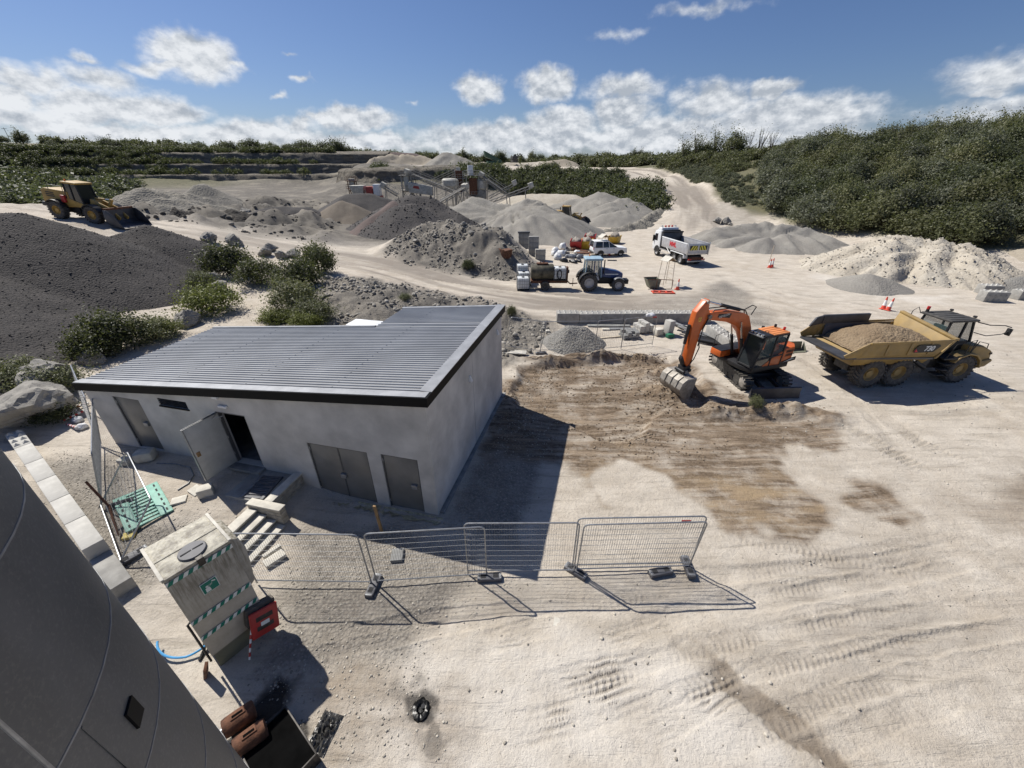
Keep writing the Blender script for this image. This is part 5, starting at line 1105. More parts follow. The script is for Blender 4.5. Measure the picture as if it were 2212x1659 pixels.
def plant_proto(key, leaf, n_cl, n_lf, size, rx, ry, rz, seed, th, ns, spread, r0, name='bush', **kw):
    V, Q, C = crown_arrays(n_cl, n_lf, size, rx, ry, rz, seed, **kw)
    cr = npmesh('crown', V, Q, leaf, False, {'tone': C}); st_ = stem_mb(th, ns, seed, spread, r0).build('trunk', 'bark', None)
    PROTO[key] = (cr.data, st_.data, name); bpy.data.objects.remove(cr); bpy.data.objects.remove(st_)
def plant(key, x, y, s, label, group=None, cat='bush', z=None, sz=None, rz=None, lean=0.0):
    cd, sd, nm = PROTO[key]; t = thing(nm, label, cat, (x, y, (gz(x, y) if z is None else z)), random.uniform(0, 6.28) if rz is None else rz, group)
    t.scale = (s, s, s if sz is None else sz); t.rotation_euler[1] = lean
    for n_, d_ in (('crown', cd), ('trunk', sd)): o = bpy.data.objects.new(n_, d_); COL.objects.link(o); o.parent = t
    return t
# shrubs about 1 m in radius, to be scaled
plant_proto('shrub_a', 'leaves_deep', 110, 60, .046, 1, 1, .95, 1, .8, 6, .7, .035); plant_proto('shrub_b', 'leaves_bright', 110, 60, .044, 1, 1, .9, 2, .8, 6, .7, .03); plant_proto('shrub_c', 'leaves_olive', 100, 56, .046, 1, 1, 1.0, 3, .8, 6, .7, .03)
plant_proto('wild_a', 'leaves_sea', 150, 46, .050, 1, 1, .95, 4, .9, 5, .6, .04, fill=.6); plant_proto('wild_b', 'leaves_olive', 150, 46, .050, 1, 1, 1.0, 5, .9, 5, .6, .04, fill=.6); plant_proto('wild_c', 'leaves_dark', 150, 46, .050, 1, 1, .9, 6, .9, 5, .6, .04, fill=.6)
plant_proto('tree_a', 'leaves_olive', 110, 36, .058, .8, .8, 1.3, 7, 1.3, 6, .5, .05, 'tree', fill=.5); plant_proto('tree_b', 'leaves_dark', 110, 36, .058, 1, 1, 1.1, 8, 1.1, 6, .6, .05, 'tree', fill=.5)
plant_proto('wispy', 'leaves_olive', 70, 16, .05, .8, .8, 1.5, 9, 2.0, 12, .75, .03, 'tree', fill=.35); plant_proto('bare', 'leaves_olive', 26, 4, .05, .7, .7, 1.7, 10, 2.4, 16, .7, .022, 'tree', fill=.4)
plant_proto('pine', 'leaves_dark', 60, 18, .10, 1.1, 1.1, .5, 11, 1.0, 4, .5, .06, 'tree', fill=.3)
NB = [('shrub_b', (455, 668), 1.2, 2.3, 1.9, 'rounded bright green shrub on the track behind the roof'), ('shrub_a', (500, 600), 1.3, 2.5, 2.3, 'large dark shrub beside the boulders along the heap'), ('shrub_a', (565, 615), 1.2, 2.2, 1.8, 'dark shrub right of the large dark one by the path'),
      ('shrub_c', (440, 625), 1.3, 1.3, 1.2, 'small olive shrub at the gravel heap foot'), ('shrub_a', (690, 590), 1.5, 2.1, 2.4, 'tall dark bush at the top of the path by the haul road'), ('shrub_a', (650, 625), 1.4, 2.2, 2.2, 'dark bush in the middle of the strip beside the path'),
      ('shrub_c', (640, 668), 1.1, 2.1, 1.8, 'olive bush in the strip beside the path'), ('shrub_b', (600, 690), .9, 1.5, 1.0, 'low yellow-green bush at the foot of the strip'), ('shrub_c', (680, 695), .9, 1.7, 1.2, 'low olive bush against the back of the roof'), ('shrub_b', (665, 708), .9, 1.2, .9, 'low bright bush closest to the roof notch'),
      ('shrub_a', (255, 752), 1.0, 2.0, 1.9, 'dark spreading bush beside the roof corner'), ('shrub_c', (330, 735), 1.0, 1.6, 1.3, 'olive bush between the roof and the gravel heap'), ('shrub_b', (355, 722), 1.1, 1.0, .9, 'small yellow-green bush by the flat-topped boulder'), ('shrub_a', (215, 775), .9, 1.5, 1.5, 'dark bush hugging the roof corner'),
      ('shrub_c', (130, 850), .8, 1.4, 1.1, 'olive bush between the boulders and the building end'), ('shrub_a', (120, 905), .7, .9, .7, 'small leafy weed bush by the litter'), ('shrub_c', (60, 830), 1.0, 1.1, .9, 'scrubby bush behind the big pale boulder'), ('shrub_c', (1625, 893), 0, .33, .45, 'single green weed on the dug earth before the excavator'),
      ('shrub_a', (1010, 545), 2.2, .75, .8, 'spiky weed clump on the central spoil mound'), ('shrub_a', (1085, 495), 2.6, .8, .8, 'dark weed clump at the end of the spoil mound'), ('shrub_c', (875, 645), 1.4, .5, .4, 'weed tuft on the spoil bank'), ('shrub_c', (1105, 690), .1, .4, .6, 'thin weed by the far corner of the gable wall'), ('shrub_a', (880, 505), 1.6, .8, .6, 'low weed patch on the left of the spoil mound')]
for key, (px, py), z, s, sz, lb in NB:
    p = at(px, py, z); f_ = .80 if s > 1.2 else .9; plant(key, p[0], p[1], s * f_, lb, None, 'weed' if 'weed' in lb else 'bush', sz=sz * f_)
# wooded slope on the right
def in_poly(x, y, pts):
    ins = False; n = len(pts)
    for i in range(n):
        ax, ay = pts[i]; bx, by = pts[(i + 1) % n]
        if (ay > y) != (by > y) and x < (bx - ax) * (y - ay) / (by - ay) + ax: ins = not ins
    return ins
SLOPE = [(53, 91), (58, 106), (72, 112), (100, 104), (125, 70), (125, 36), (88, 36), (70, 47), (60, 54), (56.5, 64), (52, 72), (48.5, 80)]
rt = random.Random(21); cnt = 0; yy = 36.0
while yy < 114:
    xx = 46.0
    while xx < 128:
        x, y = xx + rt.uniform(-1.7, 1.7), yy + rt.uniform(-1.7, 1.7); xx += 4.3
        if not in_poly(x, y, SLOPE) or cnt >= 295: continue
        crest = in_poly(x, y, [(66, 96), (75, 112), (100, 104), (125, 70), (125, 48), (100, 62), (84, 80)])
        if crest and rt.random() < .55: key, s, sz = rt.choice(['tree_a', 'tree_b', 'wispy', 'tree_a']), rt.uniform(2.3, 3.2), rt.uniform(2.2, 3.2)
        else: key, s, sz = rt.choice(['wild_a', 'wild_b', 'wild_c', 'wild_a', 'wild_b']), rt.uniform(2.4, 3.7), rt.uniform(2.3, 3.8)
        tree = PROTO[key][2] == 'tree'
        plant(key, x, y, s, 'windblown small tree in the thicket along the top of the wooded slope' if tree else 'leafy bush in the thicket covering the wooded slope', 'trees topping the wooded slope' if tree else 'bushes covering the wooded slope', 'tree' if tree else 'bush', sz=sz); cnt += 1
    yy += 4.0
print('slope plants', cnt)
# skyline trees on the right above the bank
SK = [('wispy', (1475, 345), 150, 4.0, 'wispy tree at the left end of the group above the ramp bank'), ('wispy', (1500, 345), 150, 4.4, 'second wispy tree of the group above the ramp bank'), ('tree_b', (1522, 345), 152, 3.2, 'dark narrow tree among the wispy ones above the bank'), ('wispy', (1540, 345), 152, 4.6, 'tall wispy tree beside the full green tree'), ('tree_a', (1577, 345), 148, 4.6, 'full round green tree standing out above the ramp bank'), ('bare', (1610, 345), 150, 3.9, 'bare twiggy tree right of the full green tree'), ('bare', (1635, 345), 150, 4.2, 'taller bare twiggy tree on the skyline'), ('bare', (1660, 342), 140, 3.4, 'bare bushy tree at the end of the twiggy ones'), ('tree_b', (1708, 338), 130, 2.6, 'flat-crowned dark tree before the wooded slope'), ('tree_b', (1725, 336), 126, 3.0, 'rounded olive tree next to the flat-crowned one'), ('tree_a', (1690, 340), 128, 2.4, 'low dark tree on the skyline left of the wooded slope')]
for key, (px, py), Y, s, lb in SK:
    p = atY(px, py, Y); plant(key, p[0], Y, s, lb, None, 'tree', z=min(gz(p[0], Y), p[2] + .5), sz=s * .9)
# trees along the far skyline
rt = random.Random(5); FG = 'trees along the far skyline'
for i in range(46):
    px = [15, 60, 120, 170, 240, 260, 330, 395, 440, 500, 545, 560, 575, 590, 618, 632, 655, 668, 690, 702, 716, 728, 740, 755, 772, 790, 905, 925, 985, 1000, 1015, 1050, 1065, 1080, 1150, 1168, 1185, 1200, 1230, 1255, 1280, 1310, 1340, 1370, 1385, 1395][i]
    Y = 245 if px < 800 else (300 if px < 1130 else 330); x = atY(px, 330, Y)[0]; key = rt.choice(['tree_b', 'tree_b', 'tree_a', 'pine', 'wild_c']); s = rt.uniform(2.6, 4.6) * (1.25 if 690 < px < 740 else 1)
    plant(key, x, Y, s, 'dark tree on the skyline above the quarry benches' if px < 800 else 'small dark tree on the distant skyline beyond the plateau', FG + (' above the benches' if px < 800 else ' beyond the plateau'), 'tree', sz=s * .95)
# far scrub that reads as one mass
def scrub(name, spots, m_, seed, dens=1.0, label=None):
    Vs, Qs, Cs = [], [], []; o = 0; r_ = np.random.default_rng(seed)
    base = [crown_arrays(int(46 * dens), 11, .115, 1, 1, .85, seed + k, fill=.5) for k in range(4)]
    zs = gzv(np.array([s[0] for s in spots]), np.array([s[1] for s in spots]))
    for (x, y, s), z in zip(spots, zs):
        V, Q, C = base[r_.integers(4)]; a = r_.uniform(0, 6.28); ca, sa = math.cos(a), math.sin(a)
        W = np.stack([V[:, 0] * ca - V[:, 1] * sa, V[:, 0] * sa + V[:, 1] * ca, V[:, 2]], -1) * s * np.array([1, 1, r_.uniform(.7, 1.2)]) + [x, y, z - .15 * s]
        C = C.copy(); C[:, 0] = np.clip(C[:, 0] + r_.normal(0, .16), 0, 1); Vs.append(W); Qs.append(Q + o); Cs.append(C); o += len(W)
    ob = npmesh(name, np.vstack(Vs), np.vstack(Qs), m_, False, {'tone': np.vstack(Cs)}, 'stuff')
    return ob
def strip(path, n, wdt, s0, s1, seed):
    r_ = random.Random(seed); L = [math.hypot(b_[0] - a[0], b_[1] - a[1]) for a, b_ in zip(path[:-1], path[1:])]; out = []
    for _ in range(n):
        t = r_.uniform(0, sum(L)); k = 0
        while k < len(L) - 1 and t > L[k]: t -= L[k]; k += 1
        a, b_ = path[k], path[k + 1]; f = t / L[k]; out.append((a[0] + (b_[0] - a[0]) * f + r_.uniform(-wdt, wdt), a[1] + (b_[1] - a[1]) * f + r_.uniform(-wdt, wdt), r_.uniform(s0, s1)))
    return out
sp = strip([(28, 92), (31, 101), (31, 112), (24, 127), (8, 145), (-14, 152)], 330, 3.6, 1.6, 2.9, 1) + strip([(30, 97), (34, 112), (28, 130), (10, 150), (-20, 160)], 170, 3, 1.5, 2.6, 2)
tag(scrub('dark_scrub_foliage', sp, 'leaves_dark', 71, 1.0), 'dark bush belt between the crushing plant and the plateau', 'foliage')
sp = strip([(-22, 153), (-40, 157), (-52, 168)], 60, 2.5, 1.3, 2.4, 3)
tag(scrub('cliff_scrub_foliage', sp, 'leaves_dark', 72, 1.0), 'dark scrub clinging to the cliff behind the crushing plant', 'foliage')
def left_slope():
    r_ = random.Random(8); out = []
    for i in range(620):
        t = r_.random(); u = r_.random(); x = -70 - 165 * t - 60 * u * t; y = 62 + 120 * u + 8 * t; out.append((x, y, r_.uniform(1.8, 3.6)))
    return [q for q in out if q[0] < -62 - (q[1] - 60) * .72 - 0]
sp = left_slope() + strip([(-58, 54), (-66, 58), (-80, 58), (-120, 70)], 60, 3, 1.3, 2.4, 4)
tag(scrub('hillside_foliage', sp, 'leaves_dark', 73, 1.0), 'scrub covered hillside behind the wheel loader', 'foliage')
r_ = random.Random(3); sp = []
for i in range(420):
    t = r_.random(); sp.append((-262 + 200 * t, 0, 0)); 
sp = []
def bench_y(px, off):
    Y = 200.0
    for _ in range(8): Y = .5 * Y + .5 * (float(np.interp(-atY(px, 360, Y)[0], [58, 80, 130, 185, 235, 262], [208, 204, 200, 190, 160, 120])) + off)
    return Y
for i in range(260):
    t = r_.random() ** 1.5; px = 380 * t - 20; k_ = r_.random(); Y = bench_y(px, 20 * k_ - 1.0); sp.append((atY(px, 360, Y)[0], Y, r_.uniform(1.1, 2.3), 2.2 + 13.3 * k_))
for i in range(520):   # on the berms of the benches, thinning out to the right
    t = r_.random() ** 1.6; px = 0 + 720 * t; lev = r_.choice([0, 1, 1, 2, 2, 2]); Y = bench_y(px, [5, 13.5, 23][lev] + r_.uniform(-2, 3)); x = atY(px, 360, Y)[0]
    if r_.random() < t * .75 and lev < 2: continue
    sp.append((x, Y, r_.uniform(1.5, 3.0), [6.8, 11.0, 15.8][lev]))
def scrub_z(name, spots, m_, seed):
    Vs, Qs, Cs = [], [], []; o = 0; rr_ = np.random.default_rng(seed); base = [crown_arrays(40, 11, .11, 1, 1, .8, seed + k, fill=.5) for k in range(4)]
    for x, y, s, z in spots:
        V, Q, C = base[rr_.integers(4)]; W = V * s + [x, y, z - .15 * s]; C = C.copy(); C[:, 0] = np.clip(C[:, 0] + rr_.normal(0, .16), 0, 1); Vs.append(W); Qs.append(Q + o); Cs.append(C); o += len(W)
    return npmesh(name, np.vstack(Vs), np.vstack(Qs), m_, False, {'tone': np.vstack(Cs)}, 'stuff')
tag(scrub_z('bench_foliage', sp, 'leaves_deep', 74), 'scrub growing along the ledges of the quarry benches', 'foliage')
sp = strip([(-260, 262), (-170, 262), (-90, 262), (-40, 300), (60, 320), (160, 300), (230, 270)], 420, 8, 2.2, 4.2, 5) + strip([(60, 175), (62, 150), (90, 150), (100, 130), (75, 118)], 150, 3, 1.4, 2.4, 6) + strip([(56, 112), (60, 126), (63, 142)], 90, 4, .8, 1.6, 11) + strip([(54, 152), (60, 140), (72, 124), (84, 114)], 170, 4, 1.3, 2.4, 10) + strip([(36, 200), (48, 195), (75, 185)], 60, 5, 2.5, 4, 7) + strip([(20, 230), (60, 215), (90, 200)], 120, 6, 2.5, 4.5, 8)
tag(scrub('hedge_foliage', sp, 'leaves_olive', 75), 'hedges and scrub along the far fields', 'foliage')
sp = strip([(48.5, 89), (51, 102), (52.5, 122), (54, 142), (57, 152)], 560, 3.2, .3, .9, 9)
tag(scrub('bank_foliage', sp, 'leaves_sea', 76), 'rough low growth on the grassy bank beside the ramp', 'foliage')
# ------------------------------------------------------------------ vehicle helpers
mat('tyre', (.045, .043, .041), .85, var=.25, vscale=4, dirt=.55, dirtcol=(.30, .265, .22))
mat('tyre_clean', (.028, .028, .028), .8, var=.25, vscale=4, dirt=.3, dirtcol=(.26, .235, .2))
mat('orange_paint', (.60, .125, .02), .42, var=.12, vscale=1.5, dirt=.22, coat=.2)
mat('orange_roof', (.66, .24, .08), .55, var=.1, dirt=.3)
mat('cat_yellow', (.33, .215, .065), .55, var=.18, vscale=1.5, dirt=.5, dirtcol=(.30, .245, .17))
mat('loader_yellow', (.42, .26, .05), .55, var=.15, vscale=1.5, dirt=.45, dirtcol=(.36, .3, .22))
mat('worn_steel', (.30, .28, .25), .5, metal=.3, var=.3, vscale=4, dirt=.4)
mat('bed_steel', (.075, .077, .085), .45, metal=.4, var=.2, vscale=2, dirt=.15)
mat('machine_black', (.015, .015, .016), .55, var=.2, dirt=.18, dirtcol=(.25, .22, .18))
mat('track_steel', (.05, .048, .045), .65, metal=.3, var=.3, vscale=6, dirt=.35, dirtcol=(.32, .28, .22))
mat('chassis_grey', (.06, .058, .055), .7, var=.25, dirt=.3)
mat('tractor_blue', (.012, .045, .16), .35, var=.12, dirt=.2, coat=.3)
mat('pale_blue', (.30, .42, .50), .5, var=.1, dirt=.2)
mat('alu', (.48, .48, .48), .35, metal=.5, var=.1, dirt=.15)
mat('body_grey', (.42, .42, .43), .45, metal=.2, var=.1, dirt=.2)
mat('red_print', (.50, .02, .03), .5, var=.1)
mat('hazard_yellow', (.70, .62, .06), .45, var=.05)
mat('tank_green', (.105, .095, .065), .75, var=.5, vscale=1.8, dirt=.3, dirtcol=(.16, .10, .06))
mat('ibc_white', (.62, .64, .64), .4, var=.08, dirt=.15)
mat('chrome', (.6, .6, .6), .2, metal=.9, var=.05)
def wheel(par, x, y, z, r, wd, rim_m='cat_yellow', tyre_m='tyre', lugs=22, lug_h=.035, chev=True, hub=.55, side=1, seed=0, steer=0.0):
    """tyre with lugs, rim as its child; side = which way the dish faces along y"""
    key = ('wheel', r, wd, rim_m, tyre_m, lugs, side)
    if key not in PROTO:
        t = MB(); h = wd / 2; rr_ = r - lug_h
        t.lathe([(r * hub, -h * .75), (r * (hub + .12), -h * .98), (rr_ * .9, -h), (rr_ * .975, -h * .86), (rr_, -h * .6), (rr_, h * .6), (rr_ * .975, h * .86), (rr_ * .9, h), (r * (hub + .12), h * .98), (r * hub, h * .75)], (0, 0, 0), 'y', 40, closed=False)
        for i in range(lugs):
            for s in (-1, 1) if chev else (0,):
                a = 2 * math.pi * (i + (.5 if s > 0 else 0)) / lugs
                if s: 
                    m1 = Matrix.Rotation(-a, 4, 'Y') @ Matrix.Translation((rr_ + lug_h * .3, s * h * .52, 0)) @ Matrix.Rotation(s * R(28), 4, 'X')
                    bx = [Vector(p) for p in ((-.5, -.5, -.5), (.5, -.5, -.5), (.5, .5, -.5), (-.5, .5, -.5), (-.5, -.5, .5), (.5, -.5, .5), (.5, .5, .5), (-.5, .5, .5))]
                    t.hexa([m1 @ Vector((p.x * lug_h * 1.5, p.y * h * 1.02, p.z * 2 * math.pi * r / lugs * .42)) for p in bx])
                else:
                    m1 = Matrix.Rotation(-a, 4, 'Y') @ Matrix.Translation((rr_ + lug_h * .3, 0, 0))
                    bx = [Vector(p) for p in ((-.5, -.5, -.5), (.5, -.5, -.5), (.5, .5, -.5), (-.5, .5, -.5), (-.5, -.5, .5), (.5, -.5, .5), (.5, .5, .5), (-.5, .5, .5))]
                    t.hexa([m1 @ Vector((p.x * lug_h * 1.5, p.y * wd * .96, p.z * 2 * math.pi * r / lugs * .6)) for p in bx])
        to = t.build('wheel', tyre_m, None); 
        k = MB(); s = side; d = h * .8 * s
        k.lathe([(r * hub * 1.0, d), (r * hub * .96, d * 1.02), (r * hub * .9, d * .8), (r * hub * .82, d * .45), (r * hub * .5, d * .40), (r * hub * .46, d * .72), (r * hub * .2, d * .78), (0.001, d * .78)], (0, 0, 0), 'y', 28, closed=False)
        for i in range(8): a = 2 * math.pi * i / 8; k.cyl((r * hub * .62 * math.cos(a), d * .4, r * hub * .62 * math.sin(a)), (r * hub * .62 * math.cos(a), d * .52, r * hub * .62 * math.sin(a)), r * .025, n=6)
        ko = k.build('rim', rim_m, None); PROTO[key] = (to.data, ko.data); bpy.data.objects.remove(to); bpy.data.objects.remove(ko)
    a, b_ = PROTO[key]
    o = bpy.data.objects.new('wheel', a); COL.objects.link(o); o.parent = par; o.location = (x, y, z); o.rotation_euler = (0, seed, steer)
    q = bpy.data.objects.new('rim', b_); COL.objects.link(q); q.parent = o
    return o
def P_(par, name, m_, bev=0.0, **k):
    """one part from a list of boxes"""
    def f(*boxes):
        mb = MB()
        for a, c in boxes: mb.bb(a, c)
        return mb.build(name, m_, par, bev, **k)
    return f
def tub(par, name, pts, r, m_='machine_black', n=7): mb = MB(); mb.tube(pts, r, n); return mb.build(name, m_, par)
def ram(par, a, c, r, frac=.6, name='hydraulic_ram', m_='machine_black'):
    a, c = Vector(a), Vector(c); mb = MB(); mb.cyl(a, a.lerp(c, frac), r, n=12); o = mb.build(name, m_, par); mb = MB(); mb.cyl(a.lerp(c, frac), c, r * .55, n=10); mb.build('piston_rod', 'chrome', o); return o

# ------------------------------------------------------------------ excavator
EX = thing('excavator', 'orange tracked excavator digging brown earth with its grey bucket', 'excavator', (12.75, 19.2, gz(12.75, 19.2) - .02), 0)
uc = -R(87)     # undercarriage points at the camera, blade first
mu = rotz(uc)
def ubuild(mb, name, m_, par=EX, bev=0.0): o = mb.build(name, m_, par, bev); o.rotation_euler = (0, 0, uc); return o
for s in (-1, 1):
    tl, th_, tw = 3.55, .74, .5; n = 40; pr = []
    r_ = th_ / 2; st_l = tl - th_
    def trk(d):
        per = 2 * st_l + 2 * math.pi * r_; d %= per
        if d < st_l: return (-st_l / 2 + d, r_ * 2, 0)
        d -= st_l
        if d < math.pi * r_: a = d / r_; return (st_l / 2 + r_ * math.sin(a), r_ + r_ * math.cos(a), -a)
        d -= math.pi * r_
        if d < st_l: return (st_l / 2 - d, 0, math.pi)
        d -= st_l; a = d / r_; return (-st_l / 2 - r_ * math.sin(a), r_ - r_ * math.cos(a), math.pi - a)
    per = 2 * st_l + 2 * math.pi * r_
    mb = MB(); poly = [(trk(per * i / 48)[0] * .985, r_ + (trk(per * i / 48)[1] - r_) * .9) for i in range(48)]; mb.prism(poly, s * 1.0 - .12, s * 1.0 + .12)
    fr = ubuild(mb, 'track_frame', 'track_steel')
    for i in range(n):
        x, z, a = trk(per * i / n); mb = MB(); m4 = Matrix.Translation((x, s * 1.0, z)) @ Matrix.Rotation(-a, 4, 'Y')
        bx = [(-.052, -tw / 2, -.03), (.052, -tw / 2, -.03), (.052, tw / 2, -.03), (-.052, tw / 2, -.03), (-.052, -tw / 2, .012), (.052, -tw / 2, .012), (.052, tw / 2, .012), (-.052, tw / 2, .012)]
        mb.hexa([m4 @ Vector(p) for p in bx]); bx2 = [(-.05, -tw / 2, .012), (-.028, -tw / 2, .012), (-.028, tw / 2, .012), (-.05, tw / 2, .012), (-.045, -tw / 2, .042), (-.033, -tw / 2, .042), (-.033, tw / 2, .042), (-.045, tw / 2, .042)]
        mb.hexa([m4 @ Vector(p) for p in bx2]); mb.build('track_shoe', 'track_steel', fr)
    for x in (-st_l / 2, st_l / 2): mb = MB(); mb.lathe([(.24, -.14), (.3, -.1), (.3, .1), (.24, .14), (.1, .16)], (x, s * 1.0, r_), 'y', 20); mb.build('sprocket', 'worn_steel', fr)
    for i in range(5): mb = MB(); mb.cyl((-1.0 + i * .5, s * 1.0 - .15, .16), (-1.0 + i * .5, s * 1.0 + .15, .16), .12, n=12); mb.build('roller', 'track_steel', fr)
mb = MB(); mb.bb((-1.0, -.88, .35), (1.0, .88, .62)); mb.cyl((0, 0, .6), (0, 0, .92), .62, n=24); ubuild(mb, 'car_body', 'machine_black', bev=.03)
mb = MB(); mb.prism([(2.32, .02), (2.5, .0), (2.42, .28), (2.44, .55), (2.36, .58), (2.30, .3)], -1.25, 1.25); bl_ = ubuild(mb, 'dozer_blade', 'bed_steel', bev=.01)
for s in (-.45, .45): mb = MB(); mb.hexa([(1.2, s - .07, .35), (2.34, s - .07, .22), (2.34, s + .07, .22), (1.2, s + .07, .35), (1.2, s - .07, .5), (2.34, s - .07, .4), (2.34, s + .07, .4), (1.2, s + .07, .5)]); ubuild(mb, 'blade_arm', 'machine_black')
UP = bpy.data.objects.new('upper_frame_pivot', None)
ua = R(201)
def up(mb, name, m_, par=None, bev=0.0, smooth=35):
    o = mb.build(name, m_, par or EX, bev, smooth=smooth)
    if par is None: o.rotation_euler = (0, 0, ua)
    return o
mb = MB(); mb.prism([(-1.5, -1.15), (1.45, -1.15), (1.5, .55), (1.35, 1.2), (-1.1, 1.22), (-1.5, .8)], .92, 1.14, 'z'); up(mb, 'deck', 'machine_black', bev=.02)
# counterweight and engine housing
mb = MB(); mb.prism([(-1.62, -.9), (-1.2, -1.22), (-.55, -1.22), (-.55, 1.24), (-1.2, 1.24), (-1.62, .9)], 1.16, 2.02, 'z'); eh = up(mb, 'engine_housing', 'orange_paint', bev=.07)
mb = MB(); mb.prism([(-.55, 1.16), (.55, 1.16), (.9, 1.2), (.2, 1.62), (-.55, 1.95)], .95, 1.245); up(mb, 'side_panel', 'orange_paint', bev=.02)
mb = MB(); mb.prism([(-1.50, 1.24), (-.35, 1.17), (-.45, 1.27), (-1.15, 1.42), (-1.5, 1.44)], 1.243, 1.262); sw = up(mb, 'black_swoosh', 'machine_black', smooth=0)
mb = MB(); mb.prism([(-1.40, 1.36), (-.62, 1.24), (-1.15, 1.38)], 1.2625, 1.266); mb.build('white_flash', 'sign_white', sw, smooth=0)
for i in range(2): mb = MB(); mb.bb((-1.15, 1.24, 1.55 + i * .2), (-.65, 1.2425, 1.70 + i * .2)); up(mb, 'vent_grille', 'rust', smooth=0)
mb = MB(); mb.bb((-1.45, -.95, 2.02), (-.5, .55, 2.2)); up(mb, 'engine_cover', 'machine_black', bev=.06)
mb = MB(); mb.cyl((-1.0, -.6, 2.15), (-1.0, -.6, 2.5), .07, n=10); up(mb, 'exhaust', 'machine_black')
mb = MB(); mb.bb((-.55, -1.2, 1.16), (1.0, -.45, 1.5)); up(mb, 'fuel_tank', 'machine_black', bev=.03)
mb = MB(); mb.bb((1.0, -1.15, 1.16), (1.75, -.48, 1.5)); tbx = up(mb, 'tool_box', 'orange_paint', bev=.03)
mb = MB(); mb.bb((1.02, -1.13, 1.503), (1.73, -.5, 1.535)); mb.build('tread_plate', 'machine_black', tbx, smooth=0)
# cab
CX0, CX1, CY0, CY1, CZ0, CZ1 = -.42, 1.35, .32, 1.22, 1.14, 2.82
def cabface(pts, name, m_, par=None): mb = MB(); mb.add(pts, [(0, 1, 2, 3)]); return up(mb, name, m_, par, smooth=0)
bars = [((CX0, CY1, CZ0), (CX0, CY1, CZ1)), ((.35, CY1, CZ0), (.35, CY1, CZ1)), ((1.42, CY1, CZ0 + .1), (1.12, CY1, CZ1)), ((1.42, CY0, CZ0 + .1), (1.12, CY0, CZ1)), ((CX0, CY0, CZ0), (CX0, CY0, CZ1)),
        ((CX0, CY1, 1.72), (1.3, CY1, 1.66)), ((CX0, CY1, CZ1), (1.12, CY1, CZ1)), ((CX0, CY0, CZ1), (1.12, CY0, CZ1)), ((1.12, CY0, CZ1), (1.12, CY1, CZ1)), ((CX0, CY0, CZ1), (CX0, CY1, CZ1)), ((CX0, CY1, CZ0), (1.42, CY1, CZ0 + .1)), ((1.42, CY0, CZ0 + .1), (1.42, CY1, CZ0 + .1))]
cabf = None
for a, c in bars:
    mb = MB(); mb.tube([a, c], .055, 6); o = up(mb, 'cab_frame', 'machine_black')
mb = MB(); mb.bb((CX0, CY0, CZ0 - .02), (1.36, CY1 - .03, CZ0 + .06)); up(mb, 'cab_floor', 'machine_black')
mb = MB(); mb.bb((CX0 + .04, CY0 + .02, CZ0 + .06), (.32, CY1 - .02, 1.66)); up(mb, 'cab_rear_panel', 'machine_black', bev=.02)
cabface([(.38, CY1, 1.72), (1.27, CY1, 1.68), (1.14, CY1, CZ1 - .05), (.38, CY1, CZ1 - .05)], 'side_window', 'glass_clear'); cabface([(CX0 + .04, CY1, 1.74), (.32, CY1, 1.74), (.32, CY1, CZ1 - .05), (CX0 + .04, CY1, CZ1 - .05)], 'side_window', 'glass_clear')
cabface([(.38, CY1, CZ0 + .06), (1.4, CY1, CZ0 + .13), (1.29, CY1, 1.64), (.38, CY1, 1.66)], 'door_glass', 'glass_dark')
cabface([(1.42, CY0 + .05, CZ0 + .14), (1.42, CY1 - .05, CZ0 + .14), (1.13, CY1 - .05, CZ1 - .06), (1.13, CY0 + .05, CZ1 - .06)], 'windscreen', 'glass_dark')
cabface([(CX0, CY0 + .05, 1.7), (CX0, CY1 - .05, 1.7), (CX0, CY1 - .05, CZ1 - .06), (CX0, CY0 + .05, CZ1 - .06)], 'rear_window', 'glass_clear'); cabface([(CX0 + .05, CY0, 1.7), (1.25, CY0, 1.7), (1.12, CY0, CZ1 - .06), (CX0 + .05, CY0, CZ1 - .06)], 'side_window', 'glass_clear')
mb = MB(); mb.bb((CX0 - .03, CY0 - .02, CZ1), (.62, CY1 + .02, CZ1 + .1)); rf = up(mb, 'cab_roof', 'orange_roof', bev=.03)
for i in range(4): mb = MB(); mb.bb((CX0 + .02, CY0 + .12 + i * .2, CZ1 + .1005), (.58, CY0 + .2 + i * .2, CZ1 + .118)); mb.build('roof_rib', 'orange_roof', rf, .006)
mb = MB(); mb.bb((.64, CY0, CZ1), (1.16, CY1, CZ1 + .08)); up(mb, 'roof_hatch', 'machine_black', bev=.02)
mb = MB(); mb.bb((1.1, CY0 + .05, CZ1 - .03), (1.3, CY1 - .05, CZ1 + .03)); up(mb, 'sun_visor', 'galv', bev=.01)
for i in range(4): mb = MB(); mb.box((1.2, CY0 + .15 + i * .2, CZ1 + .09), (.1, .13, .09)); up(mb, 'work_lamp', 'chrome', bev=.02)
mb = MB(); mb.bb((.0, .55, 1.3), (.5, 1.0, 1.62)); mb.bb((-.05, .55, 1.6), (.1, 1.0, 2.3)); up(mb, 'seat', 'machine_black', bev=.05)
for x, y, m_ in ((-.3, .5, 'machine_black'), (-.35, .95, 'lamp_red')): mb = MB(); mb.cyl((x, y, CZ1 + .08), (x, y, CZ1 + .25), .06, n=10); up(mb, 'beacon', m_)
o = tub(EX, 'cab_rail', [(-.45, 1.2, 1.95), (-.47, 1.22, 2.75), (-.55, 1.0, 2.8), (-.55, .8, 2.4)], .018); o.rotation_euler = (0, 0, ua)
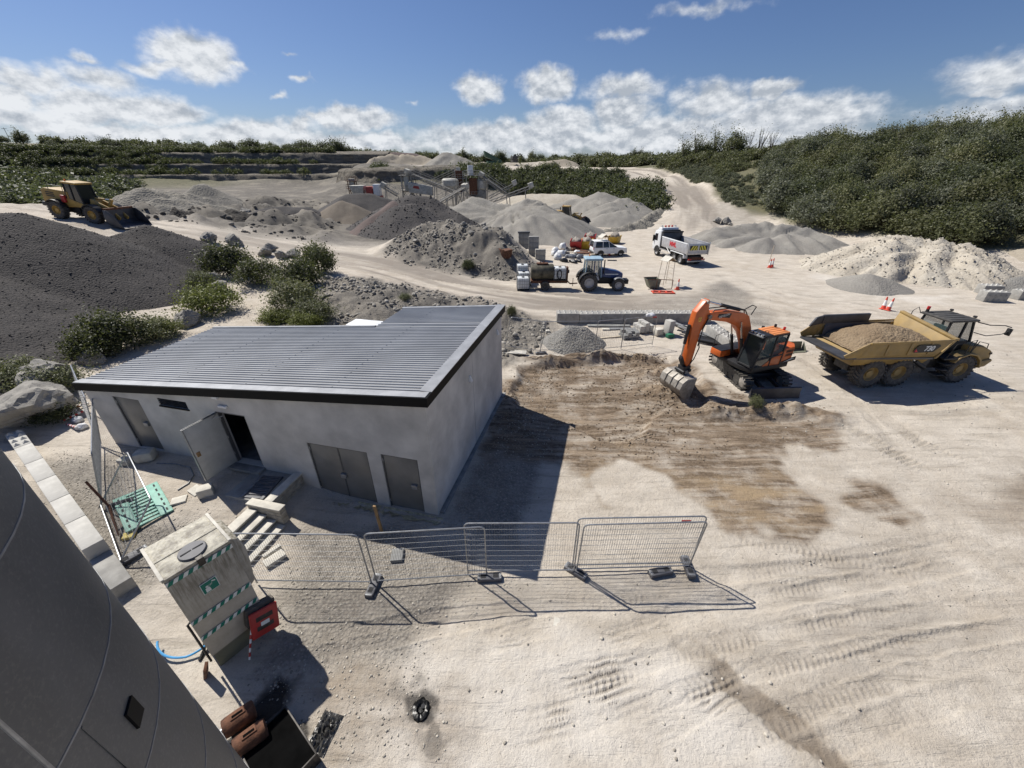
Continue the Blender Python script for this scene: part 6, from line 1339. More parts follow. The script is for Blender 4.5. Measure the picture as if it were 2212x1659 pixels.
o = tub(EX, 'deck_rail', [(1.7, -1.1, 1.5), (1.65, -1.1, 2.15), (.9, -1.1, 2.3), (.5, -1.1, 1.5)], .018); o.rotation_euler = (0, 0, ua)
o = tub(EX, 'mirror_arm', [(1.35, 1.24, 1.9), (1.55, 1.35, 2.1), (1.5, 1.4, 2.4)], .02); o.rotation_euler = (0, 0, ua)
# boom, arm, bucket
by = -.12
mb = MB(); mb.prism([(.35, 1.35), (.62, 1.22), (.95, 2.0), (1.35, 2.62), (1.85, 3.1), (2.6, 3.42), (3.72, 3.66), (3.86, 3.86), (3.74, 4.02), (2.6, 3.96), (1.55, 3.72), (1.18, 3.55), (.8, 2.9), (.5, 2.1)], by - .2, by + .2); bo = up(mb, 'boom', 'orange_paint', bev=.025)
mb = MB(); mb.prism([(2.5, 3.62), (3.3, 3.74), (3.24, 3.90), (2.42, 3.83)], by + .2005, by + .208); pl_ = mb.build('name_plate', 'machine_black', bo, smooth=0)
tx = text_mesh('name_lettering', 'DEVELON', 'sign_white', bo, (2.87, by + .2095, 3.775), (R(90), 0, R(180)), .15, .002, xscale=.98); tx.rotation_euler = (Matrix.Rotation(R(9), 4, 'Y') @ Matrix.Rotation(R(180), 4, 'Z') @ Matrix.Rotation(R(90), 4, 'X')).to_euler()
mb = MB(); mb.prism([(3.98, 4.66), (4.18, 4.6), (4.6, 4.12), (4.66, 3.5), (4.58, 1.5), (4.42, 1.32), (4.2, 1.36), (4.08, 3.1), (3.74, 3.72), (3.72, 3.92), (3.9, 4.2)], by - .16, by + .16); ar = up(mb, 'arm', 'orange_paint', bev=.025)
tx = text_mesh('arm_mark', '62', 'hazard_yellow', ar, (4.3, by + .163, 3.75), (0, 0, 0), .24, .002); tx.rotation_euler = (Matrix.Rotation(R(95), 4, 'Y') @ Matrix.Rotation(R(180), 4, 'Z') @ Matrix.Rotation(R(90), 4, 'X')).to_euler()
mb = MB(); mb.cyl((3.78, by - .26, 3.83), (3.78, by + .26, 3.83), .1, n=14); mb.cyl((4.08, by - .22, 4.56), (4.08, by + .22, 4.56), .08, n=14); up(mb, 'pins', 'worn_steel')['kind'] = 'stuff'
for o in (ram(EX, (1.75, by, 3.88), (4.06, by, 4.56), .085, .55), ram(EX, (1.0, by + .3, 1.3), (1.75, by + .3, 3.35), .075, .55), ram(EX, (1.0, by - .3, 1.3), (1.75, by - .3, 3.35), .075, .55), ram(EX, (4.72, by, 3.5), (4.78, by, 1.9), .075, .6)): o.rotation_euler = (0, 0, ua)
for k_, pts in enumerate([[(.7, by + .12, 2.2), (1.0, by + .16, 3.2), (1.5, by + .15, 3.85), (2.4, by + .12, 4.06), (3.5, by + .12, 4.1), (3.75, by + .18, 3.9), (4.02, by + .2, 3.3), (4.1, by + .2, 2.4)], [(.8, by - .1, 2.6), (1.3, by - .1, 3.8), (2.4, by - .08, 4.1), (3.6, by - .1, 4.14), (3.9, by - .2, 3.7)], [(4.1, by + .2, 2.7), (4.0, by + .22, 2.3), (4.15, by + .2, 1.7), (4.4, by + .14, 1.3)], [(1.1, by + .2, 3.6), (.95, by + .24, 4.0), (1.2, by + .2, 4.1), (1.6, by + .14, 3.9)]]): o = tub(EX, 'hose', pts, .026); o.rotation_euler = (0, 0, ua)
mb = MB(); mb.bb((4.2, by - .2, .98), (4.66, by + .2, 1.36)); mb.cyl((4.3, by - .3, 1.15), (4.3, by + .3, 1.15), .09, n=12); mb.cyl((4.66, by - .3, 1.1), (4.66, by + .3, 1.1), .09, n=12); mb.prism([(4.6, 1.3), (4.85, 1.75), (4.78, 1.95), (4.5, 1.45)], by - .1, by + .1); up(mb, 'tilt_coupler', 'machine_black', bev=.02)
bw = .72; bz0 = -.28
outer = [(4.2, .92), (4.78, .96), (5.05, .78), (5.16, .45), (5.05, .12), (4.8, -.12), (4.42, -.26)]; inner = [(4.44, -.21), (4.78, -.06), (4.99, .15), (5.08, .45), (4.98, .72), (4.74, .88), (4.2, .87)]
mb = MB(); mb.prism(outer + inner, by - bw, by + bw); bk = up(mb, 'bucket', 'worn_steel', bev=.01)
for s in (-1, 1): mb = MB(); mb.prism([(4.2, .92), (4.78, .96), (5.05, .78), (5.16, .45), (5.05, .12), (4.8, -.12), (4.42, -.26), (4.3, .3)], by + s * bw - .02, by + s * bw + .02); mb.build('bucket_side', 'worn_steel', bk, .006)
for y in (-.22, 0, .22): mb = MB(); mb.prism([(4.25, .96), (4.7, .97), (4.62, 1.15), (4.35, 1.15)], by + y - .03, by + y + .03); mb.build('bucket_ear', 'worn_steel', bk, .006)
for y in (-.4, 0, .4): mb = MB(); mb.prism([(4.78, .965), (5.06, .785), (5.17, .45), (5.2, .45), (5.1, .82), (4.8, 1.0)], by + y - .05, by + y + .05); mb.build('wear_strip', 'worn_steel', bk, smooth=0)

# ------------------------------------------------------------------ articulated dump truck
DT = thing('dump_truck', 'mustard yellow six-wheeled articulated dump truck loaded with sandy soil', 'dump truck', (23.15, 18.4 + .0, gz(23, 19) - .01), R(5.9))
WY = 1.30     # half width of the track from the near side
def dy(v): return v + WY - .22      # local y: near side wheels at y=0.0
CYD = 1.08   # centre line
wr, ww = .76, .58
for x in (-.05, -3.55, -5.1):
    for s, yy in ((-1, .12), (1, 2.04)): wheel(DT, x, yy, wr, wr, ww, 'cat_yellow', 'tyre', 24, .05, True, .5, side=s, seed=x)
P_(DT, 'chassis', 'chassis_grey', .03)(((-5.7, .65, .6), (-1.6, 1.5, 1.1))); P_(DT, 'front_chassis', 'chassis_grey', .03)(((-1.5, .6, .55), (1.1, 1.56, 1.05)))
for x in (-.05, -3.55, -5.1): mb = MB(); mb.cyl((x, .2, wr), (x, 1.95, wr), .2, n=14); mb.build('axle', 'chassis_grey', DT)
for s in (.42, 1.74): mb = MB(); mb.tube([(-5.1, s, .85), (-4.3, s, 1.0), (-3.55, s, .85)], .12, 8); mb.build('bogie_beam', 'chassis_grey', DT)
# body
yn, yf = -.38, 2.54
side = [(-6.15, 2.60), (-1.85, 2.50), (-1.55, 2.36), (-2.25, 1.92), (-6.35, 1.86), (-6.75, 2.12)]
def bodyside(y0, y1, nm):
    mb = MB(); mb.prism([(-6.15, 2.60), (-1.80, 2.52), (-2.30, 1.88), (-6.45, 1.88)], y0, y1); return mb.build(nm, 'cat_yellow', DT, .015)
sd = bodyside(yn, yn + .06, 'body_side'); sf = bodyside(yf - .06, yf, 'body_side')
for s, y in ((1, yn - .05), (-1, yf + .0)): mb = MB(); mb.bb((-6.2, y, 2.53), (-1.82, y + .05, 2.63)); mb.build('top_rail', 'cat_yellow', sd if s > 0 else sf, .015)
mb = MB(); mb.prism([(-6.15, 2.62), (-6.95, 2.20), (-7.35, 2.0), (-7.2, 1.85), (-6.45, 1.87)], yn, yn + .05); mb.build('tail_flare', 'cat_yellow', DT, .01)
mb = MB(); mb.prism([(-6.15, 2.62), (-6.95, 2.40), (-7.35, 2.1), (-7.2, 1.85), (-6.45, 1.87)], yf - .05, yf); mb.build('tail_flare', 'cat_yellow', DT, .01)
mb = MB(); mb.hexa([(-7.3, yn + .06, 1.78), (-2.3, yn + .06, 1.55), (-2.3, yf - .06, 1.55), (-7.3, yf - .06, 1.78), (-7.3, yn + .06, 1.88), (-2.3, yn + .06, 1.65), (-2.3, yf - .06, 1.65), (-7.3, yf - .06, 1.88)]); mb.build('body_floor', 'bed_steel', DT, .01)
mb = MB(); mb.hexa([(-6.4, yn + .35, 1.28), (-2.4, yn + .35, 1.2), (-2.4, yf - .35, 1.2), (-6.4, yf - .35, 1.28), (-6.6, yn + .02, 1.87), (-2.25, yn + .02, 1.87), (-2.25, yf - .02, 1.87), (-6.6, yf - .02, 1.87)]); mb.build('body_hull', 'cat_yellow', DT, .02)
mb = MB(); mb.quad((-6.1, yf - .065, 2.58), (-2.2, yf - .065, 2.5), (-2.4, yf - .30, 1.7), (-6.3, yf - .30, 1.9)); mb.build('inner_lining', 'bed_steel', DT, smooth=0)
mb = MB(); mb.bb((-6.3, yf - .07, 2.55), (-3.6, yf + .07, 3.02)); mb.build('spill_board', 'bed_steel', DT, .01)
mb = MB(); mb.prism([(-6.3, 2.55), (-6.95, 2.42), (-6.7, 2.9), (-6.3, 3.0)], yf - .05, yf + .04); mb.build('spill_board', 'bed_steel', DT, .01)
mb = MB(); mb.hexa([(-2.3, yn + .02, 1.6), (-2.2, yn + .02, 1.6), (-2.2, yf - .02, 1.6), (-2.3, yf - .02, 1.6), (-1.72, yn, 2.58), (-1.6, yn, 2.58), (-1.75, yf, 3.05), (-1.87, yf, 3.05)]); hb_ = mb.build('headboard', 'cat_yellow', DT, .015)
mb = MB(); mb.hexa([(-1.76, yn, 2.54), (-1.52, yn, 2.54), (-1.66, yf, 3.02), (-1.9, yf, 3.02), (-1.76, yn, 2.64), (-1.52, yn, 2.64), (-1.66, yf, 3.12), (-1.9, yf, 3.12)]); mb.build('headboard_rail', 'cat_yellow', hb_, .015)
for x in (-5.2, -4.0, -2.9): mb = MB(); mb.bb((x - .05, yn - .035, 1.9), (x + .05, yn - .001, 2.52)); mb.build('side_rib', 'cat_yellow', sd, .01)
mb = MB(); mb.prism([(-3.75, 2.02), (-2.7, 2.02), (-2.42, 2.30), (-2.5, 2.40), (-3.6, 2.42), (-3.78, 2.22)], yn - .048, yn - .041); np_ = mb.build('number_plate', 'machine_black', sd, smooth=0)
text_mesh('number_lettering', '730', 'sign_white', sd, (-3.0, yn - .052, 2.21), (R(90), 0, 0), .34, .003, shear=.2, bold=.012)
mb = MB(); mb.prism([(-3.74, 2.06), (-3.55, 2.06), (-3.70, 2.22)], yn - .0525, yn - .0485); mb.build('red_flash', 'red_print', sd, smooth=0)
mb = MB(); mb.prism([(-2.9, .62), (-2.2, .62), (-1.95, 1.2), (-2.05, 1.86), (-3.05, 1.86)], .02, .06); mb.build('mud_flap', 'chassis_grey', DT, smooth=0)
ram(DT, (-2.3, -.12, 1.0), (-3.6, -.12, 1.75), .1, .55)
# load of soil
lx = np.linspace(-6.35, -2.15, 46); ly = np.linspace(yn + .07, yf - .08, 34); LX, LY = np.meshgrid(lx, ly, indexing='ij')
lz = 1.9 + .92 * np.clip(1 - ((LX + 3.9) / 2.55) ** 2, 0, 1) * np.clip(1 - ((LY - 1.15) / 1.75) ** 2, 0, 1) + .07 * fbm(LX * 2, LY * 2, 3, 5) + .04 * fbm(LX * 6, LY * 6, 2, 6)
lz = np.where(LX < -6.0, np.minimum(lz, 1.95), lz)
ii, jj = np.meshgrid(np.arange(45), np.arange(33), indexing='ij'); Q = np.stack([ii * 34 + jj, (ii + 1) * 34 + jj, (ii + 1) * 34 + jj + 1, ii * 34 + jj + 1], -1).reshape(-1, 4)
lo = npmesh('soil_load', np.stack([LX, LY, lz], -1).reshape(-1, 3), Q, 'sand_soil'); lo.location = DT.location; lo.rotation_euler = DT.rotation_euler; tag(lo, 'mound of sandy brown soil heaped in the dump truck body', 'soil')
# cab and hood
mb = MB(); mb.prism([(.15, 1.0), (1.35, .78), (1.72, 1.15), (1.58, 1.62), (.95, 1.92), (.15, 2.0)], .12, 2.06); hd = mb.build('hood', 'cat_yellow', DT, .08, 3)
mb = MB(); mb.prism([(1.05, .72), (1.5, .8), (1.76, 1.1), (1.68, 1.22), (1.0, 1.1)], .02, 2.16); mb.build('bumper', 'cat_yellow', DT, .05)
mb = MB(); mb.prism([(1.46, 1.44), (1.62, 1.46), (1.58, 1.56), (1.44, 1.56)], .1, .3); mb.build('vent', 'machine_black', hd, smooth=0)
for s in (-.16, 1.76):
    mb = MB(); pts = [(.05 + .92 * math.cos(a), .76 + .92 * math.sin(a)) for a in [R(t) for t in (5, 35, 65, 95, 125, 150)]]; pin = [(.05 + .84 * math.cos(a), .76 + .84 * math.sin(a)) for a in [R(t) for t in (150, 125, 95, 65, 35, 5)]]
    mb.prism(pts + pin, s, s + .58); mb.build('fender', 'cat_yellow', DT, .01)
for i in range(3): mb = MB(); mb.bb((-1.25 + i * .06, -.12, .45 + i * .3), (-.85 + i * .06, .35, .5 + i * .3)); mb.build('step', 'chassis_grey', DT, .01)
mb = MB(); mb.bb((-1.35, -.12, 1.35), (.15, 2.28, 1.45)); mb.build('cab_deck', 'machine_black', DT, .02)
c0, c1, k0, k1, e0, e1 = -1.25, .42, .5, 1.95, 1.45, 3.12
mb = MB(); mb.bb((c0, k0, e0), (c1 - .05, k1, 2.1)); mb.build('cab_body', 'machine_black', DT, .04)
for a, c in [((c0, k0, 2.1), (c0 + .12, k0 + .08, e1)), ((c0, k1, 2.1), (c0 + .12, k1 - .08, e1)), ((c1, k0, 2.05), (c1 - .28, k0 + .08, e1)), ((c1, k1, 2.05), (c1 - .28, k1 - .08, e1)), ((-.3, k0, 2.1), (-.25, k0 + .08, e1))]: mb = MB(); mb.tube([a, c], .06, 6); mb.build('cab_pillar', 'machine_black', DT)
mb = MB(); mb.hexa([(c0 + .03, k0 + .02, 2.11), (c1 - .04, k0 + .02, 2.11), (c1 - .04, k1 - .02, 2.11), (c0 + .03, k1 - .02, 2.11), (c0 + .12, k0 + .09, e1 - .01), (c1 - .30, k0 + .09, e1 - .01), (c1 - .30, k1 - .09, e1 - .01), (c0 + .12, k1 - .09, e1 - .01)]); mb.build('cab_glass', 'glass_clear', DT, smooth=0)
mb = MB(); mb.bb((-.75, .9, 1.7), (-.25, 1.5, 2.2)); mb.bb((-.85, .9, 2.1), (-.7, 1.5, 2.75)); mb.build('seat', 'machine_black', DT, .05)
mb = MB(); mb.bb((c0 - .05, k0 - .05, e1), (c1 - .12, k1 + .05, e1 + .12)); rf = mb.build('cab_roof', 'chassis_grey', DT, .04)
for i in range(5): mb = MB(); mb.bb((c0, k0 + .1 + i * .28, e1 + .1205), (c1 - .2, k0 + .2 + i * .28, e1 + .14)); mb.build('roof_rib', 'chassis_grey', rf, .006)
mb = MB(); mb.bb((c1 - .2, k0 - .02, e1 + .02), (c1 - .1, k1 + .02, e1 + .08)); mb.build('roof_trim', 'rust', DT, .01)
mb = MB(); mb.cyl((c0 + .1, k1 - .1, e1 + .12), (c0 + .1, k1 - .1, e1 + .28), .07, n=12); bc = mb.build('beacon_mount', 'machine_black', DT); mb = MB(); mb.cyl((c0 + .1, k1 - .1, e1 + .28), (c0 + .1, k1 - .1, e1 + .42), .075, n=12); mb.build('beacon', 'lamp_red', bc)
for y in (.7, 1.8): mb = MB(); mb.box((c1 - .2, y, e1 + .2), (.1, .14, .1)); mb.build('roof_lamp', 'machine_black', DT, .02)
tub(DT, 'mirror_arm', [(c1 - .15, k0, e1 - .02), (.75, k0 - .2, 3.0), (1.25, k0 - .45, 3.05), (1.6, k0 - .5, 2.95)], .024); tub(DT, 'mirror_arm', [(c1 - .05, k0, 2.55), (.8, k0 - .25, 2.45), (1.35, k0 - .45, 2.6), (1.55, k0 - .5, 2.75)], .022)
mb = MB(); mb.box((1.58, k0 - .5, 2.72), (.07, .22, .36)); mb.build('mirror', 'machine_black', DT, .02)
for pts in ([(-.2, .0, 1.45), (-.2, -.02, 2.3), (.1, 0, 2.35), (.12, .02, 1.5)], [(.15, .05, 1.5), (.3, .02, 2.25), (.9, .02, 2.1), (1.0, .05, 1.85)], [(-1.2, -.05, 1.4), (-1.0, -.05, 2.2), (-.5, -.04, 2.2)]): tub(DT, 'hand_rail', pts, .02)
tub(DT, 'cab_rail', [(c0 - .02, k1 + .05, e1), (c0 - .1, k1 + .2, e1 + .3), (c0 - .3, k1 + .25, e1 + .1), (c0 - .4, k1 + .2, 2.6)], .02)

# ------------------------------------------------------------------ tipper lorry
TP = thing('tipper_lorry', 'white tipper lorry with grey body seen from behind on the yard', 'lorry', (19.54, 47.35, gz(19.5, 48) - .01), R(100.5)); ty = -1.1
# local: x forward from the rear axle, near (left) side at y=+0.1, body to y=-2.4 ; lorry heads away
for x in (.02, 1.38): 
    wheel(TP, x, -.15, .52, .52, .5, 'alu', 'tyre_clean', 30, .012, False, .6, side=1, seed=x); wheel(TP, x, -2.15, .52, .52, .5, 'alu', 'tyre_clean', 30, .012, False, .6, side=-1, seed=x)
wheel(TP, 5.4, -.05, .52, .52, .34, 'alu', 'tyre_clean', 30, .012, False, .62, side=1); wheel(TP, 5.4, -2.25, .52, .52, .34, 'alu', 'tyre_clean', 30, .012, False, .62, side=-1)
P_(TP, 'chassis', 'machine_black', .02)(((-1.1, -1.6, .7), (5.9, -.7, 1.05))); P_(TP, 'rear_bumper', 'galv', .02)(((-1.35, -2.2, .45), (-1.2, -.1, .6)))
mb = MB(); mb.bb((-1.2, -2.1, .62), (-1.05, -.2, .95)); mb.build('tail_beam', 'rust', TP, .02)
for y in (-.3, -2.0): mb = MB(); mb.bb((-1.37, y - .2, .66), (-1.3, y + .2, .8)); mb.build('tail_lamp', 'lamp_red', TP, .01)
cabp = [(4.85, .75), (6.55, .62), (6.72, 1.2), (6.66, 1.75), (6.42, 2.75), (6.25, 2.95), (5.1, 3.05), (4.95, 2.9)]
mb = MB(); mb.prism(cabp, -2.45, .1); cb = mb.build('cab', 'white_paint', TP, .06, 3)
mb = MB(); mb.prism([(5.55, 1.75), (6.45, 1.75), (6.27, 2.55), (5.6, 2.6)], .1005, .108); mb.build('side_window', 'glass_dark', cb, smooth=0)
mb = MB(); mb.bb((4.9, -2.2, 2.35), (4.945, -.2, 2.75)); mb.build('rear_window', 'glass_dark', cb, smooth=0)
mb = MB(); mb.bb((4.55, -2.4, .95), (4.84, .08, 2.9)); mb.build('cab_back_stack', 'machine_black', TP, .04)
mb = MB(); mb.bb((4.6, -2.3, 2.9), (5.0, -.1, 3.1)); mb.build('air_intake', 'machine_black', TP, .03)
mb = MB(); mb.prism([(5.1, 3.05), (6.2, 2.96), (5.9, 3.28), (5.2, 3.32)], -2.3, -.05); mb.build('roof_deflector', 'white_paint', TP, .05)
for i in range(5): mb = MB(); mb.lathe([(.02, -.06), (.11, -.05), (.12, .05), (.02, .06)], (5.6, -2.05 + i * .44, 3.42), 'x', 14); mb.build('roof_lamp', 'chrome' if i in (0, 4) else 'lamp_red', TP)
mb = MB(); mb.bb((6.35, .12, 1.6), (6.5, .3, 2.35)); mb.build('mirror', 'machine_black', TP, .03)
mb = MB(); pts = [(5.4 + .72 * math.cos(R(t)), .52 + .72 * math.sin(R(t))) for t in (-5, 30, 60, 90, 120, 150, 180)]; mb.prism(pts + [(4.9, .75), (4.9, 1.3), (6.3, 1.3), (6.3, .6)][::-1], -.05, .109) if False else mb.prism(pts, .101, .106); mb.build('wheel_arch', 'machine_black', cb, smooth=0)
# body: rakes up slightly to the rear
bn, bf = .14, -2.5
mb = MB(); mb.prism([(4.35, 1.3), (4.5, 2.32), (-.98, 2.32), (-1.15, 1.3)], bn - .07, bn); bs1 = mb.build('body_side', 'body_grey', TP, .015)
mb = MB(); mb.prism([(4.35, 1.3), (4.5, 2.32), (-.98, 2.32), (-1.15, 1.3)], bf, bf + .07); mb.build('body_side', 'body_grey', TP, .015)
mb = MB(); mb.bb((-1.05, bn - .08, 2.32), (4.5, bn + .03, 2.44)); mb.build('top_rail', 'white_paint', TP, .02); mb = MB(); mb.bb((-1.05, bf - .03, 2.32), (4.5, bf + .08, 2.44)); mb.build('top_rail', 'body_grey', TP, .02)
mb = MB(); mb.bb((-1.1, bf + .07, 1.2), (4.35, bn - .07, 1.32)); mb.build('body_floor', 'bed_steel', TP, .01)
mb = MB(); mb.bb((4.36, bf + .02, 1.3), (4.5, bn - .02, 2.85)); mb.build('headboard', 'bed_steel', TP, .02); mb = MB(); mb.bb((4.3, bf - .05, 2.82), (4.62, bn + .05, 2.98)); mb.build('sheet_roller', 'machine_black', TP, .04)
mb = MB(); mb.bb((-1.24, bf, 1.25), (-1.12, bn, 2.42)); tg_ = mb.build('tailgate', 'alu', TP, .02)
for s, (a, c) in enumerate(((-1.08, -.12), (-2.24, -1.28))):
    mb = MB(); mb.bb((-1.262, a, 1.72), (-1.243, c, 2.22)); pb = mb.build('chevron_board', 'machine_black', tg_, smooth=0); w_ = c - a; sg = 1 if s else -1
    for i in range(3):
        y0 = a + .08 + i * w_ * .32; d = .26 * sg
        pts = [(y0, 1.74), (y0 + .17, 1.74), (y0 + .17 + d, 2.20), (y0 + d, 2.20)]; pts = [(min(max(u, a + .01), c - .01), v) for u, v in pts]
        mb = MB(); mb.prism(pts, -1.272, -1.2635, 'x'); mb.build('yellow_stripe', 'hazard_yellow', pb, smooth=0)
mb = MB(); mb.bb((-1.26, bf + .1, 1.36), (-1.245, bn - .1, 1.6)); mb.build('tailgate_rib', 'body_grey', tg_, .005)
for y in (bf + .03, bn - .03): mb = MB(); mb.bb((-1.32, y - .06, 1.2), (-1.2401, y + .06, 2.55)); mb.build('tailgate_post', 'alu', tg_, .02)
text_mesh('side_lettering', 'MML', 'red_print', bs1, (1.85, bn + .006, 1.88), (R(90), 0, R(180)), .72, .004, bold=.03)
mb = MB(); mb.prism([(2.1, 1.02), (2.25, 1.2), (-.55, 1.22), (-.7, 1.0), (-.7, .75), (-.62, .75), (-.55, 1.12), (2.15, 1.12)], -.4, .13); mb.build('mudguard', 'white_paint', TP, .02)
for z in (.55, .95): mb = MB(); mb.bb((2.2, .02, z - .05), (4.8, .08, z + .05)); mb.build('side_guard', 'alu', TP, .015)
tub(TP, 'stay', [(3.2, .12, 1.35), (2.3, .1, .8)], .03, 'alu')

# ------------------------------------------------------------------ tractor and bowser
TR = thing('farm_tractor', 'blue farm tractor with pale cab roof hitched to the rusty bowser', 'tractor', (6.99, 36.35, gz(7, 36) - .01), 0)
for s, y in ((-1, -.28), (1, 1.35)):
    wheel(TR, 0, y, .80, .80, .50, 'body_grey', 'tyre', 20, .05, True, .55, side=s); wheel(TR, 2.68, y, .58, .58, .40, 'body_grey', 'tyre', 18, .045, True, .55, side=s)
yc = .53
mb = MB(); mb.prism([(.9, 1.2), (3.0, 1.0), (3.14, 1.15), (3.12, 1.5), (2.6, 1.72), (1.35, 1.95), (1.0, 1.95)], yc - .36, yc + .36); hd = mb.build('hood', 'tractor_blue', TR, .06, 3)
mb = MB(); mb.bb((1.5, yc - .375, 1.40), (2.7, yc - .361, 1.48)); mb.build('decal', 'sign_white', hd, smooth=0)
mb = MB(); mb.bb((.4, yc - .28, .55), (3.0, yc + .28, 1.2)); mb.build('engine_block', 'machine_black', TR, .04)
mb = MB(); mb.bb((3.0, yc - .4, .55), (3.72, yc + .4, .95)); mb.build('front_weights', 'machine_black', TR, .04)
mb = MB(); mb.prism([(-.35, 1.0), (1.05, .85), (1.1, 1.3), (-.35, 1.5)], yc - .62, yc + .62); mb.build('cab_base', 'machine_black', TR, .03)
c0, c1, e0, e1 = -.35, 1.1, 1.3, 2.68
for a, c in [((c0, -1), (-.28, 0)), ((c1, -1), (1.0, 0)), ((.42, -1), (.42, 0))]:
    for s in (-.62, .62): mb = MB(); mb.tube([(a[0], yc + s, 1.2), (c[0], yc + s * .95, e1)], .05, 6); mb.build('cab_pillar', 'tractor_blue' if a[0] == .42 else 'pale_blue', TR)
mb = MB(); mb.hexa([(c0 + .03, yc - .6, e0), (c1 - .03, yc - .6, e0 - .35), (c1 - .03, yc + .6, e0 - .35), (c0 + .03, yc + .6, e0), (c0 + .09, yc - .57, e1), (c1 - .11, yc - .57, e1), (c1 - .11, yc + .57, e1), (c0 + .09, yc + .57, e1)]); mb.build('cab_glass', 'glass_clear', TR, smooth=0)
mb = MB(); mb.bb((-.44, yc - .72, e1), (1.16, yc + .72, e1 + .2)); mb.build('cab_roof', 'pale_blue', TR, .07, 3)
mb = MB(); mb.bb((.05, yc - .22, 1.5), (.4, yc + .22, 1.65)); mb.bb((-.02, yc - .22, 1.6), (.1, yc + .22, 2.15)); mb.build('seat', 'machine_black', TR, .04)
mb = MB(); mb.lathe([(.2, -.015), (.22, 0), (.2, .015)], (.75, yc, 1.95), 'x', 16, closed=False); mb.build('steering_wheel', 'machine_black', TR)
for y0 in (-.5, 1.1):
    mb = MB(); po = [(.95 * math.cos(R(t)), .80 + .95 * math.sin(R(t))) for t in range(40, 176, 15)]; pi_ = [(.88 * math.cos(R(t)), .80 + .88 * math.sin(R(t))) for t in range(175, 39, -15)]; mb.prism(po + pi_, y0, y0 + .46); mb.build('rear_fender', 'machine_black', TR, .01)
    mb = MB(); po = [(2.68 + .68 * math.cos(R(t)), .58 + .68 * math.sin(R(t))) for t in range(45, 150, 15)]; pi_ = [(2.68 + .63 * math.cos(R(t)), .58 + .63 * math.sin(R(t))) for t in range(135, 44, -15)]; mb.prism(po + pi_, y0 + .02, y0 + .42); mb.build('front_fender', 'galv', TR, .01)
mb = MB(); mb.cyl((1.32, yc - .5, 1.5), (1.32, yc - .5, 2.75), .055, n=10); mb.build('exhaust', 'machine_black', TR)
mb = MB(); mb.prism([(.6, 1.3), (.85, .95), (.95, 1.0), (.7, 1.65), (.58, 1.7)], yc - .66, yc - .64); mb.build('door_card', 'ibc_white', TR, smooth=0)
mb = MB(); mb.box((1.25, yc - .8, 2.3), (.06, .2, .3)); mb.build('mirror', 'machine_black', TR, .02)
mb = MB(); mb.cyl((.1, yc + .5, e1 + .2), (.1, yc + .5, e1 + .38), .05, n=10); mb.build('beacon', 'lamp_amber', TR)
BW = thing('water_bowser', 'rusty green tank bowser trailer behind the blue tractor', 'trailer', (6.99, 36.35, gz(3.5, 36.4) - .01), 0)
wheel(BW, -3.95, -.2, .42, .42, .28, 'chassis_grey', 'tyre', 20, .02, True, .5, side=-1); wheel(BW, -3.95, 1.3, .42, .42, .28, 'chassis_grey', 'tyre', 20, .02, True, .5, side=1)
P_(BW, 'chassis', 'rust', .01)(((-5.25, .05, .62), (-1.9, 1.05, .85)))
mb = MB(); mb.lathe([(.1, -5.28), (.62, -5.25), (.68, -5.15), (.68, -3.3), (.62, -3.2), (.1, -3.18)], (0, .55, 1.58), 'x', 26); tk = mb.build('tank', 'tank_green', BW)
mb = MB(); mb.bb((-4.75, .3, 2.25), (-3.7, .8, 2.35)); mb.build('manway', 'rust', tk, .02)
for x in (-4.4, -4.1): mb = MB(); mb.cyl((x, .55, 2.3), (x, .55, 2.5), .04, n=8); mb.build('valve', 'rust', tk)
tub(BW, 'drawbar', [(-1.9, .55, .75), (-1.6, .55, .45), (-.9, .55, .5)], .06, 'rust'); mb = MB(); mb.bb((-2.02, .3, .8), (-1.85, .8, 2.0)); mb.build('front_post', 'rust', BW, .02)
mb = MB(); mb.cyl((-1.95, .45, 1.6), (-1.75, .45, 1.6), .16, n=14); mb.build('pump', 'chassis_grey', BW); tub(BW, 'jack', [(-1.35, .45, .25), (-1.35, .45, 1.0)], .03, 'rust')
mb = MB(); mb.cyl((-5.25, .2, .35), (-5.25, .9, .35), .06, n=8); mb.build('rear_bar', 'machine_black', BW)
def ibc(label, x, y, z, rz, m_='ibc_white', group=None):
    t = thing('liquid_tote', label, 'liquid tote', (x, y, z), rz, group); t.scale = (1.08, 1.08, 1.08)
    mb = MB(); mb.bb((-.48, -.48, .14), (.48, .48, 1.02)); mb.build('bottle', m_, t, .07, 3)
    mb = MB(); mb.cyl((0, 0, 1.0), (0, 0, 1.08), .12, n=14); mb.build('cap', 'machine_black', t)
    mb = MB(); mb.bb((-.52, -.52, 0), (.52, .52, .06)); mb.bb((-.5, -.5, .06), (-.35, .5, .13)); mb.bb((.35, -.5, .06), (.5, .5, .13)); mb.build('pallet_base', 'machine_black', t, .005)
    for i in range(6):
        u = -.5 + i * .2
        for pts in ([(u, -.515, .1), (u, -.515, 1.05)], [(u, .515, .1), (u, .515, 1.05)], [(-.515, u, .1), (-.515, u, 1.05)], [(.515, u, .1), (.515, u, 1.05)]): tub(t, 'cage_bar', pts, .011, 'galv_dull', 5)
    for z_ in (.3, .55, .8, 1.05): tub(t, 'cage_ring', [(-.515, -.515, z_), (.515, -.515, z_), (.515, .515, z_), (-.515, .515, z_), (-.515, -.515, z_)], .011, 'galv_dull', 5)
    return t
ibc('translucent tote with coiled hose riding on the bowser trailer', 6.99 - 2.62, 36.35 + .5, gz(4, 36) + .84, 0, 'ibc_white')
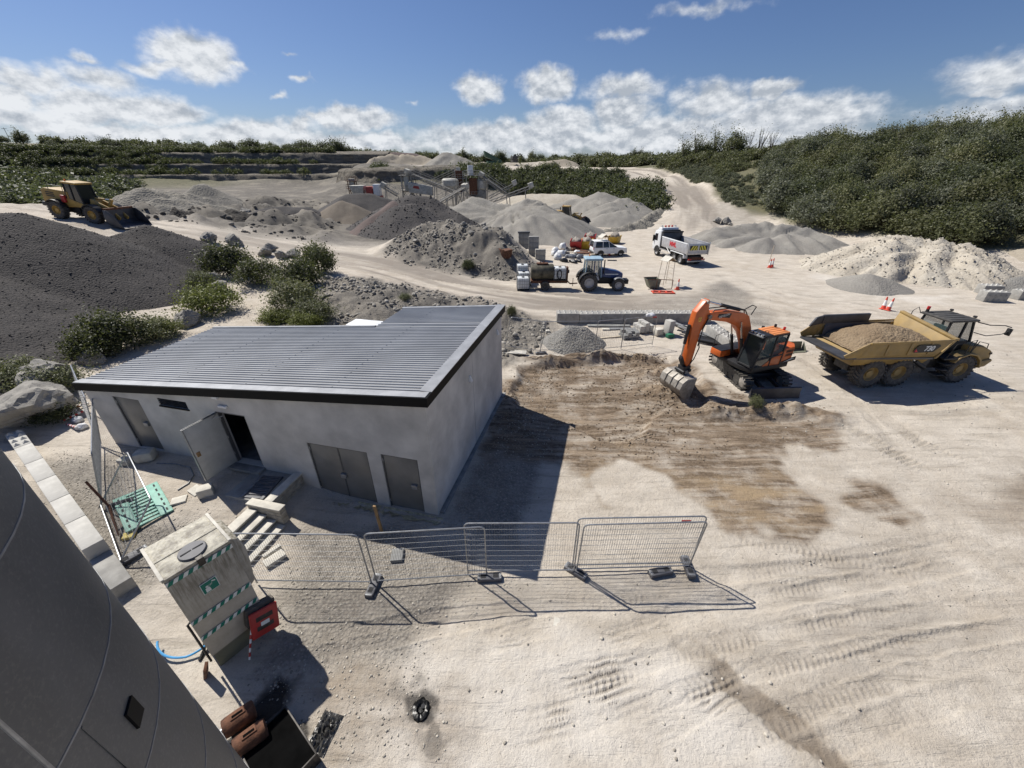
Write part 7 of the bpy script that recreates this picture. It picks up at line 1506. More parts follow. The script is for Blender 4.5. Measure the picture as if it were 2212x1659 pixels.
hs = MB(); hs.tube([(4.28 + .20 * math.sin(t * .9) + .05 * math.sin(t * .13), 36.27, gz(4, 36) + 1.42 + .42 * math.cos(t * .9)) for t in range(0, 30)], .022, 6); tag(hs.build('coiled_hose', 'machine_black', None), 'black hose coiled over the tote on the bowser', 'hose')
p = (1.02, 36.7); ibc('caged white tote standing at the back of the bowser', p[0], p[1], gz(*p), .05); ibc('caged white tote leaning behind the one at the bowser', p[0] + .1, p[1] + 1.5, gz(p[0], p[1] + 1.5) + .15, .1); ibc('topmost caged white tote behind the bowser', p[0] + .0, p[1] + 2.5, gz(p[0], p[1] + 2.5) + .6, .02)
ibc('greenish caged tote beside the rubble sacks', *atY(1292, 575, 55)[:2], 0, .1, 'ibc_white')

# ------------------------------------------------------------------ white 4x4
SV_ = thing('estate_car', 'white five-door off-road car parked by the skips', 'car', (11.16, 51.85, gz(12, 52) - .01), math.atan2(.31, 2.58)); SV_.scale = (.96, .96, .96)
for x in (0, 2.75):
    wheel(SV_, x, -.0, .37, .37, .26, 'alu', 'tyre_clean', 30, .008, False, .62, side=-1); wheel(SV_, x, 1.55, .37, .37, .26, 'alu', 'tyre_clean', 30, .008, False, .62, side=1)
low = [(-.95, .42), (-.42, .42), (-.40, .55), (-.28, .72), (0, .80), (.28, .72), (.40, .55), (.42, .36), (2.33, .36), (2.35, .55), (2.47, .72), (2.75, .80), (3.03, .72), (3.15, .55), (3.17, .42), (3.5, .45), (3.55, .75), (3.46, 1.04), (2.3, 1.16), (-.98, 1.14), (-1.02, .75)]
mb = MB(); mb.prism(low, -.14, 1.72); bd = mb.build('body', 'white_paint', SV_, .035)
mb = MB(); mb.hexa([(-.98, -.12, 1.13), (2.28, -.12, 1.15), (2.28, 1.70, 1.15), (-.98, 1.70, 1.13), (-.82, .02, 1.86), (1.05, .02, 1.86), (1.05, 1.56, 1.86), (-.82, 1.56, 1.86)]); gh = mb.build('greenhouse', 'glass_dark', SV_, .03)
mb = MB(); mb.bb((-.9, .0, 1.85), (1.1, 1.58, 1.93)); mb.build('roof', 'white_paint', SV_, .04)
for x0, x1, w_ in ((-.96, -.84, .34), (.25, .22, .07), (1.12, .98, .07), (2.2, 1.06, .07)):
    for y0, y1 in ((-.135, .0), (1.715, 1.58)): mb = MB(); mb.hexa([(x0 - w_ / 2, y0, 1.14), (x0 + w_ / 2, y0, 1.14), (x0 + w_ / 2, y0 + .02, 1.14), (x0 - w_ / 2, y0 + .02, 1.14), (x1 - w_ / 2, y1, 1.87), (x1 + w_ / 2, y1, 1.87), (x1 + w_ / 2, y1 + .02, 1.87), (x1 - w_ / 2, y1 + .02, 1.87)]); mb.build('pillar', 'white_paint', SV_)
mb = MB(); mb.bb((3.4, -.1, .42), (3.58, 1.68, .62)); mb.build('front_bumper', 'machine_black', SV_, .04); mb = MB(); mb.bb((-1.08, -.1, .42), (-.96, 1.68, .65)); mb.build('rear_bumper', 'chassis_grey', SV_, .04)
for y in (-.12, 1.6): mb = MB(); mb.bb((-1.035, y - .01, .9), (-.9, y + .1, 1.25)); mb.build('tail_lamp', 'lamp_red', SV_, .01)
for y in (-.1, 1.45): mb = MB(); mb.bb((3.44, y, .8), (3.54, y + .25, .98)); mb.build('headlight', 'chrome', SV_, .02)
for x in (0, 2.75): mb = MB(); po = [(x + .46 * math.cos(R(t)), .37 + .46 * math.sin(R(t))) for t in range(0, 181, 20)]; mb.prism(po, -.146, -.138); mb.build('wheel_arch', 'machine_black', SV_, smooth=0)
for x in (.7, 1.65): mb = MB(); mb.bb((x, -.16, .98), (x + .16, -.141, 1.02)); mb.build('door_handle', 'machine_black', SV_, .005)
mb = MB(); mb.bb((1.85, -.32, 1.18), (1.97, -.14, 1.36)); mb.build('mirror', 'machine_black', SV_, .03)

# ------------------------------------------------------------------ wheel loaders
def wheel_loader(label, loc, rz, s=1.0, pitch=0.0, turned=0):
    W = thing('wheel_loader', label, 'wheel loader', loc, rz); W.rotation_euler = (0, pitch, rz); W.scale = (s, s, s)
    for x in (0, 3.45):
        wheel(W, x, -.0, .80, .80, .60, 'loader_yellow', 'tyre', 20, .05, True, .5, side=-1, seed=x); wheel(W, x, 2.1, .80, .80, .60, 'loader_yellow', 'tyre', 20, .05, True, .5, side=1, seed=x)
    c = 1.05
    mb = MB(); mb.prism([(-1.5, 1.15), (-1.35, 1.1), (1.2, 1.15), (1.2, 2.55), (-1.1, 2.6), (-1.45, 2.4)], c - .78, c + .78); hd = mb.build('engine_hood', 'loader_yellow', W, .07, 3)
    for i in range(3): mb = MB(); mb.bb((-1.0, c - .79, 1.9 + i * .16), (-.2, c - .781, 2.0 + i * .16)); mb.build('vent', 'machine_black', hd, smooth=0)
    mb = MB(); mb.bb((-1.75, c - .85, .95), (-1.2, c + .85, 1.35)); mb.build('counterweight', 'chassis_grey', W, .08)
    mb = MB(); mb.bb((-1.2, c - .45, .6), (1.5, c + .45, 1.2)); mb.build('rear_frame', 'machine_black', W, .04); mb = MB(); mb.bb((1.55, c - .4, .6), (4.0, c + .4, 1.15)); mb.build('front_frame', 'machine_black', W, .04)
    mb = MB(); mb.prism([(.95, 1.2), (2.35, 1.25), (2.45, 1.6), (1.0, 2.0)], c - .8, c + .8); mb.build('cab_base', 'loader_yellow', W, .04)
    for a, b_ in (((1.0, 1.9), (1.0, 3.25)), ((2.5, 1.6), (2.2, 3.25)), ((1.65, 1.8), (1.62, 3.25))):
        for sg in (-.76, .76): mb = MB(); mb.tube([(a[0], c + sg, a[1]), (b_[0], c + sg * .95, b_[1])], .06, 6); mb.build('cab_pillar', 'machine_black', W)
    mb = MB(); mb.hexa([(1.02, c - .74, 1.9), (2.46, c - .74, 1.6), (2.46, c + .74, 1.6), (1.02, c + .74, 1.9), (1.02, c - .7, 3.24), (2.18, c - .7, 3.24), (2.18, c + .7, 3.24), (1.02, c + .7, 3.24)]); mb.build('cab_glass', 'glass_dark', W, smooth=0)
    mb = MB(); mb.bb((.85, c - .85, 3.25), (2.35, c + .85, 3.42)); mb.build('cab_roof', 'loader_yellow', W, .06)
    mb = MB(); mb.cyl((1.1, c - .5, 3.42), (1.1, c - .5, 3.6), .06, n=10); mb.build('beacon', 'lamp_amber', W)
    mb = MB(); mb.bb((.55, c - 1.0, 1.55), (.95, c - .78, 2.2)); mb.build('fire_extinguisher_box', 'red_plastic', W, .05)
    mb = MB(); mb.cyl((.3, c + .3, 2.55), (.3, c + .3, 3.1), .08, n=10); mb.build('exhaust', 'machine_black', W)
    tub(W, 'hood_rail', [(-.6, c - .75, 2.58), (-.6, c - .75, 2.95), (.8, c - .75, 2.95), (.8, c - .75, 2.55)], .025)
    for x in (0, 3.45):
        for y0 in (-.34, 1.78): mb = MB(); po = [(x + .95 * math.cos(R(t)), .80 + .95 * math.sin(R(t))) for t in range(25, 160, 15)]; pi_ = [(x + .88 * math.cos(R(t)), .80 + .88 * math.sin(R(t))) for t in range(145, 24, -15)]; mb.prism(po + pi_, y0, y0 + .66); mb.build('fender', 'machine_black', W, .01)
    mb = MB(); mb.prism([(2.7, 1.0), (3.6, 1.05), (3.3, 2.05), (2.9, 2.1)], c - .45, c + .45); mb.build('boom_tower', 'loader_yellow', W, .03)
    for sg in (-.42, .42):
        mb = MB(); mb.prism([(2.9, 1.85), (3.1, 2.1), (4.6, 1.55), (5.45, .75), (5.3, .5), (4.4, 1.2)], c + sg - .07, c + sg + .07); mb.build('lift_arm', 'loader_yellow', W, .02)
    mb = MB(); mb.prism([(4.0, 1.3), (4.25, 1.4), (4.75, 2.2), (4.55, 2.3)], c - .12, c + .12); mb.build('bell_crank', 'loader_yellow', W, .02); ram(W, (3.05, c, 2.15), (4.62, c, 2.22), .09, .6, m_='loader_yellow'); ram(W, (4.15, c, 1.4), (5.2, c, .9), .07, .6); ram(W, (2.9, c - .3, .9), (4.3, c - .42, 1.25), .09, .6)
    out = [(5.0, 1.45), (4.95, .9), (5.05, .35), (5.35, .12), (6.6, .02), (6.6, .09), (5.4, .24), (5.15, .45), (5.06, .9), (5.1, 1.45)]
    mb = MB(); mb.prism(out, c - 1.55, c + 1.55); bk = mb.build('bucket', 'bed_steel', W, .01)
    for sg in (-1, 1): mb = MB(); mb.prism([(5.0, 1.45), (4.95, .9), (5.05, .35), (5.35, .12), (6.6, .02), (6.45, .3), (5.9, 1.1), (5.3, 1.5)], c + sg * 1.55 - .03, c + sg * 1.55 + .03); mb.build('bucket_side', 'bed_steel', bk, .006)
    mb = MB(); mb.bb((4.98, c - 1.5, 1.4505), (5.12, c + 1.5, 1.62)); mb.build('spill_guard', 'rust', bk, .01)
    mb = MB(); mb.bb((6.5, c - 1.56, .0), (6.72, c + 1.56, .05)); mb.build('cutting_edge', 'worn_steel', bk, .006)
    return W
wl_z = gz(-46.4, 44.6)
wheel_loader('dusty yellow wheel loader driving down the track above the dark heap', (-46.5, 44.2, gz(-46.5, 44.8) + .0), R(-4), 1.06, pitch=math.atan2(.46, 3.6))
q = atY(1222, 487, 82); wheel_loader('distant yellow wheel loader between the pale stone piles', (q[0] - 1.8, 82.5, gz(q[0], 82)), R(-22), 1.0)
# ------------------------------------------------------------------ studded concrete blocks
def studded(label, x, y, rz, L=1.58, W_=.8, Hh=.8, group=None, z=None, m_='concrete', roll=0.0):
    t = thing('studded_block', label, 'concrete block', (x, y, gz(x, y) - .02 if z is None else z), rz, group); key = ('stud', L, W_, Hh)
    if key not in PROTO:
        b_, s_ = lego_block(L, W_, Hh, m_); o1 = b_.build('body', m_, None, .025); o2 = s_.build('studs', 'concrete_pale', None, smooth=0);  PROTO[key] = (o1.data, o2.data); bpy.data.objects.remove(o1); bpy.data.objects.remove(o2)
    for n_, d_ in zip(('body', 'studs'), PROTO[key]):
        o = bpy.data.objects.new(n_, d_); COL.objects.link(o); o.parent = t
        if n_ == 'studs': o['kind'] = 'stuff'
    t.rotation_euler[0] = roll
    return t
ordn = ['first', 'second', 'third', 'fourth', 'fifth', 'sixth', 'seventh']
for i in range(7):
    studded('%s studded concrete block from the building end of the long low wall' % ordn[i], 3.24 + .79 + i * 1.6, 27.65 + (.02 * i if i < 3 else .12) + random.uniform(-.03, .03), random.uniform(-.012, .012), group='studded wall across the yard')
a = Vector(at(1540, 700, .8)[:2]); b_ = Vector(at(1625, 760, .8)[:2]); d = (b_ - a).normalized(); n = max(3, int((b_ - a).length / 1.6 + .5))
for i in range(n):
    c = a + d * (1.6 * (i + .5)); studded('%s studded block of the slanting row behind the excavator' % ordn[i], c.x, c.y, math.atan2(d.y, d.x), group='studded row behind the excavator')
p = at(2150, 652, 0); t = studded('concrete block lying on its side with square pockets at the right edge of the yard', p[0], p[1] + .4, R(-8), 1.7, .8, .85)
for i in range(4):
    for j in range(2): k = MB(); k.box((-.6 + i * .4, -.401, .22 + j * .38), (.14, .02, .14)); k.build('pocket', 'concrete_grey', t, smooth=0)
p = at(2160, 640, 0); studded('studded block behind the pocketed one at the right edge', p[0] - .2, p[1] + .9, R(-6)); p = at(2212, 650, 0); studded('plain studded block beyond the pocketed one at the right edge', p[0] + .4, p[1] + .6, R(4))
# plain cast blocks in stacks beside the bowser
def cast(label, x, y, z, rz, d=(1.2, .62, .62)): k = MB(); k.box((0, 0, d[2] / 2), d); o = k.build('cast_block', 'concrete', None, .02); o.location = (x, y, z); o.rotation_euler = (0, 0, rz); return tag(o, label, 'concrete block', 'cast blocks stacked beside the bowser')
p = at(1167, 566, 0); g0 = gz(p[0], p[1])
for i in range(2): cast(['lower block of the near cast-block pair by the bowser', 'upper block of the near cast-block pair by the bowser'][i], p[0], p[1] + .3, g0 + i * .63, .04)
for i in range(4): cast('%s block from the bottom of the tall cast-block stack' % ordn[i], p[0] - .75, p[1] + 1.5, g0 + i * .63, -.02)
p = at(1133, 556, 0); g0 = gz(p[0], p[1])
for i in range(3): cast('%s block from the bottom of the dark-topped cast-block stack' % ordn[i], p[0] - .1, p[1] + .8, g0 - .2 + i * .63, .08, (1.35, .62, .62))
k = MB(); k.box((0, 0, .05), (1.5, .8, .1)); o = k.build('dark_plate', 'machine_black', None, .01); o.location = (p[0] - .1, p[1] + .8, g0 + 1.72); tag(o, 'black plate lying on top of a cast-block stack', 'plate')
# rusty box
p = at(1094, 590, 0); rb_ = thing('rusty_hopper', 'small rusty steel hopper lying near the caged totes', 'hopper', (p[0], p[1], gz(p[0], p[1])), .5)
k = MB(); k.hexa([(-.35, -.4, .15), (.35, -.4, .15), (.35, .4, .15), (-.35, .4, .15), (-.55, -.5, .8), (.5, -.5, .9), (.5, .5, .9), (-.55, .5, .8)]); k.build('shell', 'rust', rb_, .01); k = MB(); k.bb((-.6, -.55, .8), (-.5, .55, .95)); k.build('flange', 'rust', rb_, .01); k = MB(); k.bb((-.3, -.35, 0), (.3, .35, .15)); k.build('foot', 'rust', rb_, .01)

# ------------------------------------------------------------------ skips, sacks, scrap
def skip(label, x, y, rz, m_, L=2.6, W_=1.5, Hh=1.15, full=True):
    t = thing('waste_skip', label, 'skip', (x, y, gz(x, y)), rz); h = .04
    for s in (-1, 1): k = MB(); k.prism([(-L / 2 + .5, .1), (L / 2 - .5, .1), (L / 2, Hh), (-L / 2, Hh)], s * W_ / 2 - h, s * W_ / 2); so = k.build('side', m_, t, .01); 
    for s in (-1, 1): k = MB(); k.hexa([(s * (L / 2 - .5), -W_ / 2, .1), (s * (L / 2 - .46), -W_ / 2, .1), (s * (L / 2 - .46), W_ / 2, .1), (s * (L / 2 - .5), W_ / 2, .1), (s * L / 2, -W_ / 2, Hh), (s * (L / 2 + .04), -W_ / 2, Hh), (s * (L / 2 + .04), W_ / 2, Hh), (s * L / 2, W_ / 2, Hh)]); k.build('end', m_, t, .01)
    k = MB(); k.bb((-L / 2 + .5, -W_ / 2, .06), (L / 2 - .5, W_ / 2, .12)); k.build('floor', 'rust', t)
    for s in (-1, 1): k = MB(); k.bb((-L / 2 - .03, s * W_ / 2 - .06, Hh), (L / 2 + .03, s * W_ / 2 + .03, Hh + .08)); k.build('rim_rail', m_, t, .01)
    for s in (-1, 1):
        for x_ in (-.45, .45): k = MB(); k.cyl((x_, s * W_ / 2, .7), (x_, s * (W_ / 2 + .12), .7), .06, n=8); k.build('lifting_lug', m_, t)
    return t
mat('skip_red', (.42, .03, .028), .55, var=.2, dirt=.25); mat('skip_yellow', (.52, .33, .03), .55, var=.2, dirt=.25); mat('white_sack', (.60, .61, .62), .6, var=.12, vscale=5, dirt=.2, bump=.6, bscale=8); mat('grey_sheet', (.22, .23, .25), .45, var=.3, vscale=3, bump=.5, bscale=8); mat('black_sheet', (.02, .02, .022), .35, var=.2, bump=.5, bscale=8); mat('rubble_mix', (.30, .27, .23), .9, var=.4, vscale=6, bump=.6)
p = at(1245, 539, 0); skip('red skip heaped with rubble at the left of the skips', p[0], p[1] + .6, R(78), 'skip_red'); p2 = at(1266, 539, 0); skip('yellow skip half hidden behind the white off-road car', p2[0] + .2, p2[1] + .8, R(80), 'skip_yellow'); p3 = at(1268, 528, 0); skip('second red skip behind the yellow one', p3[0] + .6, p3[1] + 1.2, R(75), 'skip_red'); p4 = at(1328, 526, 0); skip('yellow skip full of scrap beyond the car bonnet', p4[0], p4[1] + .6, R(60), 'skip_yellow', 2.2, 1.4, 1.0)
rg = random.Random(12)
def lump(name, label, cat, x, y, z, rx, ry, rz_, m_, seed, rot=0, group=None, tilt=0):
    bm = bmesh.new(); bmesh.ops.create_icosphere(bm, subdivisions=3, radius=1.0); r_ = random.Random(seed); o1, o2, o3 = r_.uniform(0, 9), r_.uniform(0, 9), r_.uniform(0, 9)
    for v in bm.verts:
        q = v.co.normalized(); d = 1 + .16 * math.sin(q.x * 4 + o1) * math.cos(q.y * 5 + o2) + .09 * math.sin(q.z * 9 + o3 + q.x * 6) + .05 * math.sin(q.y * 15 + o1)
        v.co = Vector((q.x * rx * d, q.y * ry * d, max(-rz_ * .55, q.z * rz_ * d)))
    me = bpy.data.meshes.new(name); bm.to_mesh(me); bm.free(); me.shade_smooth(); me.materials.append(MATS[m_]); o = bpy.data.objects.new(name, me); COL.objects.link(o); o.location = (x, y, z + rz_ * .5); o.rotation_euler = (tilt, 0, rot); return tag(o, label, cat, group)
for (px, py) in ((1246, 523), (1268, 524), (1272, 519), (1328, 517)): q = atY(px, py, 57.5); lump('rubble_fill', {1246: 'rubble heaped in the red skip', 1268: 'rubble heaped in the yellow skip', 1272: 'broken timber and rubble heaped in the rear red skip', 1328: 'scrap heaped in the far yellow skip'}[px], 'rubble', *({1246: (p[0], p[1] + .6), 1268: (p2[0] + .2, p2[1] + .8), 1272: (p3[0] + .6, p3[1] + 1.2), 1328: (p4[0], p4[1] + .6)}[px]), .75, .62, 1.0, .5, 'rubble_mix', px)
SK_ = [(1200, 547, .55, .45, .5, 'white_sack'), (1212, 552, .6, .5, .45, 'white_sack'), (1204, 560, .5, .5, .5, 'white_sack'), (1222, 549, .6, .4, .35, 'grey_sheet'), (1232, 556, .75, .4, .3, 'grey_sheet'), (1246, 549, .7, .45, .35, 'white_sack'), (1252, 556, .6, .4, .3, 'grey_sheet'), (1218, 565, .55, .4, .3, 'black_sheet'), (1238, 566, .7, .35, .25, 'black_sheet'), (1250, 564, .6, .3, .22, 'black_sheet'), (1196, 553, .4, .35, .4, 'white_sack'), (1228, 540, .6, .4, .3, 'rubble_mix'), (1242, 541, .6, .4, .3, 'rust'), (1216, 540, .5, .5, .65, 'white_sack')]
LBL = {'white_sack': 'crumpled white bulk sack', 'grey_sheet': 'folded grey plastic sheeting', 'black_sheet': 'folded black plastic sheeting', 'rubble_mix': 'mixed rubble', 'rust': 'rusty scrap'}
POSW = ['at the back of', 'in the middle of', 'at the front of', 'high on', 'on top of', 'at the car end of', 'under the boards of', 'at the bowser side of', 'along the foot of', 'at the near corner of', 'at the block-stack end of', 'behind', 'by the skips in', 'at the tote side of']
for i, (px, py, a_, b2, c_, m_) in enumerate(SK_):
    p = at(px, py, 0); lump('waste_bundle', LBL[m_] + ' ' + POSW[i] + ' the waste heap beside the car', 'waste', p[0], p[1], gz(p[0], p[1]), a_, b2, c_, m_, 200 + i, rg.uniform(0, 3))
for i, (px, py, L, rz_, m_, lb) in enumerate([(1262, 552, 2.0, .3, 'rust', 'long rusty steel sheet at the edge of the waste heap'), (1256, 548, 1.6, .1, 'rust', 'short rusty steel sheet on the waste heap'), (1236, 551, 1.5, -.2, 'pale_timber', 'pale board across the waste heap'), (1205, 545, 1.7, .35, 'timber', 'dark beam resting on the cast blocks'), (1322, 563, 1.1, -.1, 'black_sheet', 'flat dark mat on the ground beyond the tractor')]):
    p = at(px, py, 0); k = MB(); k.box((0, 0, .05), (L, .6 if m_ == 'rust' else .5 if m_ == 'black_sheet' else .16, .06 if m_ != 'black_sheet' else .02)); o = k.build('loose_board' if 'board' in lb or 'beam' in lb else 'flat_sheet', m_, None, .004); o.location = (p[0], p[1], gz(p[0], p[1]) + (.35 if i < 4 else 0)); o.rotation_euler = (.12 if i < 4 else 0, .06 if i < 4 else 0, rz_); tag(o, lb, 'board' if 'board' in lb or 'beam' in lb else 'sheet')

# ------------------------------------------------------------------ canopy frames, bin, cones
def canopy(label, x, y, rz, h=2.25, w_=.85, d_=.75):
    t = thing('canopy_stand', label, 'canopy stand', (x, y, gz(x, y)), rz)
    for sx_ in (-1, 1):
        for sy in (-1, 1): k = MB(); k.tube([(sx_ * w_ * .62, sy * d_ * .6, 0), (sx_ * w_ / 2, sy * d_ / 2, h)], .028, 6); k.build('leg', 'pale_timber', t)
    for z in (.5, 1.0, 1.5): k = MB(); k.tube([(w_ * .55, -d_ * .55, z), (w_ * .55, d_ * .55, z + .12)], .02, 5); k.build('rung', 'pale_timber', t)
    for s in (-1, 1): k = MB(); k.hexa([(s * (w_ / 2 + .14), -d_ / 2 - .14, h - .05), (0, -d_ / 2 - .14, h + .32), (0, d_ / 2 + .14, h + .32), (s * (w_ / 2 + .14), d_ / 2 + .14, h - .05), (s * (w_ / 2 + .14), -d_ / 2 - .14, h - .02), (0, -d_ / 2 - .14, h + .36), (0, d_ / 2 + .14, h + .36), (s * (w_ / 2 + .14), d_ / 2 + .14, h - .02)]); k.build('roof_board', 'slab_pale', t)
    k = MB(); k.prism([(-w_ / 2, h), (w_ / 2, h), (0, h + .3)], -d_ / 2 - .02, -d_ / 2 + .02); k.build('gable', 'timber', t, smooth=0)
    return t
p = at(1438, 617, 0); canopy('little gabled white canopy on tall legs beside the green bin', p[0], p[1] + .4, .35, 2.3)
p = at(1301, 551, 0); canopy('little gabled white canopy on tall legs in front of the white car', p[0], p[1] + .2, .3, 2.2)
p = at(1409, 622, 0); gbn = thing('steel_bin', 'open grey-green steel bin with sloping front on a frame', 'bin', (p[0], p[1] + .2, gz(p[0], p[1])), .1)
mat('bin_green', (.17, .175, .13), .6, var=.2, dirt=.3)
for s in (-1, 1): k = MB(); k.prism([(-.35, .12), (.5, .12), (.6, .85), (-.7, .85)], s * .45 - .02, s * .45 + .02); k.build('side', 'bin_green', gbn, .005)
k = MB(); k.hexa([(-.37, -.43, .12), (-.33, -.43, .12), (-.33, .43, .12), (-.37, .43, .12), (-.72, -.43, .85), (-.68, -.43, .85), (-.68, .43, .85), (-.72, .43, .85)]); k.build('front', 'bin_green', gbn); k = MB(); k.bb((-.35, -.43, .08), (.5, .43, .12)); k.build('floor', 'bin_green', gbn); k = MB(); k.bb((.5, -.43, .12), (.54, .43, .85)); k.build('back', 'bin_green', gbn)
for pts in ([(-.72, -.47, .86), (.62, -.47, .86)], [(-.72, .47, .86), (.62, .47, .86)], [(-.6, -.6, .03), (1.6, -.75, .03)], [(1.6, -.75, .03), (1.6, -.75, .8)], [(.62, -.47, .86), (1.7, -.6, .8)], [(.1, -.7, .03), (.1, -.7, .85)]): tub(gbn, 'frame_tube', pts, .03, 'rust', 6)
p = at(1432, 632, 0); rf_ = thing('red_base_frame', 'red plastic barrier base lying flat beside the bin', 'barrier base', (p[0], p[1], gz(p[0], p[1])), -.04)
for y in (-.3, .3): k = MB(); k.bb((-1.0, y - .07, 0), (1.0, y + .07, .1)); k.build('rail', 'orange_cone', rf_, .02)
for x in (-.9, -.3, .3, .9): k = MB(); k.bb((x - .07, -.23, .01), (x + .07, .23, .09)); k.build('cross_bar', 'orange_cone', rf_, .02)
def cone(label, x, y, tilt=0, s=1.0):
    t = thing('traffic_cone', label, 'traffic cone', (x, y, gz(x, y) + .01), random.uniform(0, 3), 'traffic cones'); t.rotation_euler[0] = tilt; t.scale = (s, s, s)
    k = MB(); k.bb((-.21, -.21, 0), (.21, .21, .05)); k.build('base', 'orange_cone', t, .02)
    k = MB(); k.lathe([(.165, .05), (.13, .30)], (0, 0, 0), 'z', 16, closed=False); k.build('lower_body', 'orange_cone', t); k = MB(); k.lathe([(.13, .3005), (.075, .72)], (0, 0, 0), 'z', 16, closed=False); k.build('reflective_sleeve', 'white_band', t); k = MB(); k.lathe([(.075, .7205), (.04, .98), (.0, .98)], (0, 0, 0), 'z', 16, closed=False); k.build('tip', 'orange_cone', t)
for px, py, tl, lb in ((1463, 625, 0, 'traffic cone standing alone beside the canopy stand'), (1907, 668, .12, 'left of the two tilted cones on the open yard'), (1917, 671, .15, 'right of the two tilted cones on the open yard'), (1662, 577, 0, 'left cone of the pair before the grey gravel pile'), (1667, 576, 0, 'right cone of the pair before the grey gravel pile'), (1316, 551, 0, 'cone at the foot of the canopy in front of the car')): p = at(px, py, 0); cone(lb, p[0], p[1], tl)
p = at(1664, 570, 0); k = MB(); k.tube([(p[0], p[1] + .3, 0), (p[0], p[1] + .3, 2.0)], .04, 6); tag(k.build('marker_pole', 'pale_timber', None), 'pale marker pole behind the cone pair', 'pole')

# ------------------------------------------------------------------ building materials near the studded wall
EZ = lambda x, y: (1060 + x / 3.0, 599 + y / 3.0)
def epos(x, y, z=0): return at(*EZ(x, y), z)
for lb, a_, c_ in (('mesh fence panel before the grey gravel mound', (322, 488), (672, 478)), ('mesh fence panel running from the gable wall to the gravel mound', (92, 500), (318, 492)), ('mesh fence panel around the stacked kerb blocks', (845, 462), (1045, 440)), ('mesh fence panel linking the mound fence to the kerb-block fence', (676, 476), (843, 462))):
    pa, pc = epos(*a_), epos(*c_); fence_panel(lb, pa[:2], pc[:2], R(1), 1.95, step=.11)
p = epos(325, 492); fence_foot('fence foot at the dug corner beside the gravel mound', p[0], p[1] - .1, R(10)); p = epos(675, 478); fence_foot('fence foot under the joint right of the gravel mound', p[0], p[1] - .05, R(80))
rk = random.Random(31)
def stack(label_f, x, y, nx, ny, nz, d, rz, m_, name, cat, group, gap=.02, miss=.15):
    c = 0
    for k_ in range(nz):
        for i in range(nx):
            for j in range(ny):
                if k_ == nz - 1 and rk.random() < miss: continue
                u, v = (i - (nx - 1) / 2) * (d[0] + gap), (j - (ny - 1) / 2) * (d[1] + gap); q = MB(); q.box((0, 0, d[2] / 2), d); o = q.build(name, m_, None, .008)
                o.location = (x + u * math.cos(rz) - v * math.sin(rz), y + u * math.sin(rz) + v * math.cos(rz), gz(x, y) + .12 + k_ * (d[2] + .004)); o.rotation_euler = (rk.uniform(-.02, .02), 0, rz + rk.uniform(-.06, .06)); tag(o, label_f, cat, group); c += 1
def pallet(label, x, y, rz, m_='pale_timber', z=None):
    t = thing('wooden_pallet', label, 'pallet', (x, y, gz(x, y) if z is None else z), rz)
    for i in range(6): q = MB(); q.bb((-.58, -.5 + i * .18, .1), (.58, -.5 + i * .18 + .11, .122)); q.build('deck_board', m_, t)
    for x_ in (-.5, 0, .5): q = MB(); q.bb((x_ - .05, -.5, 0), (x_ + .05, .51, .099)); q.build('bearer', m_, t)
p = epos(905, 395); pallet('pallet carrying grey kerb blocks', p[0], p[1] + .3, .1, 'concrete_grey'); stack('grey kerb block on the pallet beside the studded wall', p[0], p[1] + .3, 4, 3, 2, (.24, .28, .18), .1, 'concrete_grey', 'kerb_block', 'block', 'kerb blocks on the pallet', miss=.3)
p = epos(985, 345); pallet('pallet carrying broken blocks', p[0], p[1], .15); stack('pale broken block heaped on the second pallet by the studded wall', p[0], p[1], 3, 3, 3, (.34, .3, .2), .3, 'concrete_pale', 'broken_block', 'block', 'broken blocks on the second pallet', miss=.4)
p = epos(1000, 300); lump('paper_sack', 'torn white sack on the broken blocks', 'sack', p[0] - .05, p[1] - .9, .85, .3, .22, .16, 'white_sack', 301)
q = MB(); q.box((0, 0, 0), (.3, .2, .1)); o = q.build('red_wrapper', 'red_plastic', None, .02); o.location = (p[0] + .2, p[1] - 1.1, .9); tag(o, 'small red wrapper among the broken blocks', 'wrapper')
p = epos(1140, 378); q = MB(); q.box((0, 0, .5), (.5, .5, 1.0)); o = q.build('stone_column', 'concrete_pale', None, .02); o.location = (p[0] + .1, p[1] + .2, 0); o.rotation_euler = (0, R(5), .5); tag(o, 'upright pale concrete post block beside the kerb pallet', 'block')
p = epos(1085, 375); q = MB(); q.box((0, 0, .22), (.5, .45, .44)); o = q.build('stone_cube', 'slab_pale', None, .015); o.location = (p[0], p[1] + .1, 0); o.rotation_euler = (0, 0, .3); tag(o, 'low pale cube block left of the upright post block', 'block')
p = epos(1160, 388); q = MB(); q.box((0, 0, .12), (.5, .3, .24));
mat('green_box', (.03, .16, .09), .55, var=.15, dirt=.15); o = q.build('green_crate', 'green_box', None, .02); o.location = (p[0], p[1], 0); o.rotation_euler = (0, 0, .3); tag(o, 'small green crate beside the pale post block', 'crate')
for px, py, L, w_, h_, rz_, m_, lb in ((765, 318, 3.0, .32, .14, -.02, 'concrete_grey', 'long grey plank at the foot of the studded wall'), (850, 335, 1.8, .3, .1, .03, 'galv_dull', 'short grey plank at the foot of the studded wall'), (775, 388, 1.9, .16, .08, .22, 'pale_timber', 'pale timber length lying before the kerb pallet'), (745, 338, .5, .3, .12, 0, 'slab_pale', 'pale offcut slab by the planks'), (155, 510, 1.4, .5, .05, -.15, 'slab_pale', 'white board lying by the gable corner'), (368, 362, .3, .25, .2, .2, 'slab_pale', 'white stone left of the gravel mound')):
    p = epos(px, py); loose('loose_plank', lb, p[0], p[1], (L, w_, h_), rz_, m_, cat='plank', bev=.006)
p0 = epos(1280, 400)
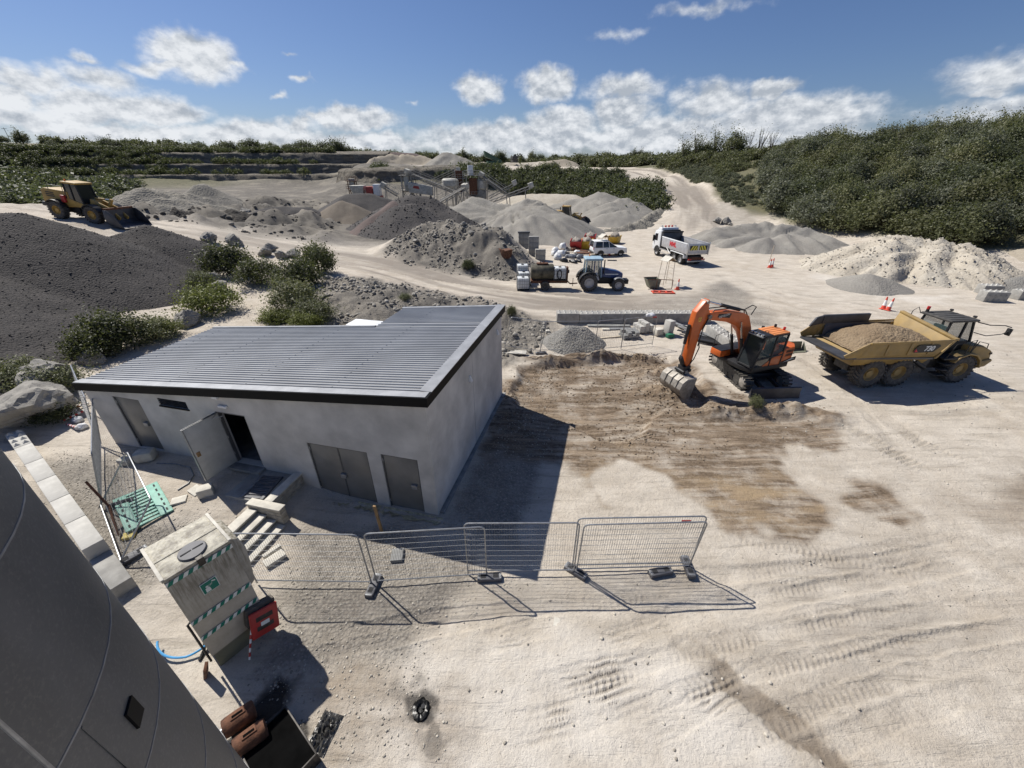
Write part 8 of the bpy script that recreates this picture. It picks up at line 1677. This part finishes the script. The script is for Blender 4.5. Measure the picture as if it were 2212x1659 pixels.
for i in range(9):
    p = epos(1250 + i * 22, 330 + i * 11); q = MB(); q.box((0, 0, .04), (3.2, .26, .07)); o = q.build('scaffold_board', 'galv_dull' if i % 3 else 'grey_sheet', None, .005); o.location = (p[0], p[1], .03 + .07 * (i % 3)); o.rotation_euler = (0, 0, R(-62) + rk.uniform(-.07, .07)); tag(o, 'grey metal panel strewn on the ground between the studded rows', 'panel', 'grey panels behind the excavator')
for i in range(5):
    p = epos(1330 + i * 34, 395 + i * 14); q = MB(); q.box((0, 0, .04), (2.6, .2, .06)); o = q.build('scaffold_board', 'machine_black', None, .005); o.location = (p[0], p[1], .2); o.rotation_euler = (0, 0, R(-40) + rk.uniform(-.1, .1)); tag(o, 'dark panel in the stack just behind the excavator', 'panel', 'dark panels behind the excavator')
p = at(1765, 780, 0); q = MB(); q.prism([(-.6, 0), (.6, 0), (.5, .55), (-.5, .6)], -.04, .04); sb_ = thing('spare_bucket', 'olive steel bucket lying between excavator and dump truck', 'bucket', (p[0] - .5, p[1] + 1.6, 0), R(8)); q.build('back', 'bin_green', sb_, .01)
q = MB(); q.bb((-.6, -.5, 0), (.6, -.041, .06)); q.build('floor', 'bin_green', sb_, .01)
for s in (-1, 1): q = MB(); q.prism([(-.5, 0), (-.04, 0), (-.04, .55)], s * .6 - .02, s * .6 + .02, 'x'); q.build('side', 'bin_green', sb_, .005)

# litter by the block wall
for i, (px, py, rz_) in enumerate(((150, 880, .3), (165, 905, 1.2), (158, 925, -.4), (172, 890, .9))):
    p = at(px, py, .6); k = MB(); k.cyl((-.4, 0, .08), (.4, 0, .14), .04, n=8); t = thing('striped_pole', ['red and white striped pole lying nearest the building end', 'red and white striped pole thrown across the litter', 'short red and white pole among the weeds', 'red and white pole propped on the litter'][i], 'pole', (p[0], p[1], gz(p[0], p[1])), rz_); k.build('shaft', 'white_band', t)
    for j in range(4): k = MB(); k.cyl((-.38 + j * .2, 0, .081 + j * .015), (-.29 + j * .2, 0, .088 + j * .015), .0415, n=8); k.build('red_ring', 'red_plastic', t)
for i, (px, py) in enumerate(((160, 898), (170, 912), (178, 925))): p = at(px, py, .6); lump('litter_bag', ['pale crumpled bag in the litter by the wall end', 'second pale bag lower in the litter', 'small pale bag nearest the block wall litter'][i], 'bag', p[0], p[1], gz(p[0], p[1]), .2, .16, .14, 'white_sack', 320 + i)

# ------------------------------------------------------------------ crushing and screening plant
mat('plant_steel', (.34, .325, .29), .75, var=.25, vscale=2, dirt=.4, dirtcol=(.40, .36, .30)); mat('plant_pale', (.50, .48, .42), .75, var=.2, vscale=2, dirt=.3); mat('plant_dark', (.09, .085, .078), .8, var=.3, dirt=.3); mat('plant_red', (.34, .05, .04), .6, var=.2, dirt=.3); mat('screen_green', (.03, .075, .05), .6, var=.2, dirt=.2)
def conveyor(label, a, b_, w_=1.1, rails=True, legs=2, head='plant_pale', deep=.55):
    a, b_ = Vector(a), Vector(b_); d = b_ - a; L = d.length; hz = math.atan2(d.y, d.x); t = thing('conveyor', label, 'conveyor', a, hz); el = math.asin(d.z / L); ca, sa = math.cos(el), math.sin(el)
    def pt(s, y, h): return (s * ca - h * sa, y, s * sa + h * ca)
    k = MB(); k.hexa([pt(0, -w_ / 2 + .1, .02), pt(L, -w_ / 2 + .1, .02), pt(L, w_ / 2 - .1, .02), pt(0, w_ / 2 - .1, .02), pt(0, -w_ / 2 + .1, .14), pt(L, -w_ / 2 + .1, .14), pt(L, w_ / 2 - .1, .14), pt(0, w_ / 2 - .1, .14)]); k.build('belt', 'plant_dark', t, smooth=0)
    for s in (-1, 1):
        k = MB()
        for h in (0, -deep): k.hexa([pt(0, s * w_ / 2 - .05, h), pt(L, s * w_ / 2 - .05, h), pt(L, s * w_ / 2 + .05, h), pt(0, s * w_ / 2 + .05, h), pt(0, s * w_ / 2 - .05, h + .14), pt(L, s * w_ / 2 - .05, h + .14), pt(L, s * w_ / 2 + .05, h + .14), pt(0, s * w_ / 2 + .05, h + .14)])
        n = max(3, int(L / 1.3))
        for i in range(n): k.cyl(pt(L * i / n, s * w_ / 2, -deep), pt(L * (i + 1) / n, s * w_ / 2, 0), .045, n=5)
        k.build('side_truss', 'plant_steel', t, smooth=0)
        if rails:
            k = MB(); k.cyl(pt(0, s * (w_ / 2 + .5), 1.1), pt(L, s * (w_ / 2 + .5), 1.1), .04, n=5); k.cyl(pt(0, s * (w_ / 2 + .5), .6), pt(L, s * (w_ / 2 + .5), .6), .03, n=5)
            for i in range(n + 1): k.cyl(pt(L * i / n, s * (w_ / 2 + .5), 0), pt(L * i / n, s * (w_ / 2 + .5), 1.1), .035, n=5)
            k.build('walkway_rail', 'plant_steel', t, smooth=0)
    k = MB(); k.hexa([pt(L - .9, -w_ / 2 - .1, -.4), pt(L + .3, -w_ / 2 - .1, -.4), pt(L + .3, w_ / 2 + .1, -.4), pt(L - .9, w_ / 2 + .1, -.4), pt(L - .9, -w_ / 2 - .1, .7), pt(L + .3, -w_ / 2 - .1, .7), pt(L + .3, w_ / 2 + .1, .7), pt(L - .9, w_ / 2 + .1, .7)]); k.build('head_guard', head, t, .05)
    for i in range(legs):
        f = (i + 1) / (legs + .4); q = pt(L * f, 0, -deep); gzv = gz(a.x + (b_.x - a.x) * f, a.y + (b_.y - a.y) * f) - a.z
        for s in (-1, 1): k = MB(); k.cyl((q[0], s * w_ / 2, q[2]), (q[0] + .5, s * (w_ / 2 + .4), min(gzv, q[2] - .3) - .2), .09, n=6); k.build('support_leg', 'plant_steel', t)
    return t
def tower(label, x, y, z1, w_, d_, floors, m_='plant_steel', box=None, name='plant_tower'):
    z0 = gz(x, y); t = thing(name, label, 'tower', (x, y, z0), .12); H_ = z1 - z0
    for sx_ in (-1, 1):
        for sy in (-1, 1): k = MB(); k.box((sx_ * w_ / 2, sy * d_ / 2, H_ / 2), (.22, .22, H_)); k.build('column', m_, t, .01)
    for f in floors:
        z = H_ * f; k = MB(); k.bb((-w_ / 2 - .5, -d_ / 2 - .5, z), (w_ / 2 + .5, d_ / 2 + .5, z + .12)); fl_ = k.build('deck', m_, t, .01); k = MB()
        for h in (.55, 1.1): k.tube([(-w_ / 2 - .5, -d_ / 2 - .5, z + h), (w_ / 2 + .5, -d_ / 2 - .5, z + h), (w_ / 2 + .5, d_ / 2 + .5, z + h), (-w_ / 2 - .5, d_ / 2 + .5, z + h), (-w_ / 2 - .5, -d_ / 2 - .5, z + h)], .04, 5)
        n = 5
        for i in range(n + 1):
            u = -w_ / 2 - .5 + (w_ + 1) * i / n
            for v in (-d_ / 2 - .5, d_ / 2 + .5): k.cyl((u, v, z), (u, v, z + 1.1), .035, n=5)
        k.build('railing', m_, fl_, smooth=0)
    for sy in (-1, 1): k = MB(); k.cyl((-w_ / 2, sy * d_ / 2, .2), (w_ / 2, sy * d_ / 2, H_ * .55), .07, n=5); k.cyl((w_ / 2, sy * d_ / 2, .2), (-w_ / 2, sy * d_ / 2, H_ * .55), .07, n=5); k.build('brace', m_, t, smooth=0)
    if box:
        for (u0, u1, f0, f1, bm_) in box: k = MB(); k.bb((u0, -d_ / 2 + .1, H_ * f0), (u1, d_ / 2 - .1, H_ * f1)); k.build('housing', bm_, t, .06)
    return t
Z = lambda x, y: (755.8 + x * .1875, 313.4 + y * .1875)
def zp(x, y, Y): return atY(*Z(x, y), Y)
PY = 112
conveyor('long conveyor slanting down from the left-hand plant tower', zp(1240, 545, PY - 3), zp(650, 310, PY), 1.3, True, 2)
conveyor('conveyor rising to the middle plant tower behind the long one', zp(880, 485, PY + 6), zp(1250, 310, PY + 6), 1.1, True, 1)
conveyor('conveyor dropping right from the white-topped plant tower', zp(1810, 555, PY + 1), zp(1500, 340, PY + 3), 1.2, True, 1)
conveyor('conveyor climbing from behind the pale pile to the central deck', zp(1020, 660, PY - 10), zp(1340, 475, PY - 3), 1.3, True, 1)
conveyor('dark-bellied stacker conveyor reaching furthest right', zp(1580, 655, PY - 8), zp(2100, 465, PY - 8), 1.2, False, 2)
conveyor('shorter stacker conveyor behind the furthest-reaching one', zp(1600, 595, PY + 2), zp(1910, 432, PY + 2), 1.1, False, 1)
conveyor('short feed conveyor at the mobile crusher', zp(560, 570, PY - 4), zp(370, 460, PY - 4), 1.0, True, 1)
p = zp(645, 330, PY); tower('left-hand plant tower with railed top deck', p[0], PY, zp(645, 345, PY)[2], 2.4, 2.4, (.55, .985), box=[(-.6, .5, .5, .98, 'plant_pale')])
p = zp(1255, 350, PY + 6); tower('middle plant tower of stacked steel boxes', p[0], PY + 6, zp(1255, 300, PY + 6)[2], 2.0, 2.4, (.5, .8), box=[(-.9, .9, .45, 1.02, 'rust'), (-.6, .5, .9, 1.1, 'plant_pale')])
p = zp(1410, 345, PY + 3); tower('tall plant tower with white box on its top deck', p[0], PY + 3, zp(1410, 345, PY + 3)[2], 3.2, 2.8, (.42, .985), box=[(-1.1, .2, 1.0, 1.26, 'white_paint'), (-.9, 1.1, .45, .92, 'rust')])
for lb, x, y, rx_, h0, h1, m_ in (('round pale surge hopper beside the middle tower', 1160, 450, 2.2, 495, 385, 'plant_pale'), ('round pale surge hopper beside the white-topped tower', 1510, 460, 1.9, 525, 395, 'plant_pale'), ('tapered steel hopper standing on legs under the tall tower', 1500, 580, 1.8, 640, 510, 'plant_steel')):
    q0 = zp(x, h0, PY + 4); q1 = zp(x, h1, PY + 4); t = thing('surge_hopper', lb, 'hopper', (q0[0], PY + 4, gz(q0[0], PY + 4)), 0); zb, zt = q0[2] - t.location.z, q1[2] - t.location.z; k = MB(); k.lathe([(.4, zb - 1.0), (rx_, zb + .6), (rx_, zt - .4), (rx_ * .8, zt), (0, zt + .1)], (0, 0, 0), 'z', 22); k.build('shell', m_, t)
    for a in range(4): an = R(45 + 90 * a); k = MB(); k.cyl((rx_ * .8 * math.cos(an), rx_ * .8 * math.sin(an), 0), (rx_ * .8 * math.cos(an), rx_ * .8 * math.sin(an), zb + .8), .12, n=6); k.build('leg', 'plant_steel', t)
q0 = zp(820, 560, PY); t = thing('vibrating_screen', 'large boxed vibrating screen with red emblem in the plant', 'screen', (q0[0], PY - 1, gz(q0[0], PY)), .1); zb = q0[2] - t.location.z; zt = zp(820, 440, PY)[2] - t.location.z
k = MB(); k.hexa([(-2.6, -1.3, zb + .4), (3.2, -1.3, zb - .3), (3.2, 1.3, zb - .3), (-2.6, 1.3, zb + .4), (-2.6, -1.3, zt + .3), (3.2, -1.3, zt - .7), (3.2, 1.3, zt - .7), (-2.6, 1.3, zt + .3)]); k.build('housing', 'plant_pale', t, .08)
k = MB(); k.prism([(-1.5, zt - 1.0), (.1, zt - 1.25), (-.1, zt - .55), (-1.3, zt - .45)], -1.33, -1.31); k.build('red_emblem', 'plant_red', t, smooth=0)
for x_ in (-2.2, 0, 2.6):
    for y_ in (-1.1, 1.1): k = MB(); k.cyl((x_, y_, 0), (x_, y_, zb + .3), .13, n=6); k.build('leg', 'plant_steel', t)
k = MB(); k.bb((-3.8, -2.2, zb - .3), (-2.0, -.9, zb - .15)); k.build('side_deck', 'plant_steel', t, .01)
q0 = zp(230, 560, PY - 2); t = thing('mobile_crusher', 'red and pale mobile crusher behind the dark gravel piles', 'crusher', (q0[0], PY - 2, gz(q0[0], PY - 2)), .05); zt = zp(230, 460, PY)[2] - t.location.z
k = MB(); k.bb((-3.5, -1.2, .9), (3.0, 1.2, zt * .55)); k.build('chassis', 'plant_red', t, .05); k = MB(); k.hexa([(-3.6, -1.2, zt * .55), (-1.4, -1.2, zt * .55), (-1.4, 1.2, zt * .55), (-3.6, 1.2, zt * .55), (-4.4, -1.7, zt), (-1.0, -1.7, zt), (-1.0, 1.7, zt), (-4.4, 1.7, zt)]); k.build('feed_hopper', 'plant_pale', t, .03); k = MB(); k.bb((-.6, -1.1, zt * .55), (1.0, 1.1, zt * .95)); k.build('jaw_box', 'plant_red', t, .06); k = MB(); k.bb((1.2, -1.0, zt * .55), (2.8, 1.0, zt * 1.05)); k.build('engine_box', 'white_paint', t, .08)
for s in (-1, 1): k = MB(); k.prism([(-2.8, .45), (-2.5, 0), (2.3, 0), (2.7, .45), (2.4, .9), (-2.5, .9)], s * 1.0 - .25, s * 1.0 + .25); k.build('crawler_track', 'plant_dark', t, .05)
q0 = zp(30, 470, PY + 20); tower('small rusty frame at the left end of the plant', q0[0], PY + 20, zp(30, 410, PY + 20)[2], 2.0, 2.0, (.6, .98), 'rust', box=[(-.7, .7, .6, 1.1, 'plant_pale')])
q0 = zp(1650, 230, 180); t = thing('mobile_screener', 'dark green mobile screener on the far plateau', 'screener', (q0[0], 180, gz(q0[0], 180)), .3)
k = MB(); k.hexa([(-3.2, -1, 3.2), (3.5, -1, .8), (3.5, 1, .8), (-3.2, 1, 3.2), (-3.6, -1.1, 5.2), (3.3, -1.1, 2.0), (3.3, 1.1, 2.0), (-3.6, 1.1, 5.2)]); k.build('screen_box', 'screen_green', t, .05); k = MB(); k.bb((-2.4, -.9, .6), (2.6, .9, 1.8)); k.build('chassis', 'screen_green', t, .05)
for s in (-1, 1): k = MB(); k.prism([(-2.2, .4), (-1.9, 0), (1.9, 0), (2.2, .4), (1.9, .8), (-1.9, .8)], s * .9 - .2, s * .9 + .2); k.build('crawler_track', 'plant_dark', t, .04)
q0 = zp(1895, 190, 190); t = thing('far_excavator', 'tiny dark excavator on the skyline pile of the plateau', 'excavator', (q0[0], 188, gz(q0[0], 188) + 1.5), .5)
k = MB(); k.bb((-1.2, -1, 0), (1.2, 1, .8)); k.build('crawler_track', 'plant_dark', t, .1); k = MB(); k.bb((-1.3, -1.1, .9), (1.0, 1.1, 2.3)); k.build('body', 'chassis_grey', t, .15); k = MB(); k.bb((.2, .2, 2.3), (1.0, 1.0, 2.9)); k.build('cab', 'machine_black', t, .05); k = MB(); k.prism([(.8, 1.6), (2.6, 3.4), (4.0, 2.2), (3.9, 2.0), (2.6, 3.0), (1.0, 1.3)], -.2, .2); k.build('boom', 'chassis_grey', t, .03)
# far power poles
for i, px in enumerate((20, 238, 386)):
    q0 = atY(px, 300, 262); zt = atY(px, (277, 290, 302)[i], 262)[2]; z0 = gz(q0[0], 262) ; t = thing('power_pole', ['power pole at the left edge of the skyline', 'power pole above the round tree on the skyline', 'power pole in the middle of the bench skyline'][i], 'power pole', (q0[0], 262, z0), 0); k = MB(); k.cyl((0, 0, 0), (0, 0, zt - z0 + .3), .14, .1, n=6); k.build('post', 'bark', t); k = MB(); k.box((0, 0, zt - z0 - .2), (2.4, .14, .16), R(14)); k.build('cross_arm', 'bark', t)
# ------------------------------------------------------------------ loose stones and clods lying on the ground
def pebbles(name, label, polys, n, s0, s1, m_, seed, flat=.65, cat='gravel', power=2.0):
    r_ = np.random.default_rng(seed); pts = []
    tot = []
    for pl in polys:
        xs = [p[0] for p in pl]; ys = [p[1] for p in pl]; tot.append((max(xs) - min(xs)) * (max(ys) - min(ys)))
    for pl, a in zip(polys, tot):
        xs = [p[0] for p in pl]; ys = [p[1] for p in pl]; k = int(n * a / sum(tot)) + 1
        x = r_.uniform(min(xs), max(xs), k * 2); y = r_.uniform(min(ys), max(ys), k * 2)
        keep = (polymask(x, y, pl, .5, .6, .8, seed) * np.clip(.5 + 1.2 * fbm(x * .5, y * .5, 3, seed + 1), .05, 1)) > r_.random(len(x)); pts.append(np.stack([x, y], -1)[keep])
    P2 = np.vstack(pts)[:n]; N_ = len(P2); t = (1 + 5 ** .5) / 2
    V0 = np.array([(-1, t, 0), (1, t, 0), (-1, -t, 0), (1, -t, 0), (0, -1, t), (0, 1, t), (0, -1, -t), (0, 1, -t), (t, 0, -1), (t, 0, 1), (-t, 0, -1), (-t, 0, 1)]) / 1.9
    F0 = np.array([(0, 11, 5), (0, 5, 1), (0, 1, 7), (0, 7, 10), (0, 10, 11), (1, 5, 9), (5, 11, 4), (11, 10, 2), (10, 7, 6), (7, 1, 8), (3, 9, 4), (3, 4, 2), (3, 2, 6), (3, 6, 8), (3, 8, 9), (4, 9, 5), (2, 4, 11), (6, 2, 10), (8, 6, 7), (9, 8, 1)])
    s = s0 + (s1 - s0) * r_.random(N_) ** power; a = r_.uniform(0, 6.28, N_); ca, sa = np.cos(a)[:, None], np.sin(a)[:, None]
    V = V0[None] * r_.uniform(.7, 1.3, (N_, 12, 1)) * np.stack([np.ones(N_), r_.uniform(.6, 1, N_), r_.uniform(.4, flat + .2, N_)], -1)[:, None, :] * s[:, None, None]
    W = np.stack([V[..., 0] * ca - V[..., 1] * sa, V[..., 0] * sa + V[..., 1] * ca, V[..., 2]], -1); W[..., 0] += P2[:, :1]; W[..., 1] += P2[:, 1:]; W[..., 2] += (gzv(P2[:, 0], P2[:, 1]) + s * .12)[:, None]
    C = np.ones((N_ * 12, 4)); C[:, 0] = np.repeat(r_.random(N_), 12)
    o = npmesh(name, W.reshape(-1, 3), (F0[None] + (np.arange(N_) * 12)[:, None, None]).reshape(-1, 3), m_, False, {'tone': C}, 'stuff'); return tag(o, label, cat)
def stone_mat(name, c0, c1):
    m, g, b = newmat(name); at_ = g.n('ShaderNodeAttribute'); at_.attribute_name = 'tone'; s = g.n('ShaderNodeSeparateColor'); g.l(at_.outputs['Color'], s.inputs[0]); g.l(g.mix(s.outputs[0], rgb(*c0), rgb(*c1)), b.inputs['Base Color']); b.inputs['Roughness'].default_value = .92; b.inputs['Specular IOR Level'].default_value = .2
stone_mat('yard_stone', (.22, .20, .17), (.52, .48, .41)); stone_mat('earth_clod', (.11, .082, .056), (.30, .235, .165)); stone_mat('spoil_stone', (.13, .12, .105), (.36, .335, .29)); stone_mat('dark_stone', (.04, .038, .036), (.12, .112, .105))
stone_mat('pit_stone', (.07, .065, .058), (.22, .20, .17))
D_ = lambda L: [at(*p)[:2] for p in L]
pebbles('yard_gravel', 'loose pale gravel strewn along the fence and round the building', [D_([(560, 1400), (640, 1150), (950, 1130), (1150, 1230), (1150, 1290), (860, 1400), (700, 1470), (480, 1520)]), D_([(950, 1150), (1100, 870), (1120, 790), (1180, 800), (1200, 880), (1130, 1190)]), [(-12.5, 7.4), (-9.5, 6.0), (-8.8, 7.4), (-8.6, 8.8), (-11, 9.4), (-15.5, 12), (-18.5, 12.2)], D_([(620, 1430), (900, 1380), (1000, 1640), (700, 1650)])], 9000, .008, .036, 'yard_stone', 401)
pebbles('scattered_stones', 'small stones scattered thinly over the open yard', [D_([(1000, 1300), (2212, 1100), (2212, 1659), (900, 1659)]), D_([(1200, 770), (1650, 640), (2212, 760), (2212, 1100), (1800, 1000), (1560, 900)]), D_([(1100, 690), (1500, 640), (1600, 600), (1700, 700), (1500, 770), (1150, 770)])], 5200, .012, .05, 'yard_stone', 402, power=3.0)
pebbles('earth_clods', 'crumbly brown clods lying over the dug ground', [D_([(1110, 785), (1440, 762), (1560, 840), (1790, 875), (1790, 925), (1640, 985), (1420, 1000), (1330, 985), (1200, 1000), (1070, 960), (1080, 850)]), D_([(1120, 785), (1440, 760), (1450, 785), (1130, 800)]), D_([(1560, 870), (1790, 875), (1790, 915), (1570, 905)]), D_([(1400, 790), (1520, 810), (1540, 880), (1400, 880)])], 7000, .012, .065, 'earth_clod', 403, power=3.0)
pebbles('spoil_rubble', 'broken grey rubble covering the spoil bank and mound', [[(-16, 24), (-17, 33), (-13, 36.5), (-6, 33.5), (0, 30.2), (2.6, 28), (2.6, 24), (-1, 20.5), (-8, 20)], [(-15, 47), (-12, 58), (-4, 57), (0, 52), (3, 44), (1, 39.5), (-6, 41), (-11, 44)]], 9000, .03, .22, 'spoil_stone', 404, power=3.0)
pebbles('pit_rubble', 'dark broken rock strewn over the floor of the pit', [[(-75, 60), (-66, 110), (-40, 130), (-36, 92), (-28, 70), (-24, 54), (-40, 52), (-58, 54)]], 4000, .06, .38, 'pit_stone', 405, power=3.2)
for V, (nm, lb, n, s0, s1, m_) in PILES:
    r_ = np.random.default_rng(len(V)); idx = r_.integers(0, len(V), n); keep = V[idx, 2] > gzv(V[idx, 0], V[idx, 1]) - .05; P3 = V[idx][keep] + r_.normal(0, .06, (keep.sum(), 3)) * [1, 1, 0]; N_ = len(P3)
    V0 = np.array([(1, 0, 0), (-1, 0, 0), (0, 1, 0), (0, -1, 0), (0, 0, 1), (0, 0, -1)], float); F0 = np.array([(0, 2, 4), (2, 1, 4), (1, 3, 4), (3, 0, 4), (2, 0, 5), (1, 2, 5), (3, 1, 5), (0, 3, 5)])
    s = s0 + (s1 - s0) * r_.random(N_) ** 2.5; a = r_.uniform(0, 6.28, N_); ca, sa = np.cos(a)[:, None], np.sin(a)[:, None]; Vv = V0[None] * r_.uniform(.6, 1.3, (N_, 6, 1)) * s[:, None, None]
    W = np.stack([Vv[..., 0] * ca - Vv[..., 1] * sa, Vv[..., 0] * sa + Vv[..., 1] * ca, Vv[..., 2] * .75], -1) + P3[:, None, :]
    C = np.ones((N_ * 6, 4)); C[:, 0] = np.repeat(r_.random(N_), 6); tag(npmesh(nm, W.reshape(-1, 3), (F0[None] + (np.arange(N_) * 6)[:, None, None]).reshape(-1, 3), m_, False, {'tone': C}, 'stuff'), lb, 'gravel')
